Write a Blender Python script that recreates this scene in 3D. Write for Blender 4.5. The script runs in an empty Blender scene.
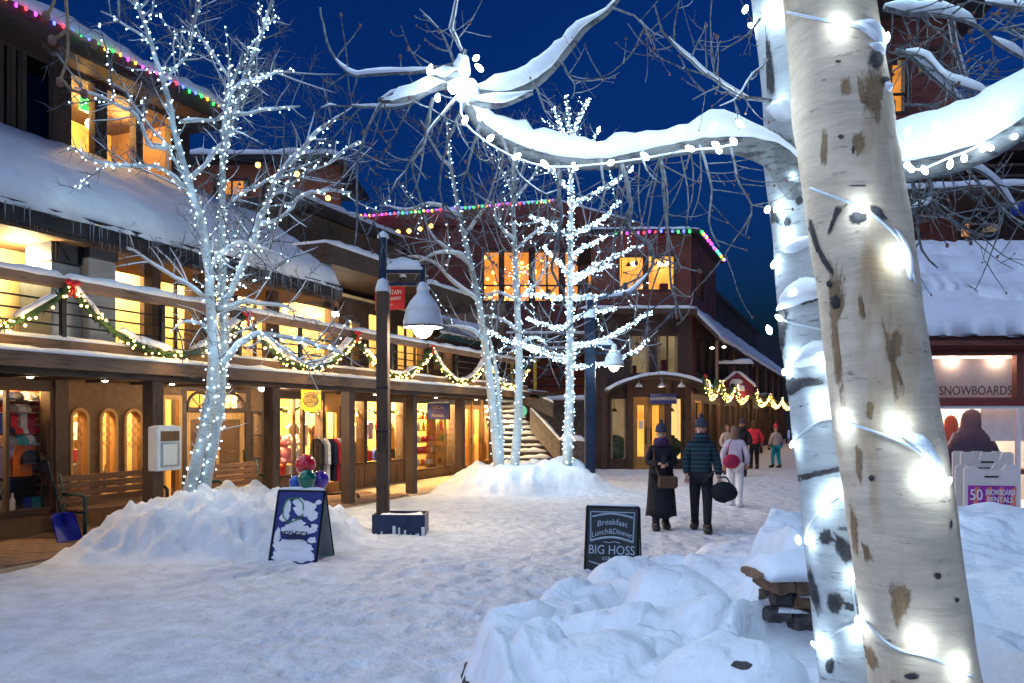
import bpy, math, random
import numpy as np
from mathutils import Vector, Matrix, noise as mnoise
from mathutils.bvhtree import BVHTree

random.seed(7)
scene = bpy.context.scene
COL = scene.collection

# ---------------------------------------------------------------- camera, sky, sun, exposure
F, HX, HY, EYE = 800.0, 512.0, 418.0, 1.85          # focal length in pixels, horizon point, eye height
cam_d = bpy.data.cameras.new('camera'); cam = bpy.data.objects.new('camera', cam_d); COL.objects.link(cam)
cam_d.sensor_width = 36; cam_d.lens = 36 * F / 1024; cam_d.shift_y = (HY - 341.5) / 1024
cam_d.clip_start = 0.05; cam_d.clip_end = 2000
cam.location = (0, 0, EYE); cam.rotation_euler = (math.pi / 2, 0, 0)
cam_d.dof.use_dof = True; cam_d.dof.focus_distance = 6.5; cam_d.dof.aperture_fstop = 16.0
scene.camera = cam

SUN_EL, SUN_AZ = math.radians(47), math.radians(235)
world = bpy.data.worlds.new('World'); scene.world = world; world.use_nodes = True
wn = world.node_tree.nodes; wl = world.node_tree.links
bg = wn['Background']
sky = wn.new('ShaderNodeTexSky'); sky.sky_type = 'NISHITA'; sky.sun_disc = False
sky.sun_elevation = math.radians(-2.0); sky.sun_rotation = SUN_AZ
sky.air_density = 1.0; sky.dust_density = 0.4; sky.ozone_density = 3.0
tint = wn.new('ShaderNodeMix'); tint.data_type = 'RGBA'; tint.blend_type = 'MULTIPLY'; tint.inputs[0].default_value = 1
tint.inputs[7].default_value = (0.04, 0.44, 1.0, 1)      # long exposure at a cold white balance
wl.new(sky.outputs[0], tint.inputs[6]); wl.new(tint.outputs[2], bg.inputs[0])
bg.inputs[1].default_value = 0.78

sun_d = bpy.data.lights.new('dusk_sky_light', 'SUN'); sun = bpy.data.objects.new('dusk_sky_light', sun_d); COL.objects.link(sun)
sun_d.energy = 1.4; sun_d.angle = math.radians(85); sun_d.color = (0.58, 0.72, 1.0)
sun.rotation_euler = Vector((0.70, 0.40, -0.78)).to_track_quat('-Z', 'Y').to_euler()

scene.view_settings.view_transform = 'Standard'; scene.view_settings.look = 'None'
scene.view_settings.exposure = 0.4; scene.view_settings.gamma = 1.0
scene.view_settings.use_curve_mapping = False
scene.cycles.use_denoising = True
scene.cycles.use_adaptive_sampling = True; scene.cycles.adaptive_threshold = 0.03
scene.cycles.max_bounces = 5; scene.cycles.diffuse_bounces = 2; scene.cycles.glossy_bounces = 2
scene.cycles.transmission_bounces = 3; scene.cycles.transparent_max_bounces = 10
scene.cycles.sample_clamp_indirect = 3.0; scene.cycles.sample_clamp_direct = 0
scene.cycles.caustics_reflective = False; scene.cycles.caustics_refractive = False
scene.cycles.use_light_tree = True; scene.cycles.light_sampling_threshold = 0.04

# ---------------------------------------------------------------- pixel rays
def ray(x, y): return Vector(((x - HX) / F, 1.0, (HY - y) / F))
def at(x, y, depth): return Vector((0, 0, EYE)) + ray(x, y) * depth
def gnd(x, y, z=0.0): return at(x, y, (EYE - z) * F / (y - HY))
# street frame: s runs along the shop front into the picture, q runs into the left-hand building
UX = Vector((0.379, 0.9254, 0)); UY = Vector((-0.9254, 0.379, 0)); TH = math.atan2(UX.y, UX.x)
def on(x, y, q):
    """pixel -> (s, q, z) on the vertical plane q of the left-hand building"""
    d = ray(x, y); t = q / d.dot(UY); return (t * d.dot(UX), q, EYE + t * d.z)
def S(x, q): return on(x, 400, q)[0]
def Zat(x, y, q): return on(x, y, q)[2]
def W(s, q, z=0.0): return UX * s + UY * q + Vector((0, 0, z))

# ---------------------------------------------------------------- scene helpers
def tagit(o, label=None, cat=None, group=None, kind=None):
    if label: o['label'] = label
    if cat: o['category'] = cat
    if group: o['group'] = group
    if kind: o['kind'] = kind
    return o
def thing(name, label, cat, loc=(0, 0, 0), rz=0.0, group=None):
    o = bpy.data.objects.new(name, None); COL.objects.link(o); o.empty_display_size = 0.1
    o.location = loc; o.rotation_euler = (0, 0, rz)
    return tagit(o, label, cat, group)
def copy_part(src, parent, loc=None, rot=None, scale=None, name=None):
    c = src.copy(); COL.objects.link(c); c.parent = parent
    if loc is not None: c.location = loc
    if rot is not None: c.rotation_euler = rot
    if scale is not None: c.scale = scale
    if name: c.name = name
    return c
def copy_tree(o, parent=None):
    c = o.copy(); COL.objects.link(c); c.parent = parent
    for ch in list(o.children): copy_tree(ch, c)
    return c
def lamp(name, loc, power, color, size=0.05, parent=None, kind='POINT', rot=None, spot=None):
    d = bpy.data.lights.new(name, kind); d.energy = power; d.color = color
    if kind in ('POINT', 'SPOT'): d.shadow_soft_size = size
    if kind == 'AREA': d.size = size
    if kind == 'SPOT': d.spot_size = spot or 1.8; d.spot_blend = 0.8
    o = bpy.data.objects.new(name, d); COL.objects.link(o); o.location = loc
    if rot is not None: o.rotation_euler = rot
    if parent: o.parent = parent
    return o

class MB:
    """collects boxes, tubes and lathes; build() links them as ONE mesh object"""
    def __init__(s): s.v = []; s.f = []; s.uv = None
    def add(s, vs, fs):
        n = len(s.v); s.v.extend([tuple(p) for p in vs]); s.f.extend([tuple(i + n for i in f) for f in fs]); return s
    def box(s, x0, x1, y0, y1, z0, z1):
        return s.add([(x0, y0, z0), (x1, y0, z0), (x1, y1, z0), (x0, y1, z0), (x0, y0, z1), (x1, y0, z1), (x1, y1, z1), (x0, y1, z1)],
                     [(0, 3, 2, 1), (4, 5, 6, 7), (0, 1, 5, 4), (1, 2, 6, 5), (2, 3, 7, 6), (3, 0, 4, 7)])
    def cbox(s, x0, x1, y0, y1, z0, z1, c=0.01):
        """box with chamfered long edges (vertical and horizontal), 24 corners"""
        vs = []; idx = {}
        X = (x0, x1); Y = (y0, y1); Z = (z0, z1)
        for i in (0, 1):
            for j in (0, 1):
                for k in (0, 1):
                    dx = c if i == 0 else -c; dy = c if j == 0 else -c; dz = c if k == 0 else -c
                    idx[i, j, k, 0] = len(vs); vs.append((X[i], Y[j] + dy, Z[k] + dz))
                    idx[i, j, k, 1] = len(vs); vs.append((X[i] + dx, Y[j], Z[k] + dz))
                    idx[i, j, k, 2] = len(vs); vs.append((X[i] + dx, Y[j] + dy, Z[k]))
        fs = []
        for i in (0, 1): fs.append([idx[i, a, b, 0] for a, b in ((0, 0), (1, 0), (1, 1), (0, 1))])
        for j in (0, 1): fs.append([idx[a, j, b, 1] for a, b in ((0, 0), (1, 0), (1, 1), (0, 1))])
        for k in (0, 1): fs.append([idx[a, b, k, 2] for a, b in ((0, 0), (1, 0), (1, 1), (0, 1))])
        for a in (0, 1):
            for b in (0, 1):
                fs.append([idx[a, b, 0, 0], idx[a, b, 1, 0], idx[a, b, 1, 1], idx[a, b, 0, 1]])
                fs.append([idx[a, 0, b, 0], idx[a, 1, b, 0], idx[a, 1, b, 2], idx[a, 0, b, 2]])
                fs.append([idx[0, a, b, 1], idx[1, a, b, 1], idx[1, a, b, 2], idx[0, a, b, 2]])
                for d in (0, 1): fs.append([idx[a, b, d, 0], idx[a, b, d, 1], idx[a, b, d, 2]])
        return s.add(vs, fs)
    def tube(s, pts, r, n=6, cap=True, uv=False):
        pts = [Vector(p) for p in pts]; k = len(pts)
        if not hasattr(r, '__len__'): r = [r] * k
        t0 = (pts[1] - pts[0]).normalized()
        up = Vector((0, 0, 1)) if abs(t0.z) < 0.9 else Vector((0, 1, 0))
        a = t0.cross(up).normalized(); vs = []
        for i, p in enumerate(pts):
            t = (pts[min(i + 1, k - 1)] - pts[max(i - 1, 0)])
            t = t.normalized() if t.length > 1e-9 else t0
            a = (a - t * a.dot(t));  a = a.normalized() if a.length > 1e-6 else t.orthogonal().normalized()
            b = t.cross(a)
            for j in range(n):
                w = 2 * math.pi * j / n; vs.append(p + (a * math.cos(w) + b * math.sin(w)) * r[i])
        fs = [(i * n + j, i * n + (j + 1) % n, (i + 1) * n + (j + 1) % n, (i + 1) * n + j) for i in range(k - 1) for j in range(n)]
        if cap: fs += [tuple(range(n - 1, -1, -1)), tuple((k - 1) * n + j for j in range(n))]
        return s.add(vs, fs)
    def lathe(s, prof, c=(0, 0, 0), n=16, sx=1, sy=1):
        vs = []; k = len(prof)
        for r, z in prof:
            for j in range(n):
                w = 2 * math.pi * j / n; vs.append((c[0] + r * math.cos(w) * sx, c[1] + r * math.sin(w) * sy, c[2] + z))
        fs = [(i * n + j, i * n + (j + 1) % n, (i + 1) * n + (j + 1) % n, (i + 1) * n + j) for i in range(k - 1) for j in range(n)]
        fs += [tuple(range(n - 1, -1, -1)), tuple((k - 1) * n + j for j in range(n))]
        return s.add(vs, fs)
    def prism(s, out, d0, d1, plane='xz'):
        """outline in x,z pushed along y from d0 to d1 (or x,y along z)"""
        n = len(out)
        P = (lambda a, b, d: (a, d, b)) if plane == 'xz' else ((lambda a, b, d: (a, b, d)) if plane == 'xy' else (lambda a, b, d: (d, a, b)))
        vs = [P(a, b, d0) for a, b in out] + [P(a, b, d1) for a, b in out]
        fs = [tuple(range(n)), tuple(range(2 * n - 1, n - 1, -1))] + [(i, i + n, (i + 1) % n + n, (i + 1) % n) for i in range(n)]
        return s.add(vs, fs)
    def ball(s, c, r, nu=10, nv=6, sx=1, sy=1, sz=1, amp=0.0, fr=3.0, sq=False):
        vs = []; c = Vector(c); off = Vector((random.random() * 50, random.random() * 50, 0))
        for i in range(nv + 1):
            ph = math.pi * i / nv
            for j in range(nu):
                w = 2 * math.pi * j / nu
                d = Vector((math.sin(ph) * math.cos(w), math.sin(ph) * math.sin(w), math.cos(ph)))
                k = 1 + (amp * mnoise.noise(d * fr + off) if amp else 0)
                vs.append((c.x + d.x * r * sx * k, c.y + d.y * r * sy * k, c.z + d.z * r * sz * k))
        fs = [(i * nu + j, (i + 1) * nu + j, (i + 1) * nu + (j + 1) % nu, i * nu + (j + 1) % nu) for i in range(nv) for j in range(nu)]
        return s.add(vs, fs)
    def octa(s, c, r):
        x, y, z = c
        return s.add([(x + r, y, z), (x - r, y, z), (x, y + r, z), (x, y - r, z), (x, y, z + r), (x, y, z - r)],
                     [(0, 2, 4), (2, 1, 4), (1, 3, 4), (3, 0, 4), (2, 0, 5), (1, 2, 5), (3, 1, 5), (0, 3, 5)])
    def drift(s, p0, p1, w, h, seg=0.12, side=None, amp=0.45, droop=0.0, key=None):
        """snow lying on a ledge from p0 to p1: rounded, uneven cross-section"""
        p0 = Vector(p0); p1 = Vector(p1); L = (p1 - p0).length; n = max(3, int(L / seg)); t = (p1 - p0).normalized()
        if side is None: side = Vector((0, 0, 1)).cross(t).normalized()
        side = Vector(side); up = t.cross(side); up = up if up.z > 0 else -up
        m = 7; vs = []; o = random.random() * 100
        for i in range(n + 1):
            p = p0 + (p1 - p0) * (i / n); e = min(1, i / 1.5 + 0.35, (n - i) / 1.5 + 0.35)
            k = (1 + amp * mnoise.noise(Vector((i * seg * 2.2 + o, o, 0))) + amp * 0.5 * mnoise.noise(Vector((i * seg * 7 + o, 3, o)))) * e
            for j in range(m):
                a = math.pi * j / (m - 1); x = -math.cos(a); z = math.sin(a) ** 0.6
                k2 = k * (1 + 0.25 * mnoise.noise(Vector((i * seg * 3 + o, j * 1.7, o))))
                vs.append(p + side * (x * w * 0.5 * (1 + 0.12 * mnoise.noise(Vector((i * seg * 4, j, o))))) + up * (z * h * k2 - (droop * h * (0.5 + mnoise.noise(Vector((i * seg * 5, j, o)))) if j in (0, m - 1) else 0)))
        fs = [(i * m + j, i * m + j + 1, (i + 1) * m + j + 1, (i + 1) * m + j) for i in range(n) for j in range(m - 1)]
        fs += [(i * m + m - 1, i * m, (i + 1) * m, (i + 1) * m + m - 1) for i in range(n)]
        fs += [tuple(range(m - 1, -1, -1)), tuple(n * m + j for j in range(m))]
        return s.add(vs, fs)
    def move(s, M):
        s.v = [tuple(M @ Vector(p)) for p in s.v]; return s
    def build(s, name, mat, parent=None, smooth=False, loc=None, rot=None, kind=None):
        me = bpy.data.meshes.new(name); me.from_pydata(s.v, [], s.f); me.update()
        if smooth: me.polygons.foreach_set('use_smooth', [True] * len(me.polygons))
        if mat is not None: me.materials.append(M[mat] if isinstance(mat, str) else mat)
        o = bpy.data.objects.new(name, me); COL.objects.link(o)
        if parent is not None: o.parent = parent
        if loc is not None: o.location = loc
        if rot is not None: o.rotation_euler = rot
        if kind: o['kind'] = kind
        return o
def bx(name, mat, parent, x0, x1, y0, y1, z0, z1, c=0):
    return (MB().cbox(x0, x1, y0, y1, z0, z1, c) if c else MB().box(x0, x1, y0, y1, z0, z1)).build(name, mat, parent)
def text(name, body, size, mat, parent, loc, rot=(math.pi / 2, 0, 0), sx=1.0, depth=0.004, align='CENTER', bend=0, shear=0):
    cu = bpy.data.curves.new(name, 'FONT'); cu.body = body; cu.size = size; cu.align_x = align; cu.align_y = 'CENTER'; cu.extrude = depth; cu.shear = shear
    cu.resolution_u = 3
    tmp = bpy.data.objects.new('tmp', cu); me = bpy.data.meshes.new_from_object(tmp); bpy.data.objects.remove(tmp); bpy.data.curves.remove(cu)
    for v in me.vertices:
        v.co.x *= sx
        if bend: v.co.y += -bend * v.co.x * v.co.x
    me.materials.clear(); me.materials.append(M[mat]); me.name = name
    o = bpy.data.objects.new(name, me); COL.objects.link(o); o.parent = parent; o.location = loc; o.rotation_euler = rot
    return o

# ---------------------------------------------------------------- materials
M = {}
def mk(name):
    m = bpy.data.materials.new(name); m.use_nodes = True; M[name] = m
    return m, m.node_tree.nodes, m.node_tree.links, m.node_tree.nodes['Principled BSDF']
def nz(n, l, scale, detail=4, rough=0.55, coord='Object', vec=None, stretch=None):
    t = n.new('ShaderNodeTexNoise'); t.inputs['Scale'].default_value = scale; t.inputs['Detail'].default_value = detail; t.inputs['Roughness'].default_value = rough
    if vec is None:
        tc = n.new('ShaderNodeTexCoord'); vec = tc.outputs[coord]
    if stretch:
        mp = n.new('ShaderNodeMapping'); mp.inputs['Scale'].default_value = stretch; l.new(vec, mp.inputs[0]); vec = mp.outputs[0]
    l.new(vec, t.inputs['Vector']); return t
def ramp(n, l, src, stops):
    r = n.new('ShaderNodeValToRGB'); e = r.color_ramp.elements
    while len(e) < len(stops): e.new(0.5)
    for k, (p, c) in enumerate(stops): e[k].position = p; e[k].color = (*c, 1) if len(c) == 3 else c
    l.new(src, r.inputs[0]); return r
def bump(n, l, src, b, strength=0.3, dist=0.02, prev=None):
    u = n.new('ShaderNodeBump'); u.inputs['Strength'].default_value = strength; u.inputs['Distance'].default_value = dist
    l.new(src, u.inputs['Height'])
    if prev: l.new(prev.outputs[0], u.inputs['Normal'])
    l.new(u.outputs[0], b.inputs['Normal']); return u
def plain(name, col, rough=0.6, var=0.25, scale=4.0, metal=0.0, bmp=0.0, spec=0.4, stretch=None):
    m, n, l, b = mk(name)
    t = nz(n, l, scale, 5, 0.6, stretch=stretch)
    lo = tuple(c * (1 - var) for c in col); hi = tuple(min(1, c * (1 + var)) for c in col)
    r = ramp(n, l, t.outputs['Fac'], [(0.3, lo), (0.7, hi)]); l.new(r.outputs[0], b.inputs['Base Color'])
    b.inputs['Roughness'].default_value = rough; b.inputs['Metallic'].default_value = metal; b.inputs['Specular IOR Level'].default_value = spec
    if bmp: bump(n, l, t.outputs['Fac'], b, bmp, 0.01)
    return m
def wood(name, col, rough=0.7, along='x', var=0.45, bmp=0.35):
    st = {'x': (1.2, 14, 14), 'z': (14, 14, 1.2), 'y': (14, 1.2, 14)}[along]
    m, n, l, b = mk(name); t = nz(n, l, 2.2, 6, 0.65, stretch=st); t2 = nz(n, l, 0.9, 3)
    mx = n.new('ShaderNodeMath'); mx.operation = 'ADD'; l.new(t.outputs['Fac'], mx.inputs[0]); l.new(t2.outputs['Fac'], mx.inputs[1])
    lo = tuple(c * (1 - var) for c in col); hi = tuple(min(1, c * (1 + var)) for c in col)
    r = ramp(n, l, mx.outputs[0], [(0.75, lo), (1.25, hi)]); l.new(r.outputs[0], b.inputs['Base Color'])
    b.inputs['Roughness'].default_value = rough; b.inputs['Specular IOR Level'].default_value = 0.3
    bump(n, l, t.outputs['Fac'], b, bmp, 0.006); return m
def glow(name, col, s, sample=False, var=0.0, scale=3.0, col2=None):
    m, n, l, b = mk(name)
    b.inputs['Base Color'].default_value = (*[min(1, c * 0.5) for c in col], 1)
    if var:
        t = nz(n, l, scale, 4, 0.6)
        c2 = col2 or tuple(c * (1 - var) for c in col)
        r = ramp(n, l, t.outputs['Fac'], [(0.35, c2), (0.65, col)]); l.new(r.outputs[0], b.inputs['Emission Color'])
    else: b.inputs['Emission Color'].default_value = (*col, 1)
    b.inputs['Emission Strength'].default_value = s
    m.cycles.emission_sampling = 'AUTO' if sample else 'NONE'
    return m
def glass(name, tintc=(1, 1, 1), refl=0.12):
    m, n, l, b = mk(name); n.remove(b)
    tr = n.new('ShaderNodeBsdfTransparent'); tr.inputs[0].default_value = (*tintc, 1)
    gl = n.new('ShaderNodeBsdfGlossy'); gl.inputs['Roughness'].default_value = 0.03
    fr = n.new('ShaderNodeFresnel'); fr.inputs[0].default_value = 1.45
    ge = n.new('ShaderNodeNewGeometry'); iv = n.new('ShaderNodeMath'); iv.operation = 'SUBTRACT'; iv.inputs[0].default_value = 1; l.new(ge.outputs['Backfacing'], iv.inputs[1])
    mu = n.new('ShaderNodeMath'); mu.operation = 'MULTIPLY'; l.new(fr.outputs[0], mu.inputs[0]); l.new(iv.outputs[0], mu.inputs[1])
    mx = n.new('ShaderNodeMixShader'); l.new(mu.outputs[0], mx.inputs[0]); l.new(tr.outputs[0], mx.inputs[1]); l.new(gl.outputs[0], mx.inputs[2])
    l.new(mx.outputs[0], n['Material Output'].inputs[0]); return m

def snow_mat(name, col=(0.86, 0.88, 0.92), fine=1.0, tramp=0.0, clump=0.0):
    m, n, l, b = mk(name)
    tc = n.new('ShaderNodeTexCoord'); v = tc.outputs['Object']
    t1 = nz(n, l, 3.2, 5, 0.6, vec=v); t2 = nz(n, l, 26, 5, 0.7, vec=v)
    lo = tuple(c * (0.9 - 0.1 * tramp) for c in col)
    r = ramp(n, l, t1.outputs['Fac'], [(0.35, lo), (0.6, col)]); l.new(r.outputs[0], b.inputs['Base Color'])
    b.inputs['Roughness'].default_value = 0.75; b.inputs['Specular IOR Level'].default_value = 0.25
    u = bump(n, l, t2.outputs['Fac'], b, 0.35 * fine, 0.02)
    if tramp:
        t3 = nz(n, l, 9, 4, 0.65, vec=v)
        vo = n.new('ShaderNodeTexVoronoi'); vo.inputs['Scale'].default_value = 5.5; vo.feature = 'SMOOTH_F1'; l.new(v, vo.inputs['Vector'])
        mm = n.new('ShaderNodeMath'); mm.operation = 'ADD'; l.new(t3.outputs['Fac'], mm.inputs[0]); l.new(vo.outputs['Distance'], mm.inputs[1])
        u = bump(n, l, mm.outputs[0], b, 0.65 * tramp, 0.08, u)
    if clump:
        t4 = nz(n, l, 4.5, 4, 0.6, vec=v); u = bump(n, l, t4.outputs['Fac'], b, clump, 0.1, u)
    return m
snow_mat('snow_street', (0.80, 0.82, 0.87), 1.0, 1.0)
snow_mat('snow_bank', (0.86, 0.88, 0.92), 1.1, 0.0, 0.45)
snow_mat('snow', (0.86, 0.88, 0.92), 0.7)

wood('timber', (0.055, 0.034, 0.024), along='x'); wood('timber_post', (0.06, 0.037, 0.026), along='z')
wood('deck_wood', (0.12, 0.075, 0.05), along='x'); wood('rail_wood', (0.17, 0.105, 0.07), along='x')
wood('siding', (0.13, 0.075, 0.042), along='z'); wood('siding_dark', (0.05, 0.03, 0.026), along='x')
wood('honey', (0.42, 0.22, 0.07), along='z', var=0.3); wood('honey_x', (0.42, 0.22, 0.07), along='x', var=0.3)
wood('redwood', (0.13, 0.042, 0.03), along='x'); wood('redwood_z', (0.12, 0.038, 0.028), along='z')
wood('maroon', (0.17, 0.035, 0.028), along='x', var=0.3); wood('bench_wood', (0.17, 0.085, 0.045), along='x')
plain('stucco', (0.20, 0.11, 0.05), 0.85, 0.2, 9, bmp=0.25); plain('cream', (0.72, 0.56, 0.27), 0.8, 0.12, 3)
plain('shop_wall', (0.62, 0.43, 0.17), 0.8, 0.25, 2.5); plain('shop_floor', (0.22, 0.12, 0.06), 0.5, 0.3, 4)
plain('shop_wall_white', (0.78, 0.74, 0.66), 0.8, 0.1, 2)
plain('brickred', (0.36, 0.10, 0.045), 0.85, 0.35, 12, bmp=0.3); plain('mortar', (0.55, 0.42, 0.28), 0.9, 0.15, 12)
plain('paver', (0.20, 0.12, 0.085), 0.85, 0.35, 3, bmp=0.3); plain('snowy_paver', (0.5, 0.42, 0.36), 0.85, 0.4, 1.6, bmp=0.3)
plain('black_metal', (0.012, 0.014, 0.02), 0.4, 0.3, 8, 0.4); plain('navy_metal', (0.012, 0.022, 0.05), 0.4, 0.3, 6, 0.3)
plain('blue_metal', (0.015, 0.03, 0.085), 0.4, 0.3, 6, 0.2)
plain('green_metal', (0.02, 0.075, 0.07), 0.45, 0.3, 8, 0.2); plain('sheet_metal', (0.28, 0.31, 0.33), 0.42, 0.2, 2.5, 0.7)
plain('duct_dark', (0.06, 0.075, 0.10), 0.5, 0.3, 3, 0.4); plain('shade_metal', (0.68, 0.70, 0.73), 0.45, 0.1, 3, 0.0)
plain('white_paint', (0.78, 0.78, 0.76), 0.5, 0.08, 6); plain('grey_paint', (0.36, 0.38, 0.39), 0.55, 0.15, 6)
plain('offwhite_plastic', (0.68, 0.58, 0.52), 0.5, 0.06, 6); plain('blue_plastic', (0.01, 0.02, 0.36), 0.35, 0.2, 5)
plain('sign_black', (0.012, 0.014, 0.018), 0.45, 0.4, 10); plain('sign_silver', (0.36, 0.43, 0.52), 0.5, 0.15, 12)
plain('sign_yellow', (0.85, 0.52, 0.012), 0.5, 0.1, 8); plain('sign_brown', (0.14, 0.065, 0.02), 0.6, 0.25, 8)
plain('sign_blue', (0.012, 0.035, 0.24), 0.5, 0.25, 8); plain('sign_gold', (0.55, 0.36, 0.14), 0.5, 0.15, 8)
plain('sign_red', (0.55, 0.015, 0.025), 0.5, 0.15, 8); plain('sign_maroon', (0.20, 0.025, 0.05), 0.5, 0.2, 8)
plain('sign_navy', (0.015, 0.03, 0.20), 0.5, 0.15, 8); plain('ink', (0.10, 0.06, 0.045), 0.6, 0.1, 8); plain('sign_purple', (0.34, 0.03, 0.30), 0.5, 0.35, 14)
plain('sign_orange', (0.75, 0.18, 0.12), 0.5, 0.25, 14)
plain('stone', (0.22, 0.125, 0.07), 0.85, 0.45, 7, bmp=0.6); plain('stone_dark', (0.07, 0.06, 0.058), 0.85, 0.5, 9, bmp=0.7)
plain('roof_dark', (0.03, 0.024, 0.026), 0.85, 0.3, 4); plain('soffit', (0.24, 0.13, 0.055), 0.8, 0.25, 3, stretch=(1, 12, 1))
plain('hill', (0.016, 0.018, 0.026), 1.0, 0.4, 0.3); plain('needle', (0.03, 0.075, 0.028), 0.8, 0.4, 20); plain('ribbon', (0.62, 0.012, 0.02), 0.5, 0.25, 20)
plain('bark_dark', (0.045, 0.042, 0.045), 0.9, 0.5, 30, bmp=0.6); plain('bark_stain', (0.30, 0.18, 0.085), 0.85, 0.4, 18, stretch=(2, 2, 0.6)); plain('twig_brown', (0.20, 0.12, 0.07), 0.8, 0.4, 18)
plain('twig', (0.125, 0.13, 0.14), 0.8, 0.75, 60); plain('bark_pale', (0.27, 0.27, 0.27), 0.8, 0.4, 9, bmp=0.4, stretch=(1, 1, 2.4)); plain('bud', (0.14, 0.06, 0.045), 0.7, 0.3, 20)
plain('wire_white', (0.62, 0.66, 0.70), 0.5, 0.1, 9); plain('wire_green', (0.02, 0.05, 0.03), 0.6, 0.2, 9)
plain('skin', (0.50, 0.28, 0.20), 0.6, 0.1, 6); plain('hair_brown', (0.09, 0.045, 0.025), 0.7, 0.4, 30)
plain('coat_black', (0.008, 0.009, 0.014), 0.85, 0.5, 14, bmp=0.8); plain('cloth_black', (0.009, 0.010, 0.014), 0.85, 0.5, 14, bmp=0.8); plain('leather_brown', (0.09, 0.045, 0.02), 0.55, 0.3, 8)
plain('cloth_plum', (0.05, 0.02, 0.07), 0.85, 0.3, 10); plain('knit_grey', (0.045, 0.05, 0.075), 0.95, 0.5, 40)
plain('cloth_lilac', (0.55, 0.50, 0.60), 0.85, 0.12, 8); plain('cloth_white', (0.72, 0.72, 0.78), 0.85, 0.1, 8); plain('fur_brown', (0.20, 0.12, 0.085), 0.95, 0.5, 40)
plain('cloth_crimson', (0.34, 0.015, 0.06), 0.7, 0.25, 8); plain('cloth_red', (0.65, 0.03, 0.045), 0.75, 0.2, 8); plain('cloth_grey', (0.22, 0.25, 0.28), 0.85, 0.2, 8)
plain('cloth_beige', (0.55, 0.42, 0.34), 0.85, 0.15, 8); plain('cloth_teal', (0.01, 0.30, 0.33), 0.8, 0.15, 8); plain('boot', (0.03, 0.025, 0.022), 0.6, 0.3, 10)
plain('plant', (0.05, 0.10, 0.03), 0.7, 0.5, 9)
for nm, c in (('red', (0.6, 0.02, 0.03)), ('orange', (0.8, 0.16, 0.02)), ('blue', (0.02, 0.07, 0.4)), ('navy', (0.012, 0.018, 0.06)), ('white', (0.78, 0.76, 0.72)), ('black', (0.014, 0.014, 0.018)),
              ('yellow', (0.8, 0.5, 0.05)), ('green', (0.03, 0.25, 0.06)), ('teal', (0.02, 0.25, 0.30)), ('pink', (0.65, 0.22, 0.25)), ('brown', (0.16, 0.075, 0.03)), ('tan', (0.5, 0.33, 0.17)),
              ('grey', (0.25, 0.25, 0.27)), ('lavender', (0.36, 0.30, 0.50)), ('olive', (0.16, 0.15, 0.06)), ('maroon', (0.2, 0.02, 0.03))):
    plain('goods_' + nm, c, 0.65, 0.2, 12)
def balloon_mat(nm, c):
    m, n, l, b = mk(nm); b.inputs['Base Color'].default_value = (*c, 1); b.inputs['Roughness'].default_value = 0.12
    t = nz(n, l, 3, 2); r = ramp(n, l, t.outputs['Fac'], [(0.3, tuple(x * 0.8 for x in c)), (0.7, c)]); l.new(r.outputs[0], b.inputs['Base Color'])
    b.inputs['Coat Weight'].default_value = 0.6
for nm, c in (('balloon_red', (0.75, 0.015, 0.03)), ('balloon_green', (0.005, 0.16, 0.09)), ('balloon_blue', (0.01, 0.09, 0.55)), ('balloon_violet', (0.09, 0.025, 0.40))): balloon_mat(nm, c)
glass('pane'); glass('pane_dark', (0.5, 0.5, 0.55))

# striped knit jacket of the walking man: horizontal bands
m, n, l, b = mk('striped_jacket'); tc = n.new('ShaderNodeTexCoord'); sp = n.new('ShaderNodeSeparateXYZ'); l.new(tc.outputs['Object'], sp.inputs[0])
k = n.new('ShaderNodeMath'); k.operation = 'MULTIPLY'; k.inputs[1].default_value = 92; l.new(sp.outputs[2], k.inputs[0])
k2 = n.new('ShaderNodeMath'); k2.operation = 'SINE'; l.new(k.outputs[0], k2.inputs[0])
r = ramp(n, l, k2.outputs[0], [(0.1, (0.006, 0.014, 0.024)), (0.7, (0.008, 0.055, 0.075))]); l.new(r.outputs[0], b.inputs['Base Color']); b.inputs['Roughness'].default_value = 0.9
# aspen bark: cream skin, fine horizontal lenticels, faint brown weathering
def aspen(name, base, dirt, cold):
    m, n, l, b = mk(name)
    t1 = nz(n, l, 5, 5, 0.65, stretch=(1, 1, 5)); t2 = nz(n, l, 2.6, 4, 0.6, stretch=(2.2, 2.2, 0.5)); t3 = nz(n, l, 9, 6, 0.75, stretch=(1, 1, 4.5))
    r1 = ramp(n, l, t1.outputs['Fac'], [(0.25, tuple(c * 0.68 for c in base)), (0.6, base)])
    r2 = ramp(n, l, t2.outputs['Fac'], [(0.54, (0, 0, 0)), (0.68, (1, 1, 1))])
    mx = n.new('ShaderNodeMix'); mx.data_type = 'RGBA'; l.new(r2.outputs[0], mx.inputs[0]); l.new(r1.outputs[0], mx.inputs[6]); mx.inputs[7].default_value = (*dirt, 1)
    r3 = ramp(n, l, t3.outputs['Fac'], [(0.60 - 0.03 * cold, (1, 1, 1)), (0.69 - 0.03 * cold, (0.16, 0.16, 0.19))])
    m2 = n.new('ShaderNodeMix'); m2.data_type = 'RGBA'; m2.blend_type = 'MULTIPLY'; m2.inputs[0].default_value = 0.85; l.new(mx.outputs[2], m2.inputs[6]); l.new(r3.outputs[0], m2.inputs[7])
    l.new(m2.outputs[2], b.inputs['Base Color']); b.inputs['Roughness'].default_value = 0.7; b.inputs['Specular IOR Level'].default_value = 0.3
    u = bump(n, l, t1.outputs['Fac'], b, 0.35, 0.012); bump(n, l, t3.outputs['Fac'], b, 0.3, 0.006, u)
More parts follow.
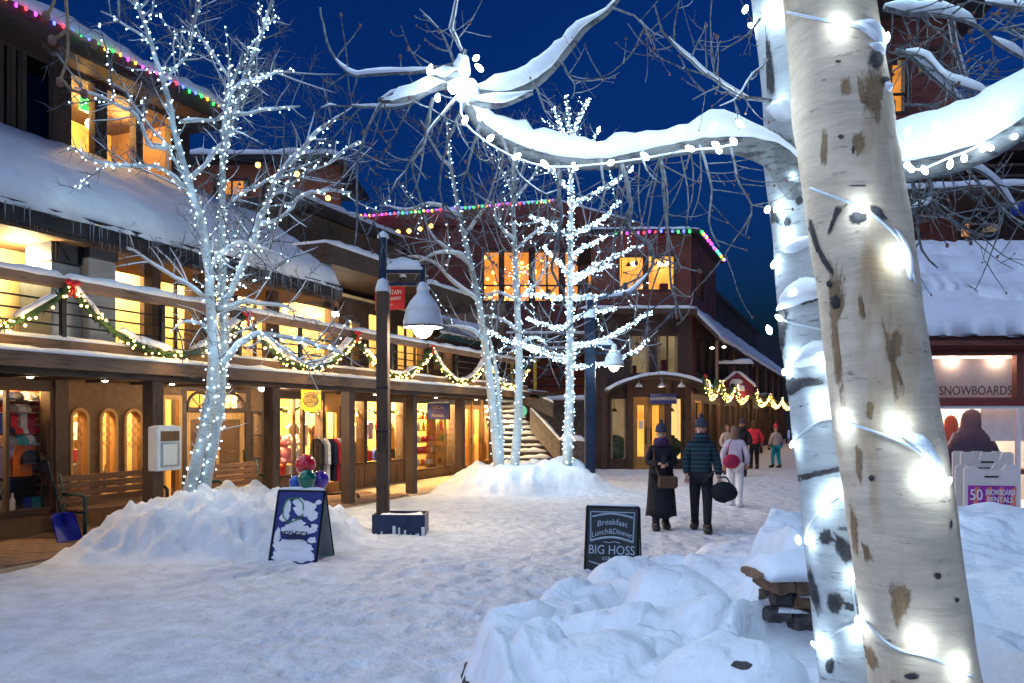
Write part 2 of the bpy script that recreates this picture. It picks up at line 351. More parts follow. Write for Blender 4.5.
aspen('aspen_front', (0.74, 0.58, 0.41), (0.48, 0.31, 0.16), 0); aspen('aspen_rear', (0.50, 0.53, 0.53), (0.38, 0.40, 0.38), 1)
aspen('aspen_branch', (0.20, 0.21, 0.21), (0.06, 0.06, 0.07), 3)
glow('led', (0.75, 0.9, 1.0), 16); glow('led_far', (0.55, 0.82, 1.0), 8); glow('warm_bulb', (1.0, 0.62, 0.16), 9); glow('lamp_globe', (1.0, 0.86, 0.6), 14)
glow('orange_bulb', (1.0, 0.45, 0.06), 9); glow('flood', (1.0, 0.93, 0.78), 20)
for nm, c in (('bulb_red', (1, 0.03, 0.05)), ('bulb_green', (0.03, 1, 0.12)), ('bulb_blue', (0.08, 0.12, 1)), ('bulb_amber', (1, 0.45, 0.04)), ('bulb_purple', (0.6, 0.05, 0.9))): glow(nm, c, 4)
glow('lit_amber', (1.0, 0.47, 0.07), 1.05, True, 0.5, 1.2, (0.62, 0.22, 0.02)); glow('lit_yellow', (1.0, 0.62, 0.15), 1.15, True, 0.4, 1.0); glow('lit_orange', (1.0, 0.37, 0.05), 0.9, True, 0.55, 0.9)
glow('lit_dim', (0.55, 0.40, 0.20), 0.35, True, 0.6, 1.3); glow('lit_cream', (1.0, 0.74, 0.34), 0.8, True, 0.3, 1.2); glow('exit_green', (0.05, 0.9, 0.15), 1.3)

# stains and scars fade out raggedly into the bark they lie on
for nm, k1 in (('bark_stain', 2.6), ('bark_dark', 3.0)):
    m = M[nm]; n, l = m.node_tree.nodes, m.node_tree.links; b = n['Principled BSDF']
    at_ = n.new('ShaderNodeAttribute'); at_.attribute_name = 'fade'; t = nz(n, l, 40, 6, 0.8, stretch=(1, 1, 0.45))
    a1 = n.new('ShaderNodeMath'); a1.operation = 'MULTIPLY'; a1.inputs[1].default_value = k1; l.new(at_.outputs['Fac'], a1.inputs[0])
    a2 = n.new('ShaderNodeMath'); a2.operation = 'MULTIPLY_ADD'; a2.inputs[1].default_value = 5.0; a2.inputs[2].default_value = -2.7; l.new(t.outputs['Fac'], a2.inputs[0])
    a3 = n.new('ShaderNodeMath'); a3.operation = 'ADD'; a3.use_clamp = True; l.new(a1.outputs[0], a3.inputs[0]); l.new(a2.outputs[0], a3.inputs[1])
    a4 = n.new('ShaderNodeMath'); a4.operation = 'MULTIPLY'; a4.inputs[1].default_value = 0.8 if nm == 'bark_stain' else 0.96; l.new(a3.outputs[0], a4.inputs[0]); l.new(a4.outputs[0], b.inputs['Alpha'])

# ================================================================ THE GROUND
rng = np.random.RandomState(3); LAT = rng.rand(256, 256)
def vnoise(x, y):
    xi = np.floor(x).astype(int); yi = np.floor(y).astype(int); fx = x - xi; fy = y - yi
    fx = fx * fx * fx * (fx * (fx * 6 - 15) + 10); fy = fy * fy * fy * (fy * (fy * 6 - 15) + 10)
    a = LAT[xi % 256, yi % 256]; b_ = LAT[(xi + 1) % 256, yi % 256]; c = LAT[xi % 256, (yi + 1) % 256]; d = LAT[(xi + 1) % 256, (yi + 1) % 256]
    return (a + (b_ - a) * fx) * (1 - fy) + (c + (d - c) * fx) * fy
def fbm(x, y, o=4, ox=0.0):
    s = 0; a = 0.5; f = 1.0
    for k in range(o):
        s = s + a * (vnoise(x * f + ox + 17.3 * k, y * f + 9.1 * k + ox) - 0.5); a *= 0.5; f *= 2.03
    return s
def sm(t): t = np.clip(t, 0, 1); return t * t * (3 - 2 * t)
def ell(x, y, cx, cy, rx, ry, rot=0.0):
    c, s = math.cos(rot), math.sin(rot); dx = x - cx; dy = y - cy
    return np.sqrt(((dx * c + dy * s) / rx) ** 2 + ((-dx * s + dy * c) / ry) ** 2)
EDGE = [(-0.36, -3.0), (-0.36, 4.0), (-0.45, 5.3), (-0.1, 6.4), (0.5, 7.3), (1.25, 8.8), (1.95, 10.2), (3.2, 11.6), (4.8, 12.9), (6.0, 13.4)]
def bank_dist(x, y):
    """signed distance-like measure inside the near planting bed (positive inside)"""
    best = np.full(np.shape(x), 1e9); side = np.ones(np.shape(x))
    for (x0, y0), (x1, y1) in zip(EDGE[:-1], EDGE[1:]):
        dx, dy = x1 - x0, y1 - y0; L2 = dx * dx + dy * dy
        t = np.clip(((x - x0) * dx + (y - y0) * dy) / L2, 0, 1); px, py = x0 + t * dx, y0 + t * dy
        d = np.hypot(x - px, y - py); cr = dx * (y - py) - dy * (x - px)
        upd = d < best; best = np.where(upd, d, best); side = np.where(upd, np.where(cr < 0, 1, -1), side)
    return best * side
LUMPS = [(0.0, 4.5, 0.3, 0.10), (0.55, 4.9, 0.32, 0.12), (0.15, 6.0, 0.45, 0.10), (1.15, 5.6, 0.38, 0.14), (0.7, 6.6, 0.45, 0.06), (1.9, 6.5, 0.5, 0.10), (2.3, 3.4, 0.5, 0.14), (3.2, 5.6, 0.8, 0.16), (1.02, 3.75, 0.36, 0.26), (0.95, 4.75, 0.34, 0.14), (1.35, 4.6, 0.40, 0.16), (0.35, 4.3, 0.42, 0.09), (0.1, 5.2, 0.36, 0.08), (1.1, 6.6, 0.6, 0.12), (1.9, 7.2, 0.7, 0.08), (0.7, 5.7, 0.5, 0.07), (2.9, 8.8, 0.9, 0.10)]
def worley(x, y, seed=0):
    xi = np.floor(x).astype(int); yi = np.floor(y).astype(int); best = np.full(np.shape(x), 9.0)
    for i in (-1, 0, 1):
        for j in (-1, 0, 1):
            cx = xi + i; cy = yi + j; a = (cx * 7 + cy * 131 + seed) % 256; b_ = (cy * 11 + cx * 57 + seed * 3) % 256
            best = np.minimum(best, np.hypot(cx + LAT[a, b_] - x, cy + LAT[b_, a] - y))
    return best
def parts_h(x, y):
    x = np.asarray(x, float); y = np.asarray(y, float)
    base = 0.05 * fbm(x * 0.5, y * 0.5, 3) + 0.035 * fbm(x * 3.1, y * 3.1, 3, 5.0) * sm((30 - np.hypot(x, y)) / 20)
    wx = x + 0.5 * fbm(x * 2, y * 2, 2, 7.0); wy = y + 0.5 * fbm(x * 2, y * 2, 2, 15.0); near = sm((22 - np.hypot(x, y)) / 12)
    base = base - near * (0.025 * sm((0.30 - worley(wx * 2.1, wy * 1.5, 3)) / 0.14) + 0.015 * sm((0.33 - worley(wx * 3.3, wy * 2.6, 40)) / 0.16)) * sm((fbm(x * 0.35, y * 0.35, 2, 66.0) + 0.20) / 0.2)
    chunk = 0.13 * (0.55 - worley(wx * 2.6, wy * 2.6, 9)) + 0.06 * (0.55 - worley(wx * 6.0, wy * 6.0, 21))
    # left-hand mound round the lit tree
    e1 = ell(x, y, -4.6, 12.0, 2.5, 2.05, 0.25) + 0.35 * fbm(x * 0.9, y * 0.9, 3, 3.0)
    m1 = 0.68 * sm((1.06 - e1) / 0.62)
    e1b = ell(x, y, -3.3, 12.6, 1.15, 1.2) + 0.3 * fbm(x * 1.3, y * 1.3, 3, 8.0); m1 = np.maximum(m1, 0.44 * sm((1.02 - e1b) / 0.8))
    rid = np.abs(fbm(x * 1.7, y * 1.7, 4, 21.0)); bil = np.abs(fbm(x * 2.6, y * 2.6, 3, 33.0)) + 0.6 * np.abs(fbm(x * 5.5, y * 5.5, 2, 13.0)); m1 = m1 * (0.98 + 0.5 * fbm(x * 1.1, y * 1.1, 3, 11.0)) - m1 * 0.5 * rid + (0.42 * bil - 0.05 + 1.15 * chunk + 0.07 * fbm(x * 7, y * 7, 2, 2.0)) * sm(m1 * 4)
    # middle bed with the three trees
    e2 = ell(x, y, 0.25, 20.6, 2.6, 1.8, 0.05) + 0.25 * fbm(x * 0.8, y * 0.8, 3, 30.0)
    m2 = (0.62 + 0.28 * sm((x - 0.2) / 2)) * sm((1.05 - e2) / 0.62); m2 = m2 * (1 + 0.5 * fbm(x * 1.3, y * 1.3, 4, 40.0)) + (0.08 * fbm(x * 4, y * 4, 3, 1.0) + 0.2 * np.abs(fbm(x * 2.2, y * 2.2, 3, 44.0)) + 0.8 * chunk) * sm(m2 * 5)
    # near planting bed, two tiers
    d = bank_dist(x, y) + 0.14 * fbm(x * 2.2, y * 2.2, 3, 50.0)
    t1 = (0.60 - 0.27 * sm((y - 5.8) / 3)) * sm(d / 0.34 * (0.42 + 0.58 * sm((5.9 - y) / 0.9)))
    tier = sm((x - 1.52 - 0.42 * np.maximum(0, y - 5.6) + 0.16 * fbm(x * 3, y * 3, 3, 60.0)) / 0.22) * sm((9.4 - y) / 2.4) * sm(d / 0.4)
    bil3 = np.abs(fbm(x * 1.6, y * 1.6, 3, 73.0)); m3 = t1 + 0.46 * tier + sm(d / 0.5) * (0.14 * fbm(x * 1.2, y * 1.2, 4, 70.0) + 0.24 * bil3 - 0.03 + 0.05 * fbm(x * 5, y * 5, 3, 80.0) + 0.022 * fbm(x * 11, y * 11, 3, 180.0) + 0.15 * chunk * sm(fbm(x * 0.8, y * 0.8, 2, 120.0) * 5 + 0.5))
    for lx, ly, lr, lh in LUMPS:
        q = np.hypot(x - lx, (y - ly) * 1.1) / lr; m3 = m3 + lh * np.sqrt(np.clip(1 - q * q, 0, 1)) * sm(d / 0.15)
    m3 = m3 - np.clip(m3 - 0.46, 0, 9) * sm((1.25 - ell(x, y, 1.72, 4.42, 0.40, 0.36)) / 0.4)
    m3 = np.where(d > 0, m3, 0)
    # footprints trodden through the near bed
    tr = np.abs(fbm(x * 0.55 + 0.35 * y, y * 0.8, 2, 91.0)); m3 = m3 - 0.16 * sm((0.035 - tr) / 0.035) * sm(d / 0.6) * (1 - tier)
    # bare strip under the arcade and inside the buildings
    q = -0.9254 * x + 0.379 * y; s_ = 0.379 * x + 0.9254 * y
    bare = sm((q - 9.35) / 0.3) * sm((30 - s_) / 0.8)
    tot = np.maximum(np.maximum(m1 * (1 - bare), m2), m3)
    # snow heaped against the right-hand shop
    m4 = 0.55 * sm((x - 5.4) / 1.2) * sm((12.4 - y) / 0.9) * sm((y - 6) / 2) * (1 + 0.5 * fbm(x, y, 3, 99.0))
    tot = np.maximum(tot, m4)
    return base * (1 - 0.8 * bare) - 0.16 * bare + tot, m1 * (1 - bare), m2, np.maximum(m3, m4)
def hgt(x, y): return float(parts_h(np.array([x]), np.array([y]))[0][0])

def make_ground():
    fine = np.linspace(-40, 40, 560); ang = np.radians(np.concatenate([np.arange(-180, -40, 5.0), fine, np.arange(45, 180, 5.0)]))
    rad = np.concatenate([np.geomspace(0.5, 2.0, 10)[:-1], np.geomspace(2.0, 34, 430)[:-1], np.geomspace(34, 900, 34)])
    A, R = np.meshgrid(ang, rad); X = R * np.sin(A); Y = R * np.cos(A)
    Z, m1, m2, m3 = parts_h(X, Y); na = len(ang); nr = len(rad)
    V = np.stack([X, Y, Z], -1).reshape(-1, 3)
    reg = np.zeros(X.shape, int); reg[m1 > 0.03] = 1; reg[m2 > 0.03] = 2; reg[m3 > 0.03] = 3
    i, j = np.meshgrid(np.arange(nr - 1), np.arange(na), indexing='ij'); j2 = (j + 1) % na
    fr = np.maximum(np.maximum(reg[i, j], reg[i + 1, j]), np.maximum(reg[i, j2], reg[i + 1, j2]))
    Q = np.stack([i * na + j, i * na + j2, (i + 1) * na + j2, (i + 1) * na + j], -1)
    out = []
    for k, (nm, mt) in enumerate((('ground', 'snow_street'), ('snow_bank', 'snow_bank'), ('snow_bank', 'snow_bank'), ('snow_bank', 'snow_bank'))):
        F_ = Q[fr == k].reshape(-1, 4); used, inv = np.unique(F_, return_inverse=True)
        me = bpy.data.meshes.new(nm); me.vertices.add(len(used)); me.vertices.foreach_set('co', V[used].ravel())
        inv = inv.reshape(-1); me.loops.add(len(inv)); me.loops.foreach_set('vertex_index', inv)
        me.polygons.add(len(F_)); me.polygons.foreach_set('loop_start', np.arange(0, len(inv), 4)); me.polygons.foreach_set('use_smooth', np.ones(len(F_), bool))
        me.update(); me.validate(); me.materials.append(M[mt])
        o = bpy.data.objects.new(nm, me); COL.objects.link(o); o['kind'] = 'structure'; out.append(o)
    tagit(out[0], 'trampled snow covering the pedestrian street', kind='structure')
    tagit(out[1], 'lumpy shovelled snow bank under the lit tree by the arcade'); tagit(out[2], 'snow covered bed round the three middle trees'); tagit(out[3], 'deep snow over the near planting bed with rocks')
make_ground()

def sheet(name, pts, z0, z1, mat, label):
    o = MB().prism([(p[0], p[1]) for p in pts], z0, z1, 'xy').build(name, mat); return tagit(o, label, kind='structure')
# paved strip under the arcade, laid as single pavers
P0 = [W(3, 9.5), W(27.6, 9.5), W(27.6, 12.0), W(3, 12.0)]
walk = sheet('sidewalk', P0, -0.12, -0.004, 'mortar', 'brown paved walk under the arcade')
pv = MB().cbox(-0.195, 0.195, -0.115, 0.115, -0.03, 0.022, 0.006).build('paver', 'paver', walk, loc=(0, 0, 0))
first = True
for r_ in range(10):
    for c_ in range(26):
        s_ = 6.6 + c_ * 0.4 + (0.2 if r_ % 2 else 0); q_ = 9.65 + r_ * 0.235
        p = W(s_, q_, 0.0); o = pv if first else copy_part(pv, walk); first = False
        o.location = (p.x, p.y, random.uniform(-0.004, 0.004)); o.rotation_euler = (0, 0, TH + random.uniform(-0.01, 0.01))
# wooded slope far behind the village
def hill():
    mb = MB(); n = 60; vs = []; fs = []
    for i in range(n + 1):
        x = -160 + 320 * i / n; h = 18 + 9 * mnoise.noise(Vector((x * 0.012, 3, 0))) + 3 * mnoise.noise(Vector((x * 0.08, 1, 0)))
        vs += [(x, 120, -1), (x, 165, h)]
    for i in range(n): fs.append((2 * i, 2 * i + 2, 2 * i + 3, 2 * i + 1))
    mb.add(vs, fs); return tagit(mb.build('hill', 'hill'), 'dark wooded slope behind the village roofs', kind='structure')
hill()

# ================================================================ LEFT-HAND BUILDING WITH ARCADE AND DECK
QW, QP, QD = 11.7, 9.75, 9.55           # shop wall, arcade posts, deck edge (metres from the camera line, into the block)
s0 = 16.0
lb = thing('arcade_building', 'long brown timber building on the left with shop arcade, railed deck and snowy eaves', 'building', W(s0, QW), TH)
def L(s, q, z): return (s - s0, q - QW, z)
def lbox(name, mat, sa, sb, qa, qb, za, zb, parent=lb, c=0):
    return bx(name, mat, parent, min(sa, sb) - s0, max(sa, sb) - s0, qa - QW, qb - QW, za, zb, c)
def lw(sa, q, z=0): return W(sa, q, z)

SE = S(500, QW)                          # far end of the shop front
# --- ground-floor wall: (pixel x range, kind)
def frame_part(name, mat, sa, sb, za, zb, q, w=0.055, d=0.06, parent=lb, mullions=(), bars=(), pane='pane', glz=True):
    mb = MB(); x0, x1 = sa - s0, sb - s0; y0, y1 = q - QW - 0.03, q - QW + d
    mb.box(x0, x0 + w, y0, y1, za, zb); mb.box(x1 - w, x1, y0, y1, za, zb); mb.box(x0 + w, x1 - w, y0, y1, zb - w, zb); mb.box(x0 + w, x1 - w, y0, y1, za, za + w)
    for m_ in mullions: xm = x0 + (x1 - x0) * m_; mb.box(xm - w * 0.4, xm + w * 0.4, y0 + 0.01, y1 - 0.01, za + w, zb - w)
    for b_ in bars: zm = za + (zb - za) * b_; mb.box(x0 + w, x1 - w, y0 + 0.015, y1 - 0.015, zm - w * 0.35, zm + w * 0.35)
    o = mb.build(name, mat, parent)
    if glz: MB().box(x0 + w * 0.5, x1 - w * 0.5, (y0 + y1) / 2 - 0.004, (y0 + y1) / 2 + 0.004, za + w * 0.5, zb - w * 0.5).build('pane', pane, o)
    return o
TOPZ = 2.34
bays = []
def wallseg(a, b, za=-0.1, zb=2.52, mat='stucco', name='wall'):
    if b - a > 0.01: lbox(name, mat, a, b, QW, QW + 0.25, za, zb)
X = lambda px: S(px, QW)
# bay 1: corner gift shop window
lbox('wall', 'stucco', 4.0, X(-45), QW, QW + 0.25, -0.1, 2.52)
frame_part('window', 'timber_post', X(-45), X(53), 0.36, TOPZ, QW, 0.07, mullions=(0.5,))
lbox('bulkhead', 'siding', X(-45), X(53), QW, QW + 0.22, -0.1, 0.36); lbox('header', 'timber', X(-45), X(53), QW, QW + 0.25, TOPZ, 2.52)
lbox('pilaster', 'timber_post', X(53), X(66), QW - 0.06, QW + 0.28, -0.1, 2.52)
# bay 2: wall with three arched windows
arch = [(69, 88), (98.5, 116.5), (123, 142)]
def arched(xa, xb, sill, top):
    """window cut with a round head: frame ring, pane and the wall infill around it"""
    a, b = X(xa) - s0, X(xb) - s0; r = (b - a) / 2; c = (a + b) / 2; sp = top - r; n = 12
    arcp = [(c + r * math.cos(math.pi * k / n), sp + r * math.sin(math.pi * k / n)) for k in range(n + 1)]
    inn = [(c + (r - 0.05) * math.cos(math.pi * k / n), sp + (r - 0.05) * math.sin(math.pi * k / n)) for k in range(n + 1)]
    mb = MB(); o_ = [(b, sill)] + arcp + [(a, sill)]; i_ = [(b - 0.05, sill + 0.05)] + inn + [(a + 0.05, sill + 0.05)]
    m_ = len(o_)
    for d0, d1 in ((-0.04, 0.1),):
        vs = [(x, d0, z) for x, z in o_] + [(x, d0, z) for x, z in i_] + [(x, d1, z) for x, z in o_] + [(x, d1, z) for x, z in i_]
        fs = []
        for k in range(m_):
            k2 = (k + 1) % m_
            fs += [(k, k2, m_ + k2, m_ + k), (2 * m_ + k, 3 * m_ + k, 3 * m_ + k2, 2 * m_ + k2), (m_ + k, m_ + k2, 3 * m_ + k2, 3 * m_ + k), (k, 2 * m_ + k, 2 * m_ + k2, k2)]
        mb.add(vs, fs)
    w_ = mb.build('window', 'honey', lb)
    MB().prism(i_, 0.02, 0.03).build('pane', 'pane', w_)
    # leaded lattice in the head
    lat = MB()
    for k in range(-3, 8):
        for sg in (1, -1):
            pts = []
            for t in np.linspace(0, 1, 9):
                x = a + (b - a) * t; z = sp - 0.5 + k * 0.16 + sg * (x - c) * 1.2
                if z < sp + math.sqrt(max(0, (r - .05) ** 2 - (x - c) ** 2)) and z > sp - 0.55 and abs(x - c) < r - 0.05: pts.append((x, 0.012, z))
            if len(pts) > 1: lat.tube(pts, 0.004, 4)
    lat.build('lattice', 'black_metal', w_)
    # wall infill above the arch inside the rectangle
    rect = [(a, top + 0.06), (b, top + 0.06)]
    MB().prism([(b, sp)] + [(b, top + 0.06), (a, top + 0.06), (a, sp)] + arcp[::-1][1:-1], 0.0, 0.22).build('wall', 'stucco', lb)
for xa, xb in arch: arched(xa, xb, 0.5, 2.02)
ed = [66] + [v for p in arch for v in p] + [146]
for k in range(0, len(ed), 2): wallseg(X(ed[k]), X(ed[k + 1]))
for xa, xb in arch: wallseg(X(xa), X(xb), -0.1, 0.5); wallseg(X(xa), X(xb), 2.08, 2.52)
# bay 3: sidelight, double entrance with fanlights, small stacked panes
wallseg(X(146), X(161), mat='timber_post', name='pilaster')
frame_part('window', 'honey', X(161), X(181), 0.25, 2.28, QW, 0.08, bars=(0.45,)); wallseg(X(161), X(181), -0.1, 0.25); wallseg(X(161), X(181), 2.28, 2.52)
wallseg(X(181), X(187), mat='timber_post', name='jamb')
def door(xa, xb, mat, zt=1.98, picture=True, sash=0.5):
    a, b = X(xa) - s0, X(xb) - s0; mb = MB(); w = 0.13
    mb.box(a, a + w, 0.04, 0.1, 0.0, zt); mb.box(b - w, b, 0.04, 0.1, 0.0, zt); mb.box(a + w, b - w, 0.04, 0.1, zt - 0.16, zt); mb.box(a + w, b - w, 0.04, 0.1, 0.0, 0.75 if picture else 0.25)
    d = mb.build('door', mat, lb)
    MB().box(a + w, b - w, 0.065, 0.075, 0.75 if picture else 0.25, zt - 0.16).build('pane', 'sign_brown' if picture else 'pane', d)
    if picture:   # etched landscape on the door pane
        p2 = MB()
        cm = (a + b) / 2; p2.tube([(cm + 0.16 * math.cos(t), 0.06, 1.22 + 0.09 * math.sin(t)) for t in np.linspace(3.3, 6.1, 9)], 0.012, 4)
        for k in range(7): x_ = a + w + 0.03 + (b - a - 2 * w - 0.06) * k / 6; p2.prism([(x_ - 0.02, 0.95), (x_ + 0.02, 0.95), (x_, 1.1 + 0.05 * (k % 3))], 0.06, 0.064)
        p2.build('etching', 'stucco', d)
    MB().tube([(b - 0.06, 0.02, 0.95), (b - 0.06, 0.0, 1.0), (b - 0.06, 0.0, 1.12), (b - 0.06, 0.02, 1.17)], 0.012, 6).build('handle', 'black_metal', d)
    return d
door(187, 212, 'honey'); door(216, 246, 'honey')
wallseg(X(212), X(216), -0.05, 2.0, 'timber_post', 'jamb'); wallseg(X(246), X(249.5), mat='timber_post', name='jamb')
lbox('transom', 'timber', X(187), X(246), QW - 0.02, QW + 0.18, 1.98, 2.06)
for xa, xb in ((188, 213), (217, 246)):      # fanlights
    a, b = X(xa) - s0, X(xb) - s0; c = (a + b) / 2; r = (b - a) / 2 - 0.02; n = 10
    out = [(c + r * math.cos(math.pi * k / n), 2.06 + 0.30 * math.sin(math.pi * k / n)) for k in range(n + 1)]
    w_ = MB().tube([(x, 0.03, z) for x, z in out], 0.03, 5).build('fanlight', 'timber', lb)
    MB().prism(out, 0.05, 0.056).build('pane', 'pane', w_)
    for t in (0.25, 0.5, 0.75): MB().tube([(c, 0.03, 2.06), (c + r * math.cos(math.pi * t), 0.03, 2.06 + 0.3 * math.sin(math.pi * t))], 0.012, 4).build('muntin', 'timber', w_)
lbox('header', 'timber', X(187), X(246), QW, QW + 0.2, 2.38, 2.52)
wallseg(X(249.5), X(251), mat='timber_post', name='jamb')
frame_part('window', 'timber_post', X(251), X(262), 0.95, 2.0, QW, 0.05, bars=(0.5,)); wallseg(X(251), X(262), -0.1, 0.95); wallseg(X(251), X(262), 2.0, 2.52)
wallseg(X(262), X(277), mat='timber_post', name='pilaster')
# bay 4: toy shop: window, door
frame_part('window', 'timber_post', X(277), X(303), 0.5, TOPZ, QW, 0.05, mullions=(0.66,)); lbox('bulkhead', 'siding', X(277), X(303), QW, QW + 0.22, -0.1, 0.5); lbox('header', 'timber', X(277), X(303), QW, QW + 0.25, TOPZ, 2.52)
frame_part('window', 'timber_post', X(303), X(323), 0.5, TOPZ, QW, 0.05); lbox('bulkhead', 'siding', X(303), X(323), QW, QW + 0.22, -0.1, 0.5); lbox('header', 'timber', X(303), X(323), QW, QW + 0.25, TOPZ, 2.52)
wallseg(X(323), X(325), mat='timber_post', name='jamb'); door(325, 341, 'honey', 2.15, False); wallseg(X(325), X(341), 2.15, 2.52, 'honey_x', 'header'); wallseg(X(341), X(352), mat='timber_post', name='pilaster')
# bay 5: windows over panelled bulkheads
for xa, xb in ((352, 364), (365.5, 388), (389.5, 403)):
    frame_part('window', 'timber_post', X(xa), X(xb), 0.62, TOPZ, QW, 0.05); lbox('header', 'timber', X(xa), X(xb), QW, QW + 0.25, TOPZ, 2.52)
    a, b = X(xa), X(xb); lbox('bulkhead', 'siding', a, b, QW, QW + 0.22, -0.1, 0.62)
    for t in (0.08, 0.54): lbox('panel', 'siding', a + (b - a) * t, a + (b - a) * (t + 0.38), QW - 0.02, QW - 0.001, 0.02, 0.5)
for xa, xb in ((364, 365.5), (388, 389.5), (403, 414)): wallseg(X(xa), X(xb), mat='timber_post', name='jamb')
# bay 6: lit shop with shelves, bay 7: doors
frame_part('window', 'timber_post', X(414), X(455), 0.25, TOPZ, QW, 0.05, mullions=(0.75,)); lbox('bulkhead', 'siding', X(414), X(455), QW, QW + 0.22, -0.1, 0.25); lbox('header', 'timber', X(414), X(455), QW, QW + 0.25, TOPZ, 2.52)
wallseg(X(455), X(464), mat='timber_post', name='pilaster')
for xa, xb in ((464, 472), (473, 481)): door(xa, xb, 'honey', 2.3, False)
wallseg(X(472), X(473), mat='honey', name='jamb'); wallseg(X(481), X(483), mat='honey', name='jamb'); lbox('header', 'timber', X(464), X(481), QW, QW + 0.25, 2.3, 2.52)
frame_part('window', 'honey', X(483), X(497), 0.3, TOPZ, QW, 0.06, mullions=(0.5,)); lbox('bulkhead', 'siding', X(483), X(497), QW, QW + 0.22, -0.1, 0.3); lbox('header', 'timber', X(483), X(497), QW, QW + 0.25, TOPZ, 2.52)
lbox('wall', 'siding', X(497), SE + 0.4, QW, QW + 0.25, -0.1, 2.52)
# --- rooms behind: floor, back wall, ceiling, partitions
RQ = QW + 2.3
lbox('shop_floor', 'shop_floor', 4, SE, QW + 0.1, RQ, -0.1, 0.03); lbox('shop_back_wall', 'shop_wall', 4, SE, RQ, RQ + 0.15, -0.1, 2.7); lbox('shop_ceiling', 'cream', 4, SE, QW + 0.1, RQ, 2.52, 2.6)
for px in (55, 146, 264, 345, 409, 460): a = X(px) + 0.1; lbox('partition', 'shop_wall', a, a + 0.1, QW + 0.26, RQ, -0.1, 2.52)
lbox('end_wall', 'siding', SE + 0.4, SE + 0.6, QW - 0.0, RQ + 4, -0.1, 6.2)
# shop lighting
WARM = (1.0, 0.66, 0.28)
for px, pw, dq in ((-20, 48, 0.9), (35, 42, 0.8), (8, 140, 0.16), (40, 110, 0.16), (80, 36, 0.6), (125, 36, 0.6), (172, 34, 1.0), (200, 20, 1.2), (232, 20, 1.2), (256, 34, 0.8), (285, 95, 0.7), (310, 85, 0.7), (333, 70, 0.9), (360, 85, 0.7), (380, 95, 0.7), (398, 80, 0.7), (425, 120, 0.7), (446, 120, 0.7), (470, 150, 0.7), (490, 200, 0.7)):
    lamp('shop_lamp', L(X(px), QW + dq, 2.42), pw * 3.8, WARM, 0.12, lb)
# --- arcade posts, beams
for px in (153, 272, 348, 411.5, 460, 493):
    s_ = S(px, QP); lbox('post', 'timber_post', s_ - 0.11, s_ + 0.11, QP - 0.11, QP + 0.11, -0.1, 2.42, c=0.012)
lbox('post', 'timber_post', 6.1, 6.32, QP - 0.11, QP + 0.11, -0.1, 2.42, c=0.012)
DS, DE = 3.0, 24.6
lbox('beam', 'timber', DS, DE, QP - 0.13, QP + 0.13, 2.42, 2.66); lbox('arcade_ceiling', 'soffit', DS, SE + 0.4, QP + 0.13, QW, 2.53, 2.6)
k = DS + 0.4
while k < DE - 0.2: lbox('joist', 'timber', k, k + 0.08, QP + 0.14, QW - 0.01, 2.44, 2.528); k += 0.9
lbox('deck', 'deck_wood', DS, SE + 0.4, QD, QW, 2.662, 2.76)
lbox('fascia_board', 'deck_wood', DS, DE, QD - 0.1, QD + 0.0, 2.50, 2.70); lbox('fascia_board', 'deck_wood', DS, DE, QD - 0.04, QD + 0.05, 2.765, 2.88)
sn = MB(); sn.drift(L(DS, QD - 0.08, 2.70), L(DE, QD - 0.08, 2.70), 0.16, 0.06, 0.2, droop=0.3); sn.build('snow', 'snow', lb, True)
sn = MB(); sn.drift(L(DS, QD + 0.02, 2.88), L(DE, QD + 0.02, 2.88), 0.14, 0.06, 0.2); sn.build('snow', 'snow', lb, True)
sn = MB(); sn.drift(L(DS, QD + 0.7, 2.76), L(SE, QD + 0.7, 2.76), 1.1, 0.09, 0.3); sn.build('snow', 'snow', lb, True)
# --- deck railing: a thing of its own
rl = thing('deck_railing', 'wood topped deck railing with dark steel posts and thin bars under snow', 'railing', W(s0, QD, 2.76), TH)
ZR = 3.70 - 2.76
def rbox(name, mat, sa, sb, qa, qb, za, zb, c=0): return bx(name, mat, rl, sa - s0, sb - s0, qa, qb, za, zb, c)
a = DS; rail_s = [DS] + [4.2 + 3.37 * k for k in range(7)]
for k in range(len(rail_s) - 1):
    rbox('top_rail', 'rail_wood', rail_s[k] + 0.003, rail_s[k + 1] - 0.003, -0.07, 0.07, ZR - 0.13, ZR, 0.01)
    MB().drift((rail_s[k] - s0, 0, ZR), (rail_s[k + 1] - s0, 0, ZR), 0.14, 0.09, 0.1, droop=0.2).build('snow', 'snow', rl, True)
    for z_ in (0.16, 0.32, 0.48, 0.64): MB().tube([(rail_s[k] - s0, 0.03, z_), (rail_s[k + 1] - s0, 0.03, z_)], 0.014, 6).build('bar', 'black_metal', rl)
for s_ in [v for v in rail_s[1:]] + [v + 1.68 for v in rail_s[1:-1]]: rbox('post', 'black_metal', s_ - 0.035, s_ + 0.035, -0.035, 0.025, 0, ZR - 0.13)
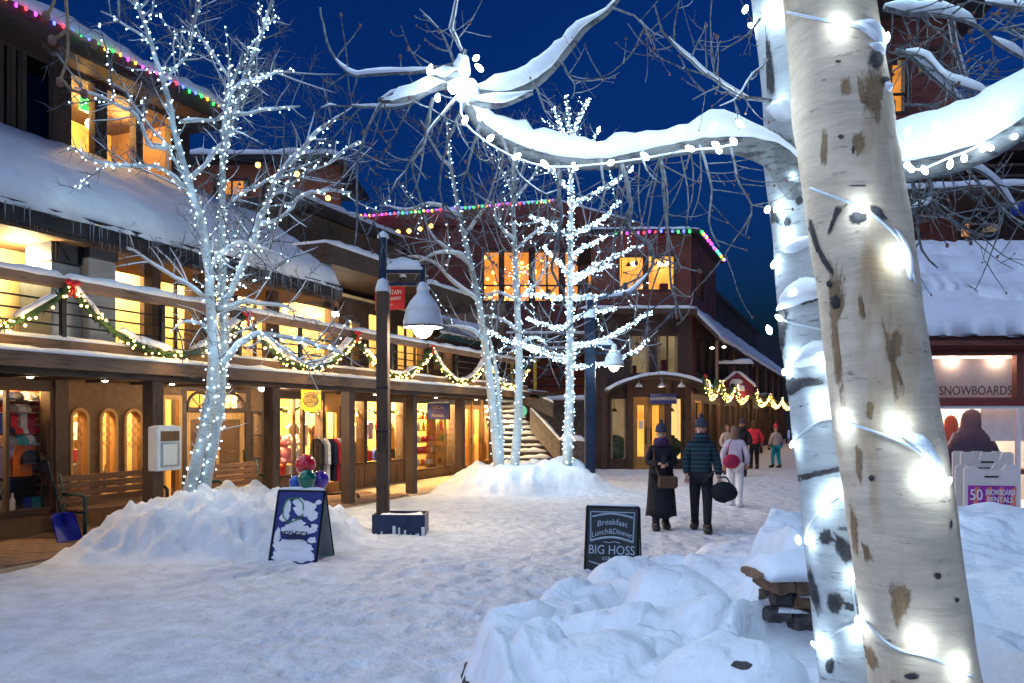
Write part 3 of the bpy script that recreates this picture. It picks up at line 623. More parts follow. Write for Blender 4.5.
# --- deck-level wall (second storey)
ZD, ZT = 2.76, 4.95
def up(px, q=QW): return S(px, q)
def uwall(a, b, mat='siding', za=ZD, zb=ZT, name='wall'): lbox(name, mat, a, b, QW, QW + 0.25, za, zb)
uwall(4, up(-60)); 
lbox('wall', 'cream', up(-60), up(62), QW + 0.02, QW + 0.2, ZD, ZT)
uwall(up(62), up(66), 'timber_post', name='post')
def upwin(xa, xb, za, zb, mull=(), lit=None, depth=1.6):
    a, b = up(xa), up(xb); w_ = frame_part('window', 'timber_post', a, b, za, zb, QW, 0.05, mullions=mull)
    if ZD < za: uwall(a, b, 'siding', ZD, za)
    if zb < ZT: uwall(a, b, 'timber', zb, ZT, 'header')
    return w_
upwin(66, 150, 2.95, 4.55, (0.45,)); uwall(up(150), up(157), 'timber_post', name='post')
upwin(157, 194, 2.95, 4.45, (0.5,)); uwall(up(194), up(196), 'timber_post', name='post')
upwin(196, 232, 2.95, 4.45, (0.5,)); uwall(up(232), up(235), 'timber_post', name='post')
upwin(235, 271, 3.1, 4.6, (0.55,)); uwall(up(271), up(277), 'timber_post', name='post')
upwin(277, 333, 3.2, 4.6); uwall(up(333), up(345), 'siding'); 
upwin(345, 360, 3.2, 4.4); uwall(up(360), up(366), 'timber_post', name='post'); door2 = frame_part('door', 'timber_post', up(366), up(388), ZD, 4.75, QW, 0.1, bars=(0.4,)); uwall(up(366), up(388), 'timber', 4.75, ZT, 'header')
uwall(up(388), up(396), 'timber_post', name='post'); upwin(396, 424, 3.2, 4.55, (0.33, 0.66)); uwall(up(424), up(432), 'siding'); upwin(432, 452, 3.3, 4.3, (0.5,)); uwall(up(452), SE + 0.4, 'siding_dark')
UQ = QW + 2.6
lbox('upper_floor', 'shop_floor', 4, SE, QW + 0.25, UQ, ZD - 0.05, ZD + 0.03); lbox('upper_back_wall', 'cream', 4, SE, UQ, UQ + 0.15, ZD, ZT + 0.1); lbox('upper_ceiling', 'cream', 4, SE, QW, UQ, ZT, ZT + 0.08)
for px in (64, 153, 234, 274, 340, 392, 428): a = up(px) + 0.05; lbox('partition', 'cream', a, a + 0.1, QW + 0.26, UQ, ZD, ZT)
for px, pw in ((80, 60), (125, 60), (166, 40), (212, 60), (250, 70), (295, 55), (320, 55), (352, 30), (376, 20), (408, 35), (442, 35)): lamp('ceiling_lamp', L(up(px), QW + 1.1, ZT - 0.25), pw * 3.6, WARM, 0.1, lb)
lamp('soffit_lamp', L(up(-14), QW - 0.75, 4.15), 120, (1.0, 0.75, 0.38), 0.1, lb)
# visible globe lights in the deck-level rooms
for px, y in ((114, 267), (285, 311), (322, 308), (300, 318), (355, 330), (408, 330)):
    s_, q_, z_ = on(px, y, QW + 1.0); MB().ball((s_ - s0, 1.0, z_), 0.07, 10, 6).build('globe_light', 'lamp_globe', lb, True)
# posts standing on the deck that carry the eave
for px in (152, 200, 272, 344):
    s_ = S(px, 10.6); lbox('eave_post', 'timber_post', s_ - 0.09, s_ + 0.09, 10.5, 10.68, 2.76, 4.62)
# --- snowy lean-to roof over the deck
EQ, EZ, UQ2, UZ = 10.05, 4.72, 13.5, 6.75; RS, RE = 2.0, S(341, 10.05)
RT = S(262, UQ2)                              # upper end of the hip
mb = MB(); v = [L(RS, EQ, EZ), L(RE, EQ, EZ), L(RT, UQ2, UZ), L(RS, UQ2, UZ)]; dn = (0, 0, -0.28)
mb.add(v + [(p[0], p[1], p[2] - 0.3) for p in v], [(0, 1, 2, 3), (7, 6, 5, 4), (0, 4, 5, 1), (1, 5, 6, 2), (2, 6, 7, 3), (3, 7, 4, 0)])
roof = mb.build('roof', 'roof_dark', lb)
lbox('soffit', 'soffit', RS, RE - 0.1, EQ + 0.12, QW - 0.01, EZ - 0.31, EZ - 0.305 + 0.06)
lbox('eave_beam', 'timber', RS, RE - 0.05, EQ + 0.022, EQ + 0.12, EZ - 0.35, EZ - 0.25)
def snow_slab(a, b, c, d, th, nu=60, nv=14, seed=0.0, edge=0.7):
    """thick uneven snow on a sloping roof: corners eave-left, eave-right, top-right, top-left"""
    a, b, c, d = map(Vector, (a, b, c, d)); vs = []; nrm = (b - a).cross(d - a).normalized(); nrm = nrm if nrm.z > 0 else -nrm
    for i in range(nu + 1):
        for j in range(nv + 1):
            u = i / nu; w = j / nv; lo = a + (b - a) * u; hi = d + (c - d) * u; p = lo + (hi - lo) * w
            e = min(1.0, (w * nv) / 1.6 + 0.0) ** 0.5 if w < 0.3 else 1.0
            e *= min(1, (u * nu / 1.5 + 0.2)) ** .5 * min(1, ((1 - u) * nu / 1.5 + 0.2)) ** .5
            k = th * (0.9 + 0.35 * mnoise.noise(Vector((p.x * 0.7 + seed, p.y * 0.9, p.z))) + 0.12 * mnoise.noise(Vector((p.x * 3 + seed, p.y * 3, p.z * 3))))
            dp = (lo - hi).normalized() * (0.10 + 0.12 * mnoise.noise(Vector((u * nu * 0.25 + seed, 5, 1)))) if j == 0 else Vector((0, 0, 0))
            q = p + nrm * (k * max(e, 0.05)) + dp * edge + (Vector((0, 0, -0.06 - 0.1 * abs(mnoise.noise(Vector((u * nu * 0.6 + seed, 2, 2)))))) if j == 0 else Vector((0, 0, 0)))
            vs.append(q)
    base = len(vs); vs += [a, b, c, d]
    fs = [(i * (nv + 1) + j, (i + 1) * (nv + 1) + j, (i + 1) * (nv + 1) + j + 1, i * (nv + 1) + j + 1) for i in range(nu) for j in range(nv)]
    fs += [tuple([base, base + 1] + [i * (nv + 1) for i in range(nu, -1, -1)])]
    fs += [tuple([base + 1, base + 2] + [nu * (nv + 1) + j for j in range(nv, -1, -1)]), tuple([base, base + 3][::-1] + [j for j in range(nv + 1)])]
    return MB().add(vs, fs)
snow_slab(L(RS, EQ, EZ), L(RE, EQ, EZ), L(RT, UQ2, UZ), L(RS, UQ2, UZ), 0.30, 90, 16).build('snow', 'snow', roof, True)
# dark matted wind-crust and icicles hanging along the eave
ic = MB(); random.seed(11); s_ = RS + 0.1
while s_ < RE:
    h_ = (0.02 + 0.28 * max(0.0, mnoise.noise(Vector((s_ * 1.3, 4, 0))) + 0.25) * random.random() ** 1.5 + 0.06 * random.random()); r_ = random.uniform(0.008, 0.018); y_ = EQ + random.uniform(-0.06, 0.03)
    ic.tube([L(s_, y_, EZ - 0.06), L(s_, y_, EZ - 0.12 - h_ * 0.5), L(s_ + random.uniform(-.01, .01), y_, EZ - 0.14 - h_ - 0.12)], [r_, r_ * 0.7, 0.002], 5); s_ += random.uniform(0.025, 0.09)
m_, n_, l_, b_ = mk('ice'); b_.inputs['Base Color'].default_value = (0.55, 0.58, 0.62, 1); b_.inputs['Roughness'].default_value = 0.15; b_.inputs['Transmission Weight'].default_value = 0.5
tn = nz(n_, l_, 12, 2); bump(n_, l_, tn.outputs['Fac'], b_, 0.3, 0.005)
o = ic.build('icicles', 'ice', roof, True); o['kind'] = 'stuff'
fb = lbox('fascia', 'roof_dark', RS, RE, EQ - 0.03, EQ + 0.02, EZ - 0.28, EZ + 0.0, roof)
# --- top storey with ribbon windows
TQ, T0, T1 = 13.5, 6.75, 8.42; TE = S(188, TQ)
lbox('upper_wall', 'timber', 2, TE, TQ, TQ + 0.25, 6.2, T0 + 0.18)
wins = [(-70, -2), (0, 9), (12, 20), (23, 51), (68, 96), (104, 137), (140, 172)]
prev = 2.0
for k, (xa, xb) in enumerate(wins):
    a, b = S(xa, TQ), S(xb, TQ)
    lbox('mullion_post', 'timber_post', prev, a, TQ - 0.05, TQ + 0.2, T0 + 0.18, T1); prev = b
    fr_ = frame_part('window', 'timber_post', a, b, T0 + 0.18, T1, TQ, 0.05, pane='pane_dark' if xb < 60 else 'pane')
lbox('mullion_post', 'timber_post', prev, TE, TQ - 0.05, TQ + 0.2, T0 + 0.18, T1)
lbox('room_back', 'shop_wall', S(58, TQ), TE, TQ + 2.2, TQ + 2.3, T0, T1 + 0.3); lbox('room_back', 'siding_dark', 2, S(58, TQ), TQ + 1.2, TQ + 1.3, T0, T1 + 0.3); lbox('room_ceiling', 'honey_x', 2, TE, TQ + 0.2, TQ + 2.3, T1 + 0.02, T1 + 0.1)
lbox('partition', 'siding_dark', S(58, TQ), S(58, TQ) + 0.1, TQ + 0.2, TQ + 2.2, T0, T1 + 0.2); lbox('room_floor', 'shop_floor', 2, TE, TQ + 0.2, TQ + 2.2, T0 - 0.1, T0)
lbox('end_wall', 'siding', TE - 0.12, TE, TQ + 0.2, TQ + 2.2, T0, T1)
for px, pw in ((88, 70), (120, 70), (155, 45)): lamp('room_lamp', L(S(px, TQ), TQ + 0.9, T1 - 0.3), pw * 1.9, (1.0, 0.58, 0.18), 0.1, lb)
s_, q_, z_ = on(91, 124, TQ + 0.9); MB().ball((s_ - s0, q_ - QW, z_), 0.11, 10, 6).build('globe_light', 'lamp_globe', lb, True)
s_, q_, z_ = on(88, 106, TQ + 0.8); es = MB().box(s_ - s0 - 0.19, s_ - s0 + 0.19, q_ - QW - 0.02, q_ - QW + 0.03, z_ - 0.13, z_ + 0.13).build('exit_sign', 'exit_green', lb)
text('lettering', 'EXIT', 0.17, 'white_paint', es, (s_ - s0, q_ - QW - 0.026, z_))
lbox('eave', 'timber', 2, TE + 0.5, TQ - 0.75, TQ + 3, T1, T1 + 0.14); lbox('eave_fascia', 'timber', 2, TE + 0.52, TQ - 0.8, TQ - 0.72, T1 + 0.02, T1 + 0.34)
up_roof = lbox('roof', 'roof_dark', 2, TE + 0.5, TQ - 0.72, TQ + 3, T1 + 0.14, T1 + 0.36)
MB().drift(L(2, TQ - 0.45, T1 + 0.36), L(TE + 0.5, TQ - 0.45, T1 + 0.36), 0.7, 0.30, 0.3).build('snow', 'snow', up_roof, True)
MB().drift(L(2, TQ - 0.04, T0 + 0.12), L(TE, TQ - 0.04, T0 + 0.12), 0.22, 0.07, 0.3).build('snow', 'snow', lb, True)
# --- box-like entry block beyond the hip roof, with flat snowy canopies
CB = 10.2
s1, s2 = S(322, 11.2), S(427, CB)
def zc(px, y, q): return Zat(px, y, q)
zz = 5.62
can = lbox('canopy', 'timber', S(326, CB) , s2, CB, QW + 2.5, zz - 0.42, zz); MB().drift(L(S(326, CB), CB + 0.5, zz), L(s2, CB + 0.5, zz), 1.1, 0.2, 0.25).build('snow', 'snow', can, True)
lbox('upper_wall', 'siding', RT, S(402, QW + 1.0), QW + 1.0, QW + 4.0, zz, 7.15)
cap = lbox('parapet', 'timber', RT, S(402, QW + 1.0) + 0.12, QW + 0.85, QW + 4.0, 7.15, 7.45); MB().drift(L(RT, QW + 1.3, 7.45), L(S(402, QW + 1.0), QW + 1.3, 7.45), 0.9, 0.22, 0.25).build('snow', 'snow', cap, True)
can2 = lbox('canopy', 'timber', S(432, CB), S(480, CB), CB, QW + 2.0, 5.08, 5.48); MB().drift(L(S(432, CB), CB + 0.4, 5.48), L(S(480, CB), CB + 0.4, 5.48), 0.9, 0.16, 0.25).build('snow', 'snow', can2, True)
mb = MB(); a_ = [L(S(440, CB + .3), CB + 0.3, 4.35), L(S(487, CB + .3), CB + 0.3, 4.35), L(S(470, QW + 1), QW + 0.6, 5.15), L(S(428, QW + 1), QW + 0.6, 5.15)]
mb.add(a_ + [(p[0], p[1], p[2] - 0.25) for p in a_], [(0, 1, 2, 3), (7, 6, 5, 4), (0, 4, 5, 1), (1, 5, 6, 2), (2, 6, 7, 3), (3, 7, 4, 0)]); rf = mb.build('roof', 'green_metal', lb)
snow_slab(*a_, 0.16, 24, 8, 9.0).build('snow', 'snow', rf, True)
# --- sheet-metal ventilation cabinet on the deck
s_a, s_b = S(47, 10.6), S(75, 10.6)
vt = thing('ventilation_duct', 'grey sheet metal duct cabinet with dark hood standing on the snowy deck', 'duct', W(s_a, 10.5, 2.76), TH)
wd = S(106, 10.6) - s_a
MB().cbox(0, wd * 0.5, 0.0, 0.7, 0, 1.35, 0.015).build('cabinet', 'sheet_metal', vt); MB().cbox(wd * 0.5 + 0.01, wd, -0.12, 0.7, 0.0, 1.5, 0.015).build('side_duct', 'grey_paint', vt)
MB().cbox(wd * 0.5 + 0.01, wd + 0.02, -0.14, 0.72, 1.502, 1.9, 0.01).build('hood', 'duct_dark', vt); MB().cbox(0.02, wd * 0.5 - 0.01, 0.02, 0.6, 1.36, 1.75, 0.02).build('fan_box', 'duct_dark', vt)
MB().box(0.05, 0.08, -0.02, 0.019, 1.38, 1.74).box(wd * 0.45, wd * 0.48, -0.02, 0.019, 1.38, 1.74).tube([(0.07, 0.0, 1.7), (wd * 0.3, 0.0, 1.4)], 0.015, 4).build('bracket', 'black_metal', vt)
# --- floodlights and wall lights of the arcade
def spotlight(px, y, q, label, power, mat='flood', r=0.07, group=None):
    s_, q_, z_ = on(px, y, q); p = W(s_, q_, z_)
    t = thing('wall_light', label, 'light', p, TH, group)
    MB().lathe([(0.02, 0.16), (0.05, 0.12), (r + 0.01, 0.02)], n=12).build('housing', 'black_metal', t, True); MB().ball((0, 0, 0), r, 12, 8).build('bulb', mat, t, True)
    lamp('glow', (0, -0.14, -0.04), power, (1.0, 0.88, 0.66), 0.06, t); return t
spotlight(262, 388, 10.6, 'bright flood lamp over the bench beside the yellow sign shop', 110)
for k, (px, lab) in enumerate(((30, 'over the corner shop window'), (105, 'over the arched windows'), (172, 'beside the notice cabinet'), (228, 'over the carved doors'), (318, 'behind the yellow hanging sign'), (375, 'between the two middle posts'), (436, 'behind the blue hanging sign'), (476, 'over the far arcade doors'))):
    s_ = S(px, 10.75); t = thing('downlight', f'small warm downlight under the arcade ceiling {lab}', 'light', W(s_, 10.75, 2.44), TH, 'downlights under the arcade ceiling')
    MB().lathe([(0.05, 0.09), (0.06, 0.05), (0.065, 0.0), (0.055, 0.0)], n=12).build('housing', 'black_metal', t, True); MB().ball((0, 0, 0.0), 0.045, 10, 6, sz=0.5).build('bulb', 'lamp_globe', t, True); lamp('downlight_beam', (0, 0, -0.05), 6, (1.0, 0.68, 0.34), 0.05, t)
spotlight(497, 402, 10.8, 'bright flood lamp at the far end of the arcade', 60)
spotlight(336, 313, 11.45, 'glowing wall lantern on the deck beside the large upper window', 26, 'lamp_globe', 0.11)

# ================================================================ MIDDLE AND RIGHT-HAND BUILDINGS
def fx(px, D): return (px - HX) / F * D
def fz(y, D): return EYE + (HY - y) / F * D
def framed(parent, name, mat, x0, x1, z0, z1, y, d=0.14, w=0.07, mull=(), bars=(), pane='pane', lit=None, gap=0.5, bare=False):
    """framed window in a wall facing -y; the lit room surface stands `gap` behind the pane"""
    mb = MB(); mb.box(x0, x0 + w, y - 0.04, y + d, z0, z1); mb.box(x1 - w, x1, y - 0.04, y + d, z0, z1); mb.box(x0 + w, x1 - w, y - 0.04, y + d, z1 - w, z1); mb.box(x0 + w, x1 - w, y - 0.04, y + d, z0, z0 + w)
    o = mb.build(name, mat, parent)
    for m_ in mull: xm = x0 + (x1 - x0) * m_; bx('mullion', mat, o, xm - w * 0.4, xm + w * 0.4, y - 0.02, y + d - 0.02, z0 + w, z1 - w)
    for b_ in bars: zm = z0 + (z1 - z0) * b_; bx('bar', mat, o, x0 + w, x1 - w, y - 0.01, y + d - 0.03, zm - w * 0.35, zm + w * 0.35)
    bx('pane', pane, o, x0 + w * 0.5, x1 - w * 0.5, y + 0.03, y + 0.038, z0 + w * 0.5, z1 - w * 0.5)
    if lit:
        bx('room_backdrop', lit, o, x0 - 0.1, x1 + 0.1, y + gap, y + gap + 0.02, z0 - 0.1, z1 + 0.1); W_ = x1 - x0; H_ = z1 - z0; r1 = random.random()
        if r1 < 0.75 and not bare: bx('curtain', 'goods_tan', o, x0 + w, x0 + w + W_ * random.uniform(0.08, 0.2), y + 0.12, y + 0.16, z0 + w, z1 - w); bx('curtain', 'goods_tan', o, x1 - w - W_ * random.uniform(0.06, 0.18), x1 - w, y + 0.12, y + 0.16, z0 + w, z1 - w)
        xf = x0 + W_ * random.uniform(0.25, 0.6); MB().cbox(xf, xf + W_ * random.uniform(0.15, 0.3), y + gap * 0.45, y + gap * 0.8, z0, z0 + H_ * random.uniform(0.18, 0.42), 0.02).build('furniture', random.choice(['goods_brown', 'goods_maroon', 'goods_grey']), o)
        xl = x0 + W_ * random.uniform(0.3, 0.7); MB().lathe([(0.02, 0.12), (0.11, 0.0), (0.1, -0.01)], (xl, y + gap * 0.5, z1 - H_ * 0.22), 10).tube([(xl, y + gap * 0.5, z1 - H_ * 0.22 + 0.12), (xl, y + gap * 0.5, z1)], 0.008, 4).build('pendant', 'sign_brown', o, True)
    return o
def wall_with(parent, mat, x0, x1, z0, z1, y, th, holes):
    """wall facing -y as rectangular pieces round the holes (x0,x1,z0,z1), sorted by x and not overlapping in x"""
    cur = x0
    for hx0, hx1, hz0, hz1 in sorted(holes):
        if hx0 > cur + 1e-3: bx('wall', mat, parent, cur, hx0, y, y + th, z0, z1)
        if hz0 > z0 + 1e-3: bx('wall', mat, parent, hx0, hx1, y, y + th, z0, hz0)
        if hz1 < z1 - 1e-3: bx('wall', mat, parent, hx0, hx1, y, y + th, hz1, z1)
        cur = hx1
    if x1 > cur + 1e-3: bx('wall', mat, parent, cur, x1, y, y + th, z0, z1)

# --- corner building with the arched canopy (frontal)
D = 29.0; cb = thing('corner_building', 'red brown three storey corner building with arched snowy entrance canopy', 'building', (fx(650, D), D, 0), 0)
ox = fx(650, D)
def cxp(px): return fx(px, D) - ox
def czp(y): return fz(y, D)
x0, x1 = cxp(592), cxp(691)
z1f, z2f, z3f = czp(376), czp(316), czp(234)
# ground floor
g = [(609, 628), (631, 666), (669, 683)]
holes = [(cxp(a), cxp(b), 0.0 if k == 1 else 0.3, czp(397)) for k, (a, b) in enumerate(g)]
wall_with(cb, 'siding_dark', x0, x1, -0.2, z1f, 0, 0.3, holes)
framed(cb, 'window', 'timber_post', holes[0][0], holes[0][1], 0.3, czp(397), 0.02, 0.09, lit='lit_dim', gap=1.2)
framed(cb, 'window', 'timber_post', holes[2][0], holes[2][1], 0.3, czp(397), 0.02, 0.09, lit='lit_cream', gap=1.2)
MB().ball((holes[0][0] + 0.35, 0.6, 0.75), 0.42, 12, 8, amp=0.5, fr=5).build('plant', 'plant', cb); MB().ball((holes[2][0] + 0.3, 0.6, 0.8), 0.3, 12, 8, amp=0.5, fr=5).build('plant', 'plant', cb)
hx0, hx1, _, hz1 = holes[1]; mid = (hx0 + hx1) / 2
dfm = MB().box(hx0, hx0 + 0.1, 0.0, 0.2, 0, hz1).box(hx1 - 0.1, hx1, 0.0, 0.2, 0, hz1).box(hx0 + 0.1, hx1 - 0.1, 0.0, 0.2, hz1 - 0.12, hz1).build('door_frame', 'honey', cb)
for a, b in ((hx0 + 0.1, mid - 0.005), (mid + 0.005, hx1 - 0.1)):
    dd = MB().box(a, a + 0.14, 0.06, 0.12, 0.02, hz1 - 0.12).box(b - 0.14, b, 0.06, 0.12, 0.02, hz1 - 0.12).box(a + 0.14, b - 0.14, 0.06, 0.12, hz1 - 0.3, hz1 - 0.12).box(a + 0.14, b - 0.14, 0.06, 0.12, 0.02, 0.45).build('door', 'honey', cb)
    bx('pane', 'pane', dd, a + 0.14, b - 0.14, 0.085, 0.095, 0.45, hz1 - 0.3); MB().tube([(mid + (0.09 if a > mid - 0.02 else -0.09), 0.0, 0.9), (mid + (0.09 if a > mid - 0.02 else -0.09), 0.0, 1.5)], 0.02, 6).build('handle', 'black_metal', dd)
bx('notice', 'white_paint', cb, mid - 0.34, mid - 0.2, 0.045, 0.055, 1.45, 1.75)
bx('lobby_backdrop', 'lit_amber', cb, hx0, hx1, 1.3, 1.32, 0, hz1 + 0.1); bx('lobby_floor', 'shop_floor', cb, x0 + 0.3, x1 - 0.3, 0.3, 1.3, -0.2, 0.02)
for xx in (cxp(604), cxp(629.5), cxp(667.5), cxp(687)): bx('pilaster', 'timber_post', cb, xx - 0.11, xx + 0.11, -0.16, -0.001, -0.2, z1f)
# second storey windows
h2 = [(cxp(628), cxp(651), czp(375), czp(334)), (cxp(655), cxp(680), czp(375), czp(334))]
wall_with(cb, 'siding_dark', x0, x1, z1f + 0.003, z2f, 0, 0.3, h2)
framed(cb, 'window', 'timber_post', *h2[0], 0.02, 0.08, lit='lit_dim', gap=1.4); framed(cb, 'window', 'timber_post', *h2[1], 0.02, 0.08, mull=(0.5,), lit='lit_dim', gap=1.4)
# ledge with snow
lg = bx('ledge', 'timber', cb, x0 - 0.5, x1 + 0.1, -0.55, 0.3, z2f, z2f + 0.2); MB().drift((x0 - 0.5, -0.3, z2f + 0.2), (x1 + 0.1, -0.3, z2f + 0.2), 0.5, 0.13, 0.25).build('snow', 'snow', lg, True)
# top storey
h3 = [(cxp(618), cxp(645), czp(291), czp(255)), (cxp(647), cxp(676), czp(291), czp(254))]
wall_with(cb, 'redwood', x0, x1, z2f + 0.21, z3f, 0.05, 0.3, h3)
for h in h3: framed(cb, 'window', 'timber_post', *h, 0.07, 0.06, lit='lit_amber', gap=0.9, bare=True)
for k in range(9): bx('siding_board', 'redwood', cb, x0, x1, 0.02, 0.049, z2f + 0.24 + k * 0.17, z2f + 0.24 + k * 0.17 + 0.155) if z2f + 0.24 + k * 0.17 + 0.16 < h3[0][2] else None
for px in (636, 663, 670): MB().ball((cxp(px), 0.6, czp(261)), 0.09, 8, 6).build('globe_light', 'lamp_globe', cb, True)
rfc = bx('roof', 'roof_dark', cb, x0 - 0.1, x1 + 0.15, -0.12, 6.0, z3f, z3f + 0.15); MB().drift((x0 - 0.1, 0.15, z3f + 0.15), (x1 + 0.15, 0.15, z3f + 0.15), 0.5, 0.13, 0.25).build('snow', 'snow', rfc, True)
ch = bx('chimney', 'black_metal', rfc, cxp(645), cxp(652), 3, 3.3, z3f + 0.15, czp(213)); bx('chimney_cap', 'black_metal', rfc, cxp(643), cxp(654), 2.95, 3.35, czp(213), czp(210))
# arched canopy
n = 24; xa, xb = cxp(604), cxp(705); za = czp(392); hc = czp(377) - za
mb = MB(); arc_ = [(xa + (xb - xa) * k / n, za + hc * math.sin(math.pi * k / n) ** 0.8) for k in range(n + 1)]
mb.prism(arc_ + [(x, z - 0.09) for x, z in arc_[::-1]], -1.5, -0.17); cnp = mb.build('canopy', 'timber', cb)
mb = MB(); mb.prism([(x, z + 0.11 + 0.03 * mnoise.noise(Vector((x * 3, 0, 0)))) for x, z in arc_] + [(x, z + 0.004) for x, z in arc_[::-1]], -1.53, -0.17); mb.build('snow', 'snow', cnp, True)
for px in (633, 655, 674):
    c_ = (cxp(px), -1.3, czp(387)); MB().lathe([(0.02, 0.1), (0.05, 0.08), (0.14, -0.03), (0.13, -0.05)], c_, 10).tube([(c_[0], c_[1], c_[2] + 0.1), (c_[0], c_[1], c_[2] + 0.35)], 0.012, 4).build('canopy_lamp', 'shade_metal', cnp, True)
lamp('canopy_glow', (cxp(655), -1.2, czp(392)), 12, (1.0, 0.7, 0.4), 0.1, cb)
sg = bx('entrance_sign', 'sign_navy', cb, cxp(649), cxp(675.5), -0.24, -0.19, czp(404), czp(394)); text('lettering', '02-60 SNOWMASS KITCHEN', 0.155, 'white_paint', sg, ((cxp(649) + cxp(675.5)) / 2, -0.245, (czp(404) + czp(394)) / 2), sx=0.48)
# side wall along the street (receding); plane through the corner in the street direction
SD = Vector((0.4225, 1, 0)).normalized(); STH = math.atan2(SD.y, SD.x)
cor = Vector((fx(691, D), D + 0.02, 0))
def wing_s(px, off=0.0):
    """distance along the wing wall at picture column px (wall shifted `off` metres out towards the street)"""
    nrm = Vector((SD.y, -SD.x, 0)); p = cor - nrm * (-off); k = (px - HX) / F
    return (k * p.y - p.x) / (SD.x - k * SD.y)
wg = thing('street_wing', 'long dark timber shop wing with snowy awning roof receding down the street', 'building', cor, STH)
# local axes of the wing: x along the street, -y towards the street (right-hand side of the picture)
WL = wing_s(786)
def wz(px, y, off=0.0):
    s_ = wing_s(px, off); nrm = Vector((SD.y, -SD.x, 0)); d = cor.y + SD.y * s_ + nrm.y * off; return fz(y, d)
up_len = wing_s(716)
wall_with(wg, 'redwood', 0.02, up_len, z2f + 0.2, z3f, 0.0, 0.3, [(wing_s(695.5), wing_s(704), czp(293), czp(258))])
sw = framed(wg, 'window', 'timber_post', wing_s(695.5), wing_s(704), czp(293), czp(258), 0.02, 0.06, mull=(0.5,), lit='lit_cream', gap=0.8)
rr = bx('roof', 'roof_dark', wg, -0.05, up_len + 0.2, -0.3, 4, z3f, z3f + 0.15); MB().drift((0, -0.1, z3f + 0.15), (up_len + 0.2, -0.1, z3f + 0.15), 0.4, 0.12, 0.25).build('snow', 'snow', rr, True)
bx('upper_wall', 'siding_dark', wg, up_len, WL * 0.55, 0.4, 0.7, z2f, z3f - 1.2); rr = bx('roof', 'roof_dark', wg, up_len, WL * 0.55, 0.1, 3, z3f - 1.2, z3f - 1.05)
for k in range(4): bx('louver', 'sheet_metal', wg, up_len + 0.3, up_len + 2.2, 0.33, 0.39, z2f + 0.75 + k * 0.28, z2f + 0.87 + k * 0.28)
bx('side_panel', 'redwood', wg, 0.02, 0.4, -0.01, 0.28, -0.2, z2f + 0.19)
gh = []; s_ = 0.8
while s_ < WL - 2.0: gh.append((s_, s_ + 1.35, 0.35 if len(gh) % 3 else 0.0, 2.5)); s_ += 1.95
wall_with(wg, 'siding_dark', 0.41, WL, -0.2, 3.0, 0.0, 0.3, gh)
for k, h in enumerate(gh): framed(wg, 'window' if h[2] else 'door', 'honey' if k % 3 == 0 else 'timber_post', *h, 0.03, 0.1, mull=(0.5,) if h[2] else (), lit='lit_yellow' if k % 2 == 0 else 'lit_amber', gap=0.7)
uh = []; s_ = 1.0
while s_ < WL - 2.0: uh.append((s_, s_ + 1.2, 3.5, 5.0)); s_ += 1.9
wall_with(wg, 'siding_dark', 0.41, WL, 3.003, 5.6, 0.0, 0.3, uh)
for k, h in enumerate(uh): framed(wg, 'window', 'timber_post', *h, 0.03, 0.1, mull=(0.5,), pane='pane_dark', lit='lit_dim', gap=0.7)
bx('balcony', 'timber', wg, 0.6, WL, -1.1, -0.001, 2.75, 2.98); 
k = 0.7
while k < WL: bx('balcony_post', 'timber_post', wg, k, k + 0.14, -1.08, -0.94, -0.2, 2.75); bx('upper_post', 'rail_wood', wg, k, k + 0.1, -0.86, -0.76, 2.98, 4.7); k += 4.6
mb = MB(); a_ = [(0.1, -0.98, 4.8), (WL, -0.98, 4.8), (WL, 0.06, 5.9), (0.1, 0.06, 5.9)]
mb.add(a_ + [(p[0], p[1], p[2] - 0.18) for p in a_], [(0, 1, 2, 3), (7, 6, 5, 4), (0, 4, 5, 1), (1, 5, 6, 2), (2, 6, 7, 3), (3, 7, 4, 0)]); awn = mb.build('awning_roof', 'timber', wg)
snow_slab(*a_, 0.16, 60, 8, 4.0).build('snow', 'snow', awn, True)
for k in range(6): lamp('balcony_lamp', (1.5 + k * 4.5, -0.9, 2.6), 22, (1.0, 0.66, 0.3), 0.1, wg)
for px, y in ((712, 348), (724, 347)):
    s_ = wing_s(px, 1.0); MB().ball((s_, -1.0, wz(px, y, 1.0)), 0.07, 8, 6, sz=0.5).build('globe_light', 'lamp_globe', wg, True)

# --- far chalet block with the amber dining-room windows
D2 = 41.0; fb_ = thing('dining_chalet', 'dark red chalet block behind the stairs with amber lit dining room windows', 'building', (fx(500, D2), D2, 0), 0); o2 = fx(500, D2)
def dx(px): return fx(px, D2) - o2
def dz(y): return fz(y, D2)
hs = [(482, 501), (502, 531), (533, 561), (563, 580)]
hh = [(dx(a), dx(b), dz(303), dz(248)) for a, b in hs] + [(dx(586), dx(600), dz(290), dz(246)), (dx(601), dx(611), dz(288), dz(250))]
wall_with(fb_, 'redwood', dx(415), dx(640), -0.3, dz(226), 0, 0.3, hh)
for k, h in enumerate(hh): framed(fb_, 'window', 'timber_post', *h, 0.02, 0.1, w=0.12, mull=(0.5,) if k in (1, 2) else (), bars=(0.32,) if k < 4 else (), lit='lit_orange', gap=1.6, bare=True)
rfm = MB(); pr = [(dx(352), dz(219)), (dx(556), dz(201)), (dx(640), dz(226))]
rfm.prism([(dx(352), dz(246)), (dx(352), dz(219)), (dx(556), dz(201)), (dx(640), dz(224)), (dx(640), dz(226) - 0.0), (dx(415), dz(226) + 0.0), (dx(415), dz(246))], -0.12, 9); rfo = rfm.build('roof', 'redwood', fb_)
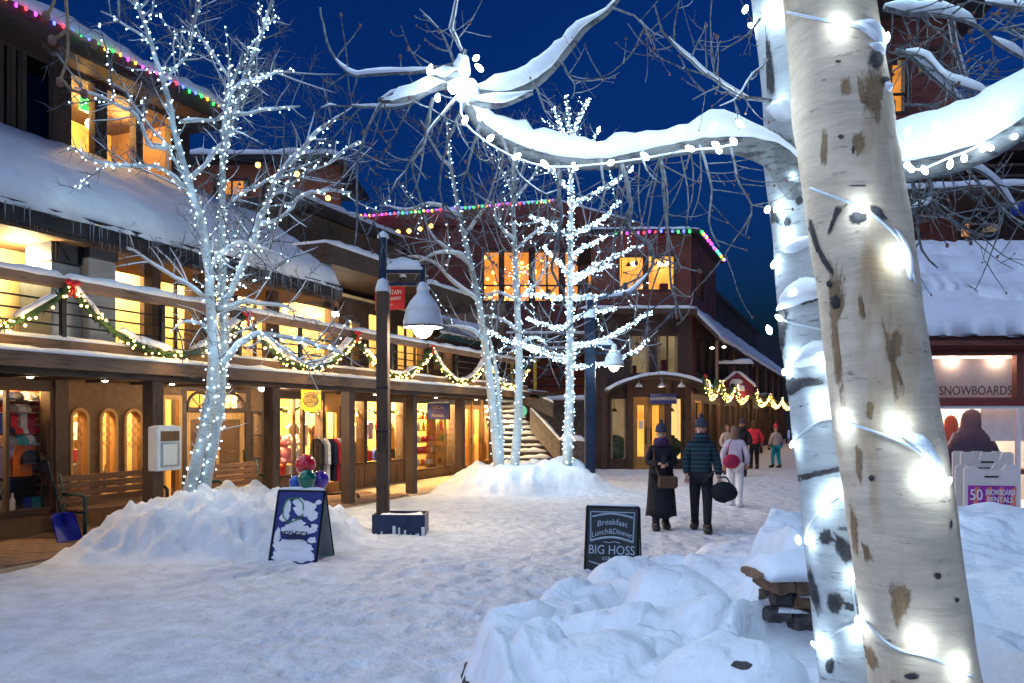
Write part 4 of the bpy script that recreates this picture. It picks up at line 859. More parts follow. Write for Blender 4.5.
sn = MB(); sn.drift((pr[0][0], 0.2, pr[0][1]), (pr[1][0], 0.2, pr[1][1]), 0.7, 0.16, 0.4, side=(0, 1, 0)); sn.build('snow', 'snow', rfo, True); sn = MB(); sn.drift((pr[1][0], 0.2, pr[1][1]), (pr[2][0], 0.2, pr[2][1] + 0.1), 0.7, 0.16, 0.4, side=(0, 1, 0)); sn.build('snow', 'snow', rfo, True)
bx('side_wall', 'siding_dark', fb_, dx(340), dx(414.8), 1.0, 1.3, -0.3, dz(246))
random.seed(5)
for k in range(46):
    px = random.uniform(484, 578); y = random.uniform(253, 300); MB().ball((dx(px), random.uniform(0.5, 1.3), dz(y)), random.uniform(0.05, 0.10), 6, 4).build('globe_light', 'orange_bulb', fb_, True)
bx('terrace', 'timber', fb_, dx(470), dx(612), -6, -0.001, dz(352), dz(346)); MB().drift((dx(470), -5.7, dz(346)), (dx(612), -5.7, dz(346)), 0.6, 0.14, 0.4).build('snow', 'snow', fb_, True)

# --- snowy stairs between the arcade and the corner building
D3 = 25.5; st = thing('outdoor_stairs', 'snow covered outdoor stairs rising between arcade and corner building', 'stairs', at(530, 418, 1) * 0 + Vector((fx(527, D3), D3, 0)), math.radians(0))
o3 = fx(527, D3)
for k in range(13):
    xw0, xw1 = fx(497, D3) - o3 - k * 0.05, fx(560, D3) - o3 - k * 0.115
    if xw1 - xw0 < 1.1: xw1 = xw0 + 1.1
    bx('step', 'stone_dark', st, xw0, xw1, k * 0.34, k * 0.34 + 0.40, -0.1 if k == 0 else k * 0.19 - 0.05, k * 0.19 + 0.15)
    MB().drift((xw0, k * 0.34 + 0.15, k * 0.19 + 0.15), (xw1, k * 0.34 + 0.15, k * 0.19 + 0.15), 0.38, 0.10, 0.12, amp=0.7).build('snow', 'snow', st, True)
# sloping stone parapet with snow, two lengths
def parapet(pa, pb, w, h, name='parapet'):
    pa = Vector(pa); pb = Vector(pb); t = (pb - pa); sd = Vector((0, 1, 0)) * w
    mb = MB().add([pa - sd * .5, pb - sd * .5, pb + sd * .5, pa + sd * .5] + [p - Vector((0, 0, h)) for p in (pa - sd * .5, pb - sd * .5, pb + sd * .5, pa + sd * .5)], [(0, 1, 2, 3), (7, 6, 5, 4), (0, 4, 5, 1), (1, 5, 6, 2), (2, 6, 7, 3), (3, 7, 4, 0)])
    o = mb.build(name, 'stone_dark', st); MB().drift(pa, pb, w * 1.05, 0.16, 0.12, side=(0, 1, 0)).build('snow', 'snow', o, True)
pj = lambda px, y, d: at(px, y, d) - Vector((o3, D3, 0))
parapet(pj(559, 440, 25.4), pj(530, 408, 27.2), 0.5, 0.75); parapet(pj(553, 403, 28.0), pj(519, 388, 29.5), 0.4, 0.5); parapet(pj(585, 441, 25.2), pj(559, 440, 25.3), 0.5, 0.9)
MB().box(fx(515, 30) - o3, fx(600, 30) - o3, 4.75, 5.0, -0.2, fz(400, 30)).build('retaining_wall', 'stone_dark', st)
MB().drift((fx(515, 30) - o3, 4.9, fz(400, 30)), (fx(600, 30) - o3, 4.9, fz(400, 30)), 0.5, 0.2, 0.2).build('snow', 'snow', st, True)
tr_ = thing('terrace_railing', 'dark steel railing with yellow posts on the upper terrace above the stairs', 'railing', (fx(545, 31), 31, fz(386, 31)))
o4 = fx(545, 31)
for y in (386, 376, 367, 358): MB().tube([(fx(478, 31) - o4, 0, fz(y, 31) - fz(386, 31)), (fx(592, 31) - o4, 0, fz(y, 31) - fz(386, 31))], 0.03, 5).build('bar', 'black_metal', tr_)
for px in (482, 512, 535, 560, 588): bx('post', 'sign_yellow' if px in (512, 535) else 'black_metal', tr_, fx(px, 31) - o4 - 0.06, fx(px, 31) - o4 + 0.06, -0.05, 0.05, -0.2, fz(352, 31) - fz(386, 31))
bx('snowy_cap', 'timber', tr_, fx(478, 31) - o4, fx(592, 31) - o4, -0.1, 0.1, fz(352, 31) - fz(386, 31), fz(349, 31) - fz(386, 31)); MB().drift((fx(478, 31) - o4, 0, fz(349, 31) - fz(386, 31)), (fx(592, 31) - o4, 0, fz(349, 31) - fz(386, 31)), 0.25, 0.12, 0.3).build('snow', 'snow', tr_, True)
# round lit sign by the stairs
rs = thing('round_sign', 'small round green and white lit sign at the foot of the stairs', 'sign', at(424 / 1 + 97, 411, 25.0))
MB().lathe([(0.01, -0.05), (0.19, -0.05), (0.19, 0.05), (0.01, 0.05)], n=20).move(Matrix.Rotation(math.pi / 2, 4, 'X')).build('panel', glow('sign_glow_green', (0.2, 0.6, 0.35), 0.6), rs, True)
MB().box(-0.12, 0.0, -0.07, -0.055, -0.09, 0.09).build('emblem', glow('sign_glow_white', (0.9, 0.95, 0.9), 1.0), rs); MB().tube([(0, 0, 0.18), (0, 0.02, 0.6), (-0.5, 0.3, 0.62)], 0.02, 5).build('bracket', 'black_metal', rs)

# --- right-hand ski shop (only the part right of the near trunks shows)
D4 = 12.6; sh = thing('ski_shop', 'maroon framed ski shop on the right with a deep snowy roof', 'building', (fx(985, D4), D4, 0), math.radians(-3)); o5 = fx(985, D4)
def rx(px): return fx(px, D4) - o5
def rz(y): return fz(y, D4)
XL, XR = rx(900), rx(1190)
zf = rz(344)
wall_with(sh, 'maroon', XL, XR, -0.2, zf, 0, 0.25, [(rx(929), rx(1110), rz(516), rz(352))])
bx('transom_beam', 'maroon', sh, rx(929), rx(1110), -0.05, 0.15, rz(406), rz(401))
framed(sh, 'window', 'redwood', rx(929), rx(1018), rz(401), rz(352), 0.0, 0.1, w=0.055); framed(sh, 'window', 'redwood', rx(1018), rx(1110), rz(401), rz(352), 0.0, 0.1, w=0.055)
text('lettering', 'SNOWBOARDS', 0.20, 'ink', sh, (rx(974), -0.055, rz(391)), sx=0.80)
framed(sh, 'shop_window', 'white_paint', rx(929), rx(1050), rz(516), rz(406), 0.02, 0.1, w=0.045, mull=(0.74,)); framed(sh, 'shop_window', 'white_paint', rx(1050), rx(1110), rz(516), rz(406), 0.02, 0.1, w=0.045)
bx('window_sill', 'maroon', sh, rx(929), rx(1110), 0.13, 0.5, rz(475), rz(470)); bx('shop_floor', 'shop_floor', sh, XL + .1, XR, 0.26, 3.2, -0.2, 0.02); bx('back_wall', 'shop_wall_white', sh, XL, XR, 3.2, 3.3, -0.2, zf); bx('shop_ceiling', 'shop_wall_white', sh, XL + .1, XR, 0.25, 3.2, zf - 0.12, zf - 0.02)
bx('side_wall', 'maroon', sh, XL, XL + 0.2, 0.251, 3.2, -0.2, zf)
for px, pw in ((945, 60), (985, 80), (1030, 80)): lamp('shop_lamp', (rx(px), 1.6, rz(412)), pw * 1.5, (1.0, 0.84, 0.66), 0.12, sh)
lamp('transom_fill', (rx(960), 0.2, rz(358)), 3.5, (1.0, 0.8, 0.62), 0.05, sh); lamp('transom_fill', (rx(1005), 0.2, rz(358)), 3.5, (1.0, 0.8, 0.62), 0.05, sh); bx('dulling_panel', 'offwhite_plastic', sh, rx(929), rx(1110), 0.28, 0.30, rz(402), rz(357)); bx('hanging_screen', 'white_paint', sh, rx(1000), rx(1060), 0.55, 0.58, rz(442), rz(408))  # fill lamps and full-width panel added to set how bright the transom looks
fc = bx('fascia', 'redwood', sh, XL - 0.3, XR, -0.5, -0.4, zf - 0.05, zf + 0.16); bx('eave', 'timber', sh, XL - 0.3, XR, -0.4, 0.25, zf, zf + 0.1)
a_ = [(XL - 0.3, -0.5, zf + 0.16), (XR, -0.5, zf + 0.16), (XR, 3.0, zf + 2.05), (XL - 0.3, 3.0, zf + 2.05)]
mb = MB().add(a_ + [(p[0], p[1], p[2] - 0.15) for p in a_], [(0, 1, 2, 3), (7, 6, 5, 4), (0, 4, 5, 1), (1, 5, 6, 2), (2, 6, 7, 3), (3, 7, 4, 0)]); rfs = mb.build('roof', 'roof_dark', sh)
snow_slab(*a_, 0.22, 60, 20, 17.0).build('snow', 'snow', rfs, True)
# slabs of snow that slid and broke on the roof
for zz_, w0, w1, t_ in ((0.30, rx(905), rx(990), 0.14), (0.56, rx(925), rx(1080), 0.12), (0.18, rx(985), rx(1090), 0.12), (0.80, rx(900), rx(1100), 0.10)):
    mb = MB(); nn = 26; top = []
    for k in range(nn + 1):
        u = k / nn; x_ = w0 + (w1 - w0) * u; w_ = zz_ + 0.05 * mnoise.noise(Vector((x_ * 2.5, zz_ * 9, 0))) + 0.03 * mnoise.noise(Vector((x_ * 9, zz_ * 9, 0))); top.append((x_, w_))
    vs = []
    for x_, w_ in top:
        for dw, dh in ((0.0, 0.17), (0.02, 0.17 + t_), (0.16, 0.20 + t_ * 0.7), (0.22, 0.17)):
            ww = min(1, w_ + dw); vs.append((x_, -0.5 + 3.5 * ww - dh * 0.47, zf + 0.16 + 1.89 * ww + dh * 0.88))
    mb.add(vs, [(k * 4 + j, (k + 1) * 4 + j, (k + 1) * 4 + j + 1, k * 4 + j + 1) for k in range(nn) for j in range(3)]); mb.build('snow_slab', 'snow', rfs, True)
# --- tall chalet tower behind the ski shop
D5 = 19.0; tw = thing('tall_chalet', 'tall dark timber chalet with balconies behind the ski shop roof', 'building', (fx(960, D5), D5, 0), math.radians(-6)); o6 = fx(960, D5)
def tx(px): return fx(px, D5) - o6
def tz(y): return fz(y, D5)
hl = [(tx(892), tx(912), tz(112), tz(52)), (tx(917), tx(941), tz(74), tz(45))]
wall_with(tw, 'redwood', tx(860), tx(958), -0.2, tz(14), 0, 0.3, hl)
framed(tw, 'window', 'timber_post', *hl[0], 0.02, 0.1, lit='lit_orange', gap=0.8, bars=(0.35,)); framed(tw, 'window', 'timber_post', *hl[1], 0.02, 0.1, lit='lit_dim', gap=0.8)
rt = bx('roof', 'roof_dark', tw, tx(850), tx(985), -1.0, 5, tz(14), tz(4)); MB().drift((tx(850), -0.6, tz(4)), (tx(985), -0.6, tz(4)), 0.8, 0.25, 0.3).build('snow', 'snow', rt, True)
bx('balcony', 'siding_dark', tw, tx(860), tx(1200), -1.6, -0.001, tz(212), tz(206)); MB().drift((tx(860), -1.5, tz(206)), (tx(1200), -1.5, tz(206)), 0.3, 0.15, 0.3).build('snow', 'snow', tw, True)
wall_with(tw, 'siding_dark', tx(958.2), tx(1200), -0.2, tz(150), 0.4, 0.3, [(tx(985), tx(1012), tz(232), tz(218)), (tx(925 + 40), tx(983), tz(236), tz(216))])
framed(tw, 'window', 'timber_post', tx(985), tx(1012), tz(232), tz(218), 0.42, 0.1, lit='lit_dim', gap=0.6); framed(tw, 'window', 'timber_post', tx(965), tx(983), tz(236), tz(216), 0.42, 0.1, lit='lit_orange', gap=0.6)
bx('blue_banner', 'sign_blue', tw, tx(975), tx(1001), -1.66, -1.61, tz(233), tz(222))
for y in (206, 196, 186): MB().tube([(tx(860), -1.55, tz(y)), (tx(1200), -1.55, tz(y))], 0.03, 5).build('balcony_rail', 'timber', tw)
bx('balcony', 'siding_dark', tw, tx(860), tx(1200), -1.2, -0.001, tz(168), tz(160)); MB().drift((tx(860), -1.1, tz(160)), (tx(1200), -1.1, tz(160)), 0.35, 0.18, 0.3).build('snow', 'snow', tw, True)
rt = bx('roof', 'roof_dark', tw, tx(958), tx(1200), -0.6, 5, tz(150), tz(146)); MB().drift((tx(958.3), -0.3, tz(146)), (tx(1200), -0.3, tz(146)), 0.6, 0.2, 0.3).build('snow', 'snow', rt, True)
# --- brick houses glimpsed above the arcade roof
D6 = 36.0
bk = thing('brick_lodge', 'lit brick lodge glimpsed through branches above the arcade roof', 'building', (fx(270, D6), D6, 0), 0); o7 = fx(270, D6)
qx = lambda px: fx(px, D6) - o7; qz = lambda y: fz(y, D6)
wall_with(bk, 'brickred', qx(190), qx(340), -0.2, qz(165), 0, 0.3, [(qx(213), qx(250), qz(196), qz(178)), (qx(262), qx(292), qz(200), qz(182))])
framed(bk, 'window', 'timber_post', qx(213), qx(250), qz(196), qz(178), 0.02, 0.1, mull=(0.5,), lit='lit_orange', gap=0.8); framed(bk, 'window', 'timber_post', qx(262), qx(292), qz(200), qz(182), 0.02, 0.1, mull=(0.5,), lit='lit_dim', gap=0.8)
rb = bx('roof', 'roof_dark', bk, qx(186), qx(345), -0.8, 6, qz(165), qz(160)); MB().drift((qx(186), -0.5, qz(160)), (qx(345), -0.5, qz(160)), 0.7, 0.3, 0.4).build('snow', 'snow', rb, True)

# ================================================================ GOODS IN THE WINDOWS
ORD = ['first', 'second', 'third', 'fourth', 'fifth', 'sixth', 'seventh', 'eighth', 'ninth', 'tenth', 'eleventh', 'twelfth']
protos = {}
def cap_mesh():
    mb = MB().lathe([(0.10, 0.0), (0.105, 0.05), (0.085, 0.10), (0.045, 0.128), (0.005, 0.135)], n=14)
    mb.prism([(-0.09, -0.07), (-0.07, -0.17), (0, -0.2), (0.07, -0.17), (0.09, -0.07)], 0.0, 0.012, 'xy'); return mb
def shirt_mesh(w=0.5, h=0.62):
    o = [(-0.10, h), (-0.04, h - 0.03), (0.04, h - 0.03), (0.10, h), (w * .5, h - 0.12), (w * .5 - 0.04, h - 0.3), (w * .33, h - 0.22), (w * .34, 0.0), (-w * .34, 0.0), (-w * .33, h - 0.22), (-w * .5 + 0.04, h - 0.3), (-w * .5, h - 0.12)]
    return MB().prism(o, -0.06, 0.06)
def sock_mesh():
    return MB().prism([(-0.06, 0.34), (0.06, 0.34), (0.06, 0.12), (0.15, 0.08), (0.16, 0.0), (-0.02, 0.0), (-0.07, 0.1)], -0.03, 0.03)
def mitt_mesh():
    return MB().prism([(-0.06, 0.3), (0.05, 0.3), (0.05, 0.2), (0.1, 0.22), (0.1, 0.13), (0.055, 0.08), (0.03, 0.0), (-0.04, 0.0), (-0.075, 0.1)], -0.03, 0.03)
def bottle_mesh(): return MB().lathe([(0.04, 0), (0.045, 0.02), (0.045, 0.16), (0.018, 0.2), (0.018, 0.26), (0.022, 0.27)], n=10)
def jar_mesh(): return MB().lathe([(0.055, 0), (0.065, 0.03), (0.065, 0.11), (0.045, 0.13), (0.05, 0.14), (0.05, 0.16)], n=10)
def box_mesh(): return MB().cbox(-0.09, 0.09, -0.06, 0.06, 0, 0.2, 0.008).box(-0.093, 0.093, -0.063, 0.063, 0.15, 0.165)
def frame_mesh(): return MB().box(-0.16, 0.16, -0.02, 0.0, 0, 0.22).box(-0.18, -0.16, -0.03, 0.01, -0.02, 0.24).box(0.16, 0.18, -0.03, 0.01, -0.02, 0.24).box(-0.16, 0.16, -0.03, 0.01, 0.22, 0.24).box(-0.16, 0.16, -0.03, 0.01, -0.02, 0.0)
def plush_mesh():
    mb = MB().ball((0, 0, 0.18), 0.13, 10, 8, sz=1.2); mb.ball((0, -0.02, 0.40), 0.10, 10, 8); mb.ball((-0.08, 0, 0.49), 0.035, 6, 4); mb.ball((0.08, 0, 0.49), 0.035, 6, 4)
    for sx in (-1, 1): mb.tube([(sx * 0.1, 0, 0.25), (sx * 0.2, -0.04, 0.16)], [0.05, 0.04], 8); mb.tube([(sx * 0.07, 0, 0.1), (sx * 0.11, -0.16, 0.04)], [0.06, 0.05], 8)
    mb.ball((0, -0.12, 0.38), 0.035, 6, 4); return mb
def bag_mesh(): return MB().prism([(-0.16, 0), (0.16, 0), (0.18, 0.26), (0.12, 0.32), (-0.12, 0.32), (-0.18, 0.26)], -0.08, 0.08).tube([(-0.08, 0, 0.31), (-0.06, 0, 0.44), (0.06, 0, 0.44), (0.08, 0, 0.31)], 0.012, 5)
KIND = dict(cap=cap_mesh, shirt=shirt_mesh, stocking=sock_mesh, mitten=mitt_mesh, bottle=bottle_mesh, jar=jar_mesh, gift_box=box_mesh, picture=frame_mesh, plush_toy=plush_mesh, bag=bag_mesh)
CATS = dict(cap='cap', shirt='shirt', stocking='stocking', mitten='mitten', bottle='bottle', jar='jar', gift_box='box', picture='picture', plush_toy='toy', bag='bag')
def good(kind, col, loc, rz, label, group, sc=1.0):
    key = (kind, col)
    if key not in protos:
        o = KIND[kind]().build(kind, 'goods_' + col, smooth=kind in ('cap', 'bottle', 'jar', 'plush_toy')); protos[key] = o.data
    else:
        o = bpy.data.objects.new(kind, protos[key]); COL.objects.link(o)
    o.location = loc; o.rotation_euler = (0, 0, rz); o.scale = (sc,) * 3
    return tagit(o, label, CATS[kind], group)
def row(kind, cols, pxa, pxb, q, z, where, group, jit=0.03, sc=1.0, rot=0.25):
    n = len(cols); sa, sb = S(pxa, q), S(pxb, q); seen = {}
    for k, c in enumerate(cols):
        seen[c] = seen.get(c, 0) + 1; s_ = sa + (sb - sa) * ((k + 0.5) / n) + random.uniform(-jit, jit)
        nm = kind.replace('_', ' ')
        good(kind, c, W(s_, q + random.uniform(-0.03, 0.03), z), TH + random.uniform(-rot, rot), f'{c} {nm}, {ORD[k]} from the left {where}', group, sc)
random.seed(21)
G1 = 'goods in the corner shop window'
# corner gift shop: brick inner pier, hanging caps, stockings and shirts
pier = thing('brick_pier', 'red and white coursed brick pier inside the corner shop window', 'pier', W(X(41), QW + 0.5), TH)
MB().box(-0.42, 0.42, 0.0, 0.25, 0.0, 2.5).build('core', 'mortar', pier)
br = MB().cbox(-0.10, 0.10, -0.03, 0.0, 0, 0.075, 0.006).build('brick', 'brickred', pier, loc=(-0.32, 0.02, 0.04)); fst = True
for r_ in range(24):
    for c_ in range(4):
        o = br if fst else copy_part(br, pier); fst = False
        o.location = (-0.315 + c_ * 0.21 + (0.04 if r_ % 2 else -0.04), 0.016, 0.05 + r_ * 0.1)
row('cap', ['blue', 'white', 'navy', 'black', 'white', 'grey'], -12, 34, QW + 0.45, 2.12, 'on the top hook line of the corner shop window', G1, sc=1.15, rot=0.6)
row('cap', ['white', 'red', 'grey', 'white', 'white'], -12, 30, QW + 0.48, 1.93, 'on the second hook line of the corner shop window', G1, sc=1.1, rot=0.6)
row('stocking', ['blue', 'navy', 'red', 'white', 'red'], -6, 34, QW + 0.42, 1.60, 'hanging in the corner shop window', G1, sc=0.95)
row('cap', ['tan', 'grey', 'teal', 'white'], -4, 34, QW + 0.42, 1.42, 'on the third hook line of the corner shop window', G1, sc=1.2, rot=0.6)
row('shirt', ['lavender', 'orange'], -12, 28, QW + 0.40, 0.92, 'pinned up in the corner shop window', G1, sc=0.95, rot=0.1)
row('cap', ['black', 'brown'], 24, 46, QW + 0.34, 1.12, 'below the orange shirt in the corner shop window', G1, sc=1.6)
row('shirt', ['grey', 'navy', 'black'], -25, 32, QW + 0.55, 0.30, 'hanging low in the corner shop window', G1, sc=1.05, rot=0.1)
row('bottle', ['white', 'grey', 'white'], -8, 14, QW + 0.3, 0.40, 'on the sill of the corner shop window', G1)
row('gift_box', ['blue', 'teal', 'navy', 'blue'], 26, 47, QW + 0.35, 0.38, 'on the sill of the corner shop window', G1, sc=1.0)
# behind the three arched windows
G2 = 'goods behind the arched windows'
row('bag', ['white', 'tan'], 70, 88, QW + 1.4, 1.45, 'behind the first arched window', G2); row('gift_box', ['red', 'white', 'orange'], 69, 88, QW + 0.7, 1.1, 'behind the first arched window', G2); row('bag', ['grey'], 70, 88, QW + 0.7, 0.68, 'low behind the first arched window', G2, sc=1.2); row('gift_box', ['orange', 'yellow', 'orange'], 70, 88, QW + 0.5, 0.5, 'on the sill of the first arched window', G2)
row('bag', ['black'], 104, 116, QW + 0.7, 0.55, 'low behind the middle arched window', G2); row('shirt', ['red', 'maroon'], 118, 142, QW + 1.2, 1.5, 'behind the third arched window', G2, sc=0.9); row('shirt', ['brown'], 128, 142, QW + 0.7, 0.55, 'low behind the third arched window', G2)
# shop under the yellow sign
G4 = 'goods in the shop under the yellow sign'
row('plush_toy', ['pink', 'white'], 279, 297, QW + 0.4, 0.75, 'in the window left of the yellow sign', G4, sc=1.35); row('gift_box', ['red', 'tan', 'white', 'red', 'brown'], 278, 300, QW + 0.35, 0.52, 'on the sill left of the clothes rack', G4, sc=1.1)
row('shirt', ['tan', 'white', 'brown'], 284, 322, QW + 0.7, 1.15, 'hung under the yellow sign', G4, sc=0.9); row('picture', ['red', 'white', 'teal'], 279, 320, RQ - 0.05, 1.75, 'on the back wall under the yellow sign', G4); row('jar', ['white', 'red', 'tan', 'white', 'green', 'yellow'], 303, 323, QW + 0.35, 0.55, 'on the sill behind the clothes rack', G4)
row('picture', ['red', 'blue', 'white'], 326, 342, RQ - 0.05, 1.3, 'seen through the glazed shop door', G4)
G5 = 'goods in the shop between the two middle posts'
row('shirt', ['white', 'lavender', 'red', 'white', 'teal'], 354, 402, QW + 0.6, 1.25, 'between the two middle posts', G5, sc=0.8); row('bag', ['tan', 'red', 'blue', 'white', 'brown', 'green'], 353, 403, QW + 0.4, 0.66, 'on the sill between the two middle posts', G5, sc=0.9); row('picture', ['blue', 'red', 'white', 'pink'], 354, 402, RQ - 0.05, 1.9, 'high on the back wall between the middle posts', G5)
# bay with shelves
G6 = 'goods on the shelves under the blue sign'
su = thing('display_shelf', 'open shelf unit full of jars in the window under the blue sign', 'shelf', W((X(416) + X(452)) / 2, QW + 0.75), TH); hw = (X(452) - X(416)) / 2
for z_ in (0.35, 0.72, 1.09, 1.46, 1.83): bx('shelf_board', 'honey_x', su, -hw, hw, -0.16, 0.16, z_ - 0.03, z_)
for x_ in (-hw, hw - 0.04): bx('upright', 'honey', su, x_, x_ + 0.04, -0.17, 0.17, 0.03, 2.1)
for k, z_ in enumerate((0.35, 0.72, 1.09, 1.46, 1.83)):
    cols = [random.choice(['white', 'tan', 'yellow', 'red', 'brown', 'green', 'white', 'orange', 'pink']) for _ in range(9)]
    row(['jar', 'gift_box', 'jar', 'bottle', 'picture'][k] if k != 4 else 'jar', cols, 417, 451, QW + 0.72, z_, f'on the {["lowest", "second", "third", "fourth", "top"][k]} shelf under the blue sign', G6, jit=0.02, sc=1.05)
G7 = 'goods behind the far arcade doors'
row('gift_box', ['red', 'green', 'white', 'red', 'blue'], 465, 495, QW + 0.8, 0.9, 'behind the far arcade doors', G7, sc=1.5); row('shirt', ['red', 'white', 'green'], 466, 495, QW + 1.0, 1.2, 'hung behind the far arcade doors', G7, sc=0.9)
tb = thing('display_table', 'low display table behind the far arcade doors', 'table', W((X(465) + X(495)) / 2, QW + 0.85), TH); hw = (X(495) - X(465)) / 2
bx('tabletop', 'honey_x', tb, -hw, hw, -0.2, 0.2, 0.84, 0.895)
for sx in (-hw + .05, hw - .1):
    for sy in (-0.18, 0.13): bx('leg', 'honey', tb, sx, sx + 0.05, sy, sy + 0.05, 0.03, 0.84)
# deck-level rooms
GU = 'pictures in the deck level rooms'
row('picture', ['red', 'white', 'blue'], 72, 145, UQ - 0.05, 3.6, 'on the upper wall behind the duct cabinet', GU, sc=1.2); row('picture', ['black', 'white'], 280, 330, UQ - 0.05, 3.75, 'on the upper wall behind the wall lantern', GU, sc=1.3)
row('picture', ['grey', 'brown'], 236, 270, UQ - 0.05, 3.8, 'on the upper wall behind the lit tree', GU, sc=1.3)
# jackets on stands in the ski-shop window
def jacket_stand(px, ytop, depth, mat, label, w, hood=True):
    p = at(px, 470, depth); zt = fz(ytop, depth); h = zt - p.z
    t = thing('display_jacket', label, 'jacket', (p.x, p.y, p.z), 0.1, 'jackets in the ski shop window')
    prof = [(0.48, 0.0), (0.53, 0.2), (0.52, 0.42), (0.48, 0.54), (0.38, 0.64), (0.30, 0.72), (0.29, 0.82), (0.25, 0.91), (0.15, 0.975), (0.02, 1.0)]
    MB().lathe([(r_ * w, z_ * h) for r_, z_ in prof], n=24, sy=0.6).build('body', mat, t, True)
    if False: MB().ball((0, 0, h * 0.80), w * 0.36, 16, 12, sy=0.85, sz=h * 0.24 / (w * 0.36), amp=0.12).build('hood', mat, t, True)
    for sg in (-1, 1): MB().tube([(sg * w * 0.36, 0, h * 0.58), (sg * w * 0.58, 0.0, h * 0.3), (sg * w * 0.56, -0.02, 0.0)], [w * 0.14, w * 0.14, w * 0.11], 10).build('sleeve', mat, t, True)
    return t
plain('jacket_dark', (0.05, 0.03, 0.06), 0.8, 0.3, 8); plain('jacket_rust', (0.30, 0.06, 0.03), 0.8, 0.3, 8)
jacket_stand(972, 409, 13.25, 'jacket_dark', 'large dark hooded jacket filling the ski shop window', 0.66); jacket_stand(951, 415, 13.5, 'jacket_rust', 'rust red hooded jacket half hidden behind the dark one', 0.44)

# ================================================================ STREET FURNITURE AND SIGNS
def bench(loc, rz, label, w=1.55):
    t = thing('bench', label, 'bench', loc, rz, 'slatted benches under the arcade')
    for k in range(4): bx('slat', 'bench_wood', t, -w / 2, w / 2, -0.42 + k * 0.115, -0.42 + k * 0.115 + 0.095, 0.42, 0.455, 0.006)
    for k in range(4):
        z_ = 0.50 + k * 0.115; y_ = 0.05 + k * 0.025; bx('slat', 'bench_wood', t, -w / 2, w / 2, y_, y_ + 0.035, z_, z_ + 0.095, 0.006)
    for sx in (-w / 2 + 0.06, w / 2 - 0.06):
        MB().tube([(sx, -0.40, -0.02), (sx, -0.40, 0.62), (sx, -0.36, 0.66), (sx, 0.06, 0.66)], 0.028, 6).tube([(sx, 0.03, -0.02), (sx, 0.06, 0.45), (sx, 0.15, 0.98)], 0.028, 6).tube([(sx, -0.40, 0.40), (sx, 0.04, 0.40)], 0.022, 6).build('side_frame', 'green_metal', t, True)
    return t
b1 = (S(74, 10.95) + S(143, 10.95)) / 2
bench(W(b1, 10.95, 0.02), TH, 'slatted bench with green iron arms below the arched windows', 1.72)
bench(W((S(203, 10.95) + S(264, 10.95)) / 2, 10.95, 0.02), TH, 'slatted bench in front of the carved door behind the snow bank', 1.7)
# blue snow shovel leaning on the pilaster
p = W(S(65, 10.7), 10.7, 0.02); shv = thing('snow_shovel', 'blue snow shovel leaning beside the corner shop window', 'shovel', p, TH)
MB().add([(-0.2, -0.12, 0.0), (0.2, -0.12, 0.0), (0.2, 0.02, 0.36), (0.14, 0.05, 0.42), (-0.14, 0.05, 0.42), (-0.2, 0.02, 0.36), (-0.2, -0.09, 0.0), (0.2, -0.09, 0.0), (0.2, 0.05, 0.35), (0.14, 0.08, 0.41), (-0.14, 0.08, 0.41), (-0.2, 0.05, 0.35)],
        [(0, 1, 2, 3, 4, 5), (11, 10, 9, 8, 7, 6), (0, 6, 7, 1), (1, 7, 8, 2), (2, 8, 9, 3), (3, 9, 10, 4), (4, 10, 11, 5), (5, 11, 6, 0)]).box(-0.025, 0.025, -0.06, 0.04, 0.1, 0.42).build('blade', 'blue_plastic', shv)
MB().tube([(0, 0.05, 0.36), (-0.02, 0.36, 1.18)], 0.017, 8).build('shaft', 'black_metal', shv); MB().tube([(-0.1, 0.36, 1.2), (0.07, 0.37, 1.2)], 0.02, 8).build('handle', 'black_metal', shv)
# white notice cabinet on the first post
sA = S(153, QP); nb = thing('notice_cabinet', 'white wall box with framed notice hung on the arcade post', 'cabinet', W(sA + 0.02, QP - 0.32, 1.05), TH)
MB().cbox(-0.24, 0.24, 0.0, 0.2, 0.0, 0.66, 0.015).build('case', 'white_paint', nb); bx('inset', 'sign_brown', nb, -0.18, 0.18, -0.012, -0.001, 0.45, 0.60); bx('frame', 'grey_paint', nb, -0.18, 0.18, -0.016, -0.001, 0.06, 0.43); bx('notice', 'shop_wall_white', nb, -0.15, 0.12, -0.024, -0.017, 0.09, 0.40)
MB().drift((-0.22, 0.1, 0.66), (0.22, 0.1, 0.66), 0.2, 0.03, 0.06).build('snow', 'snow', nb, True)
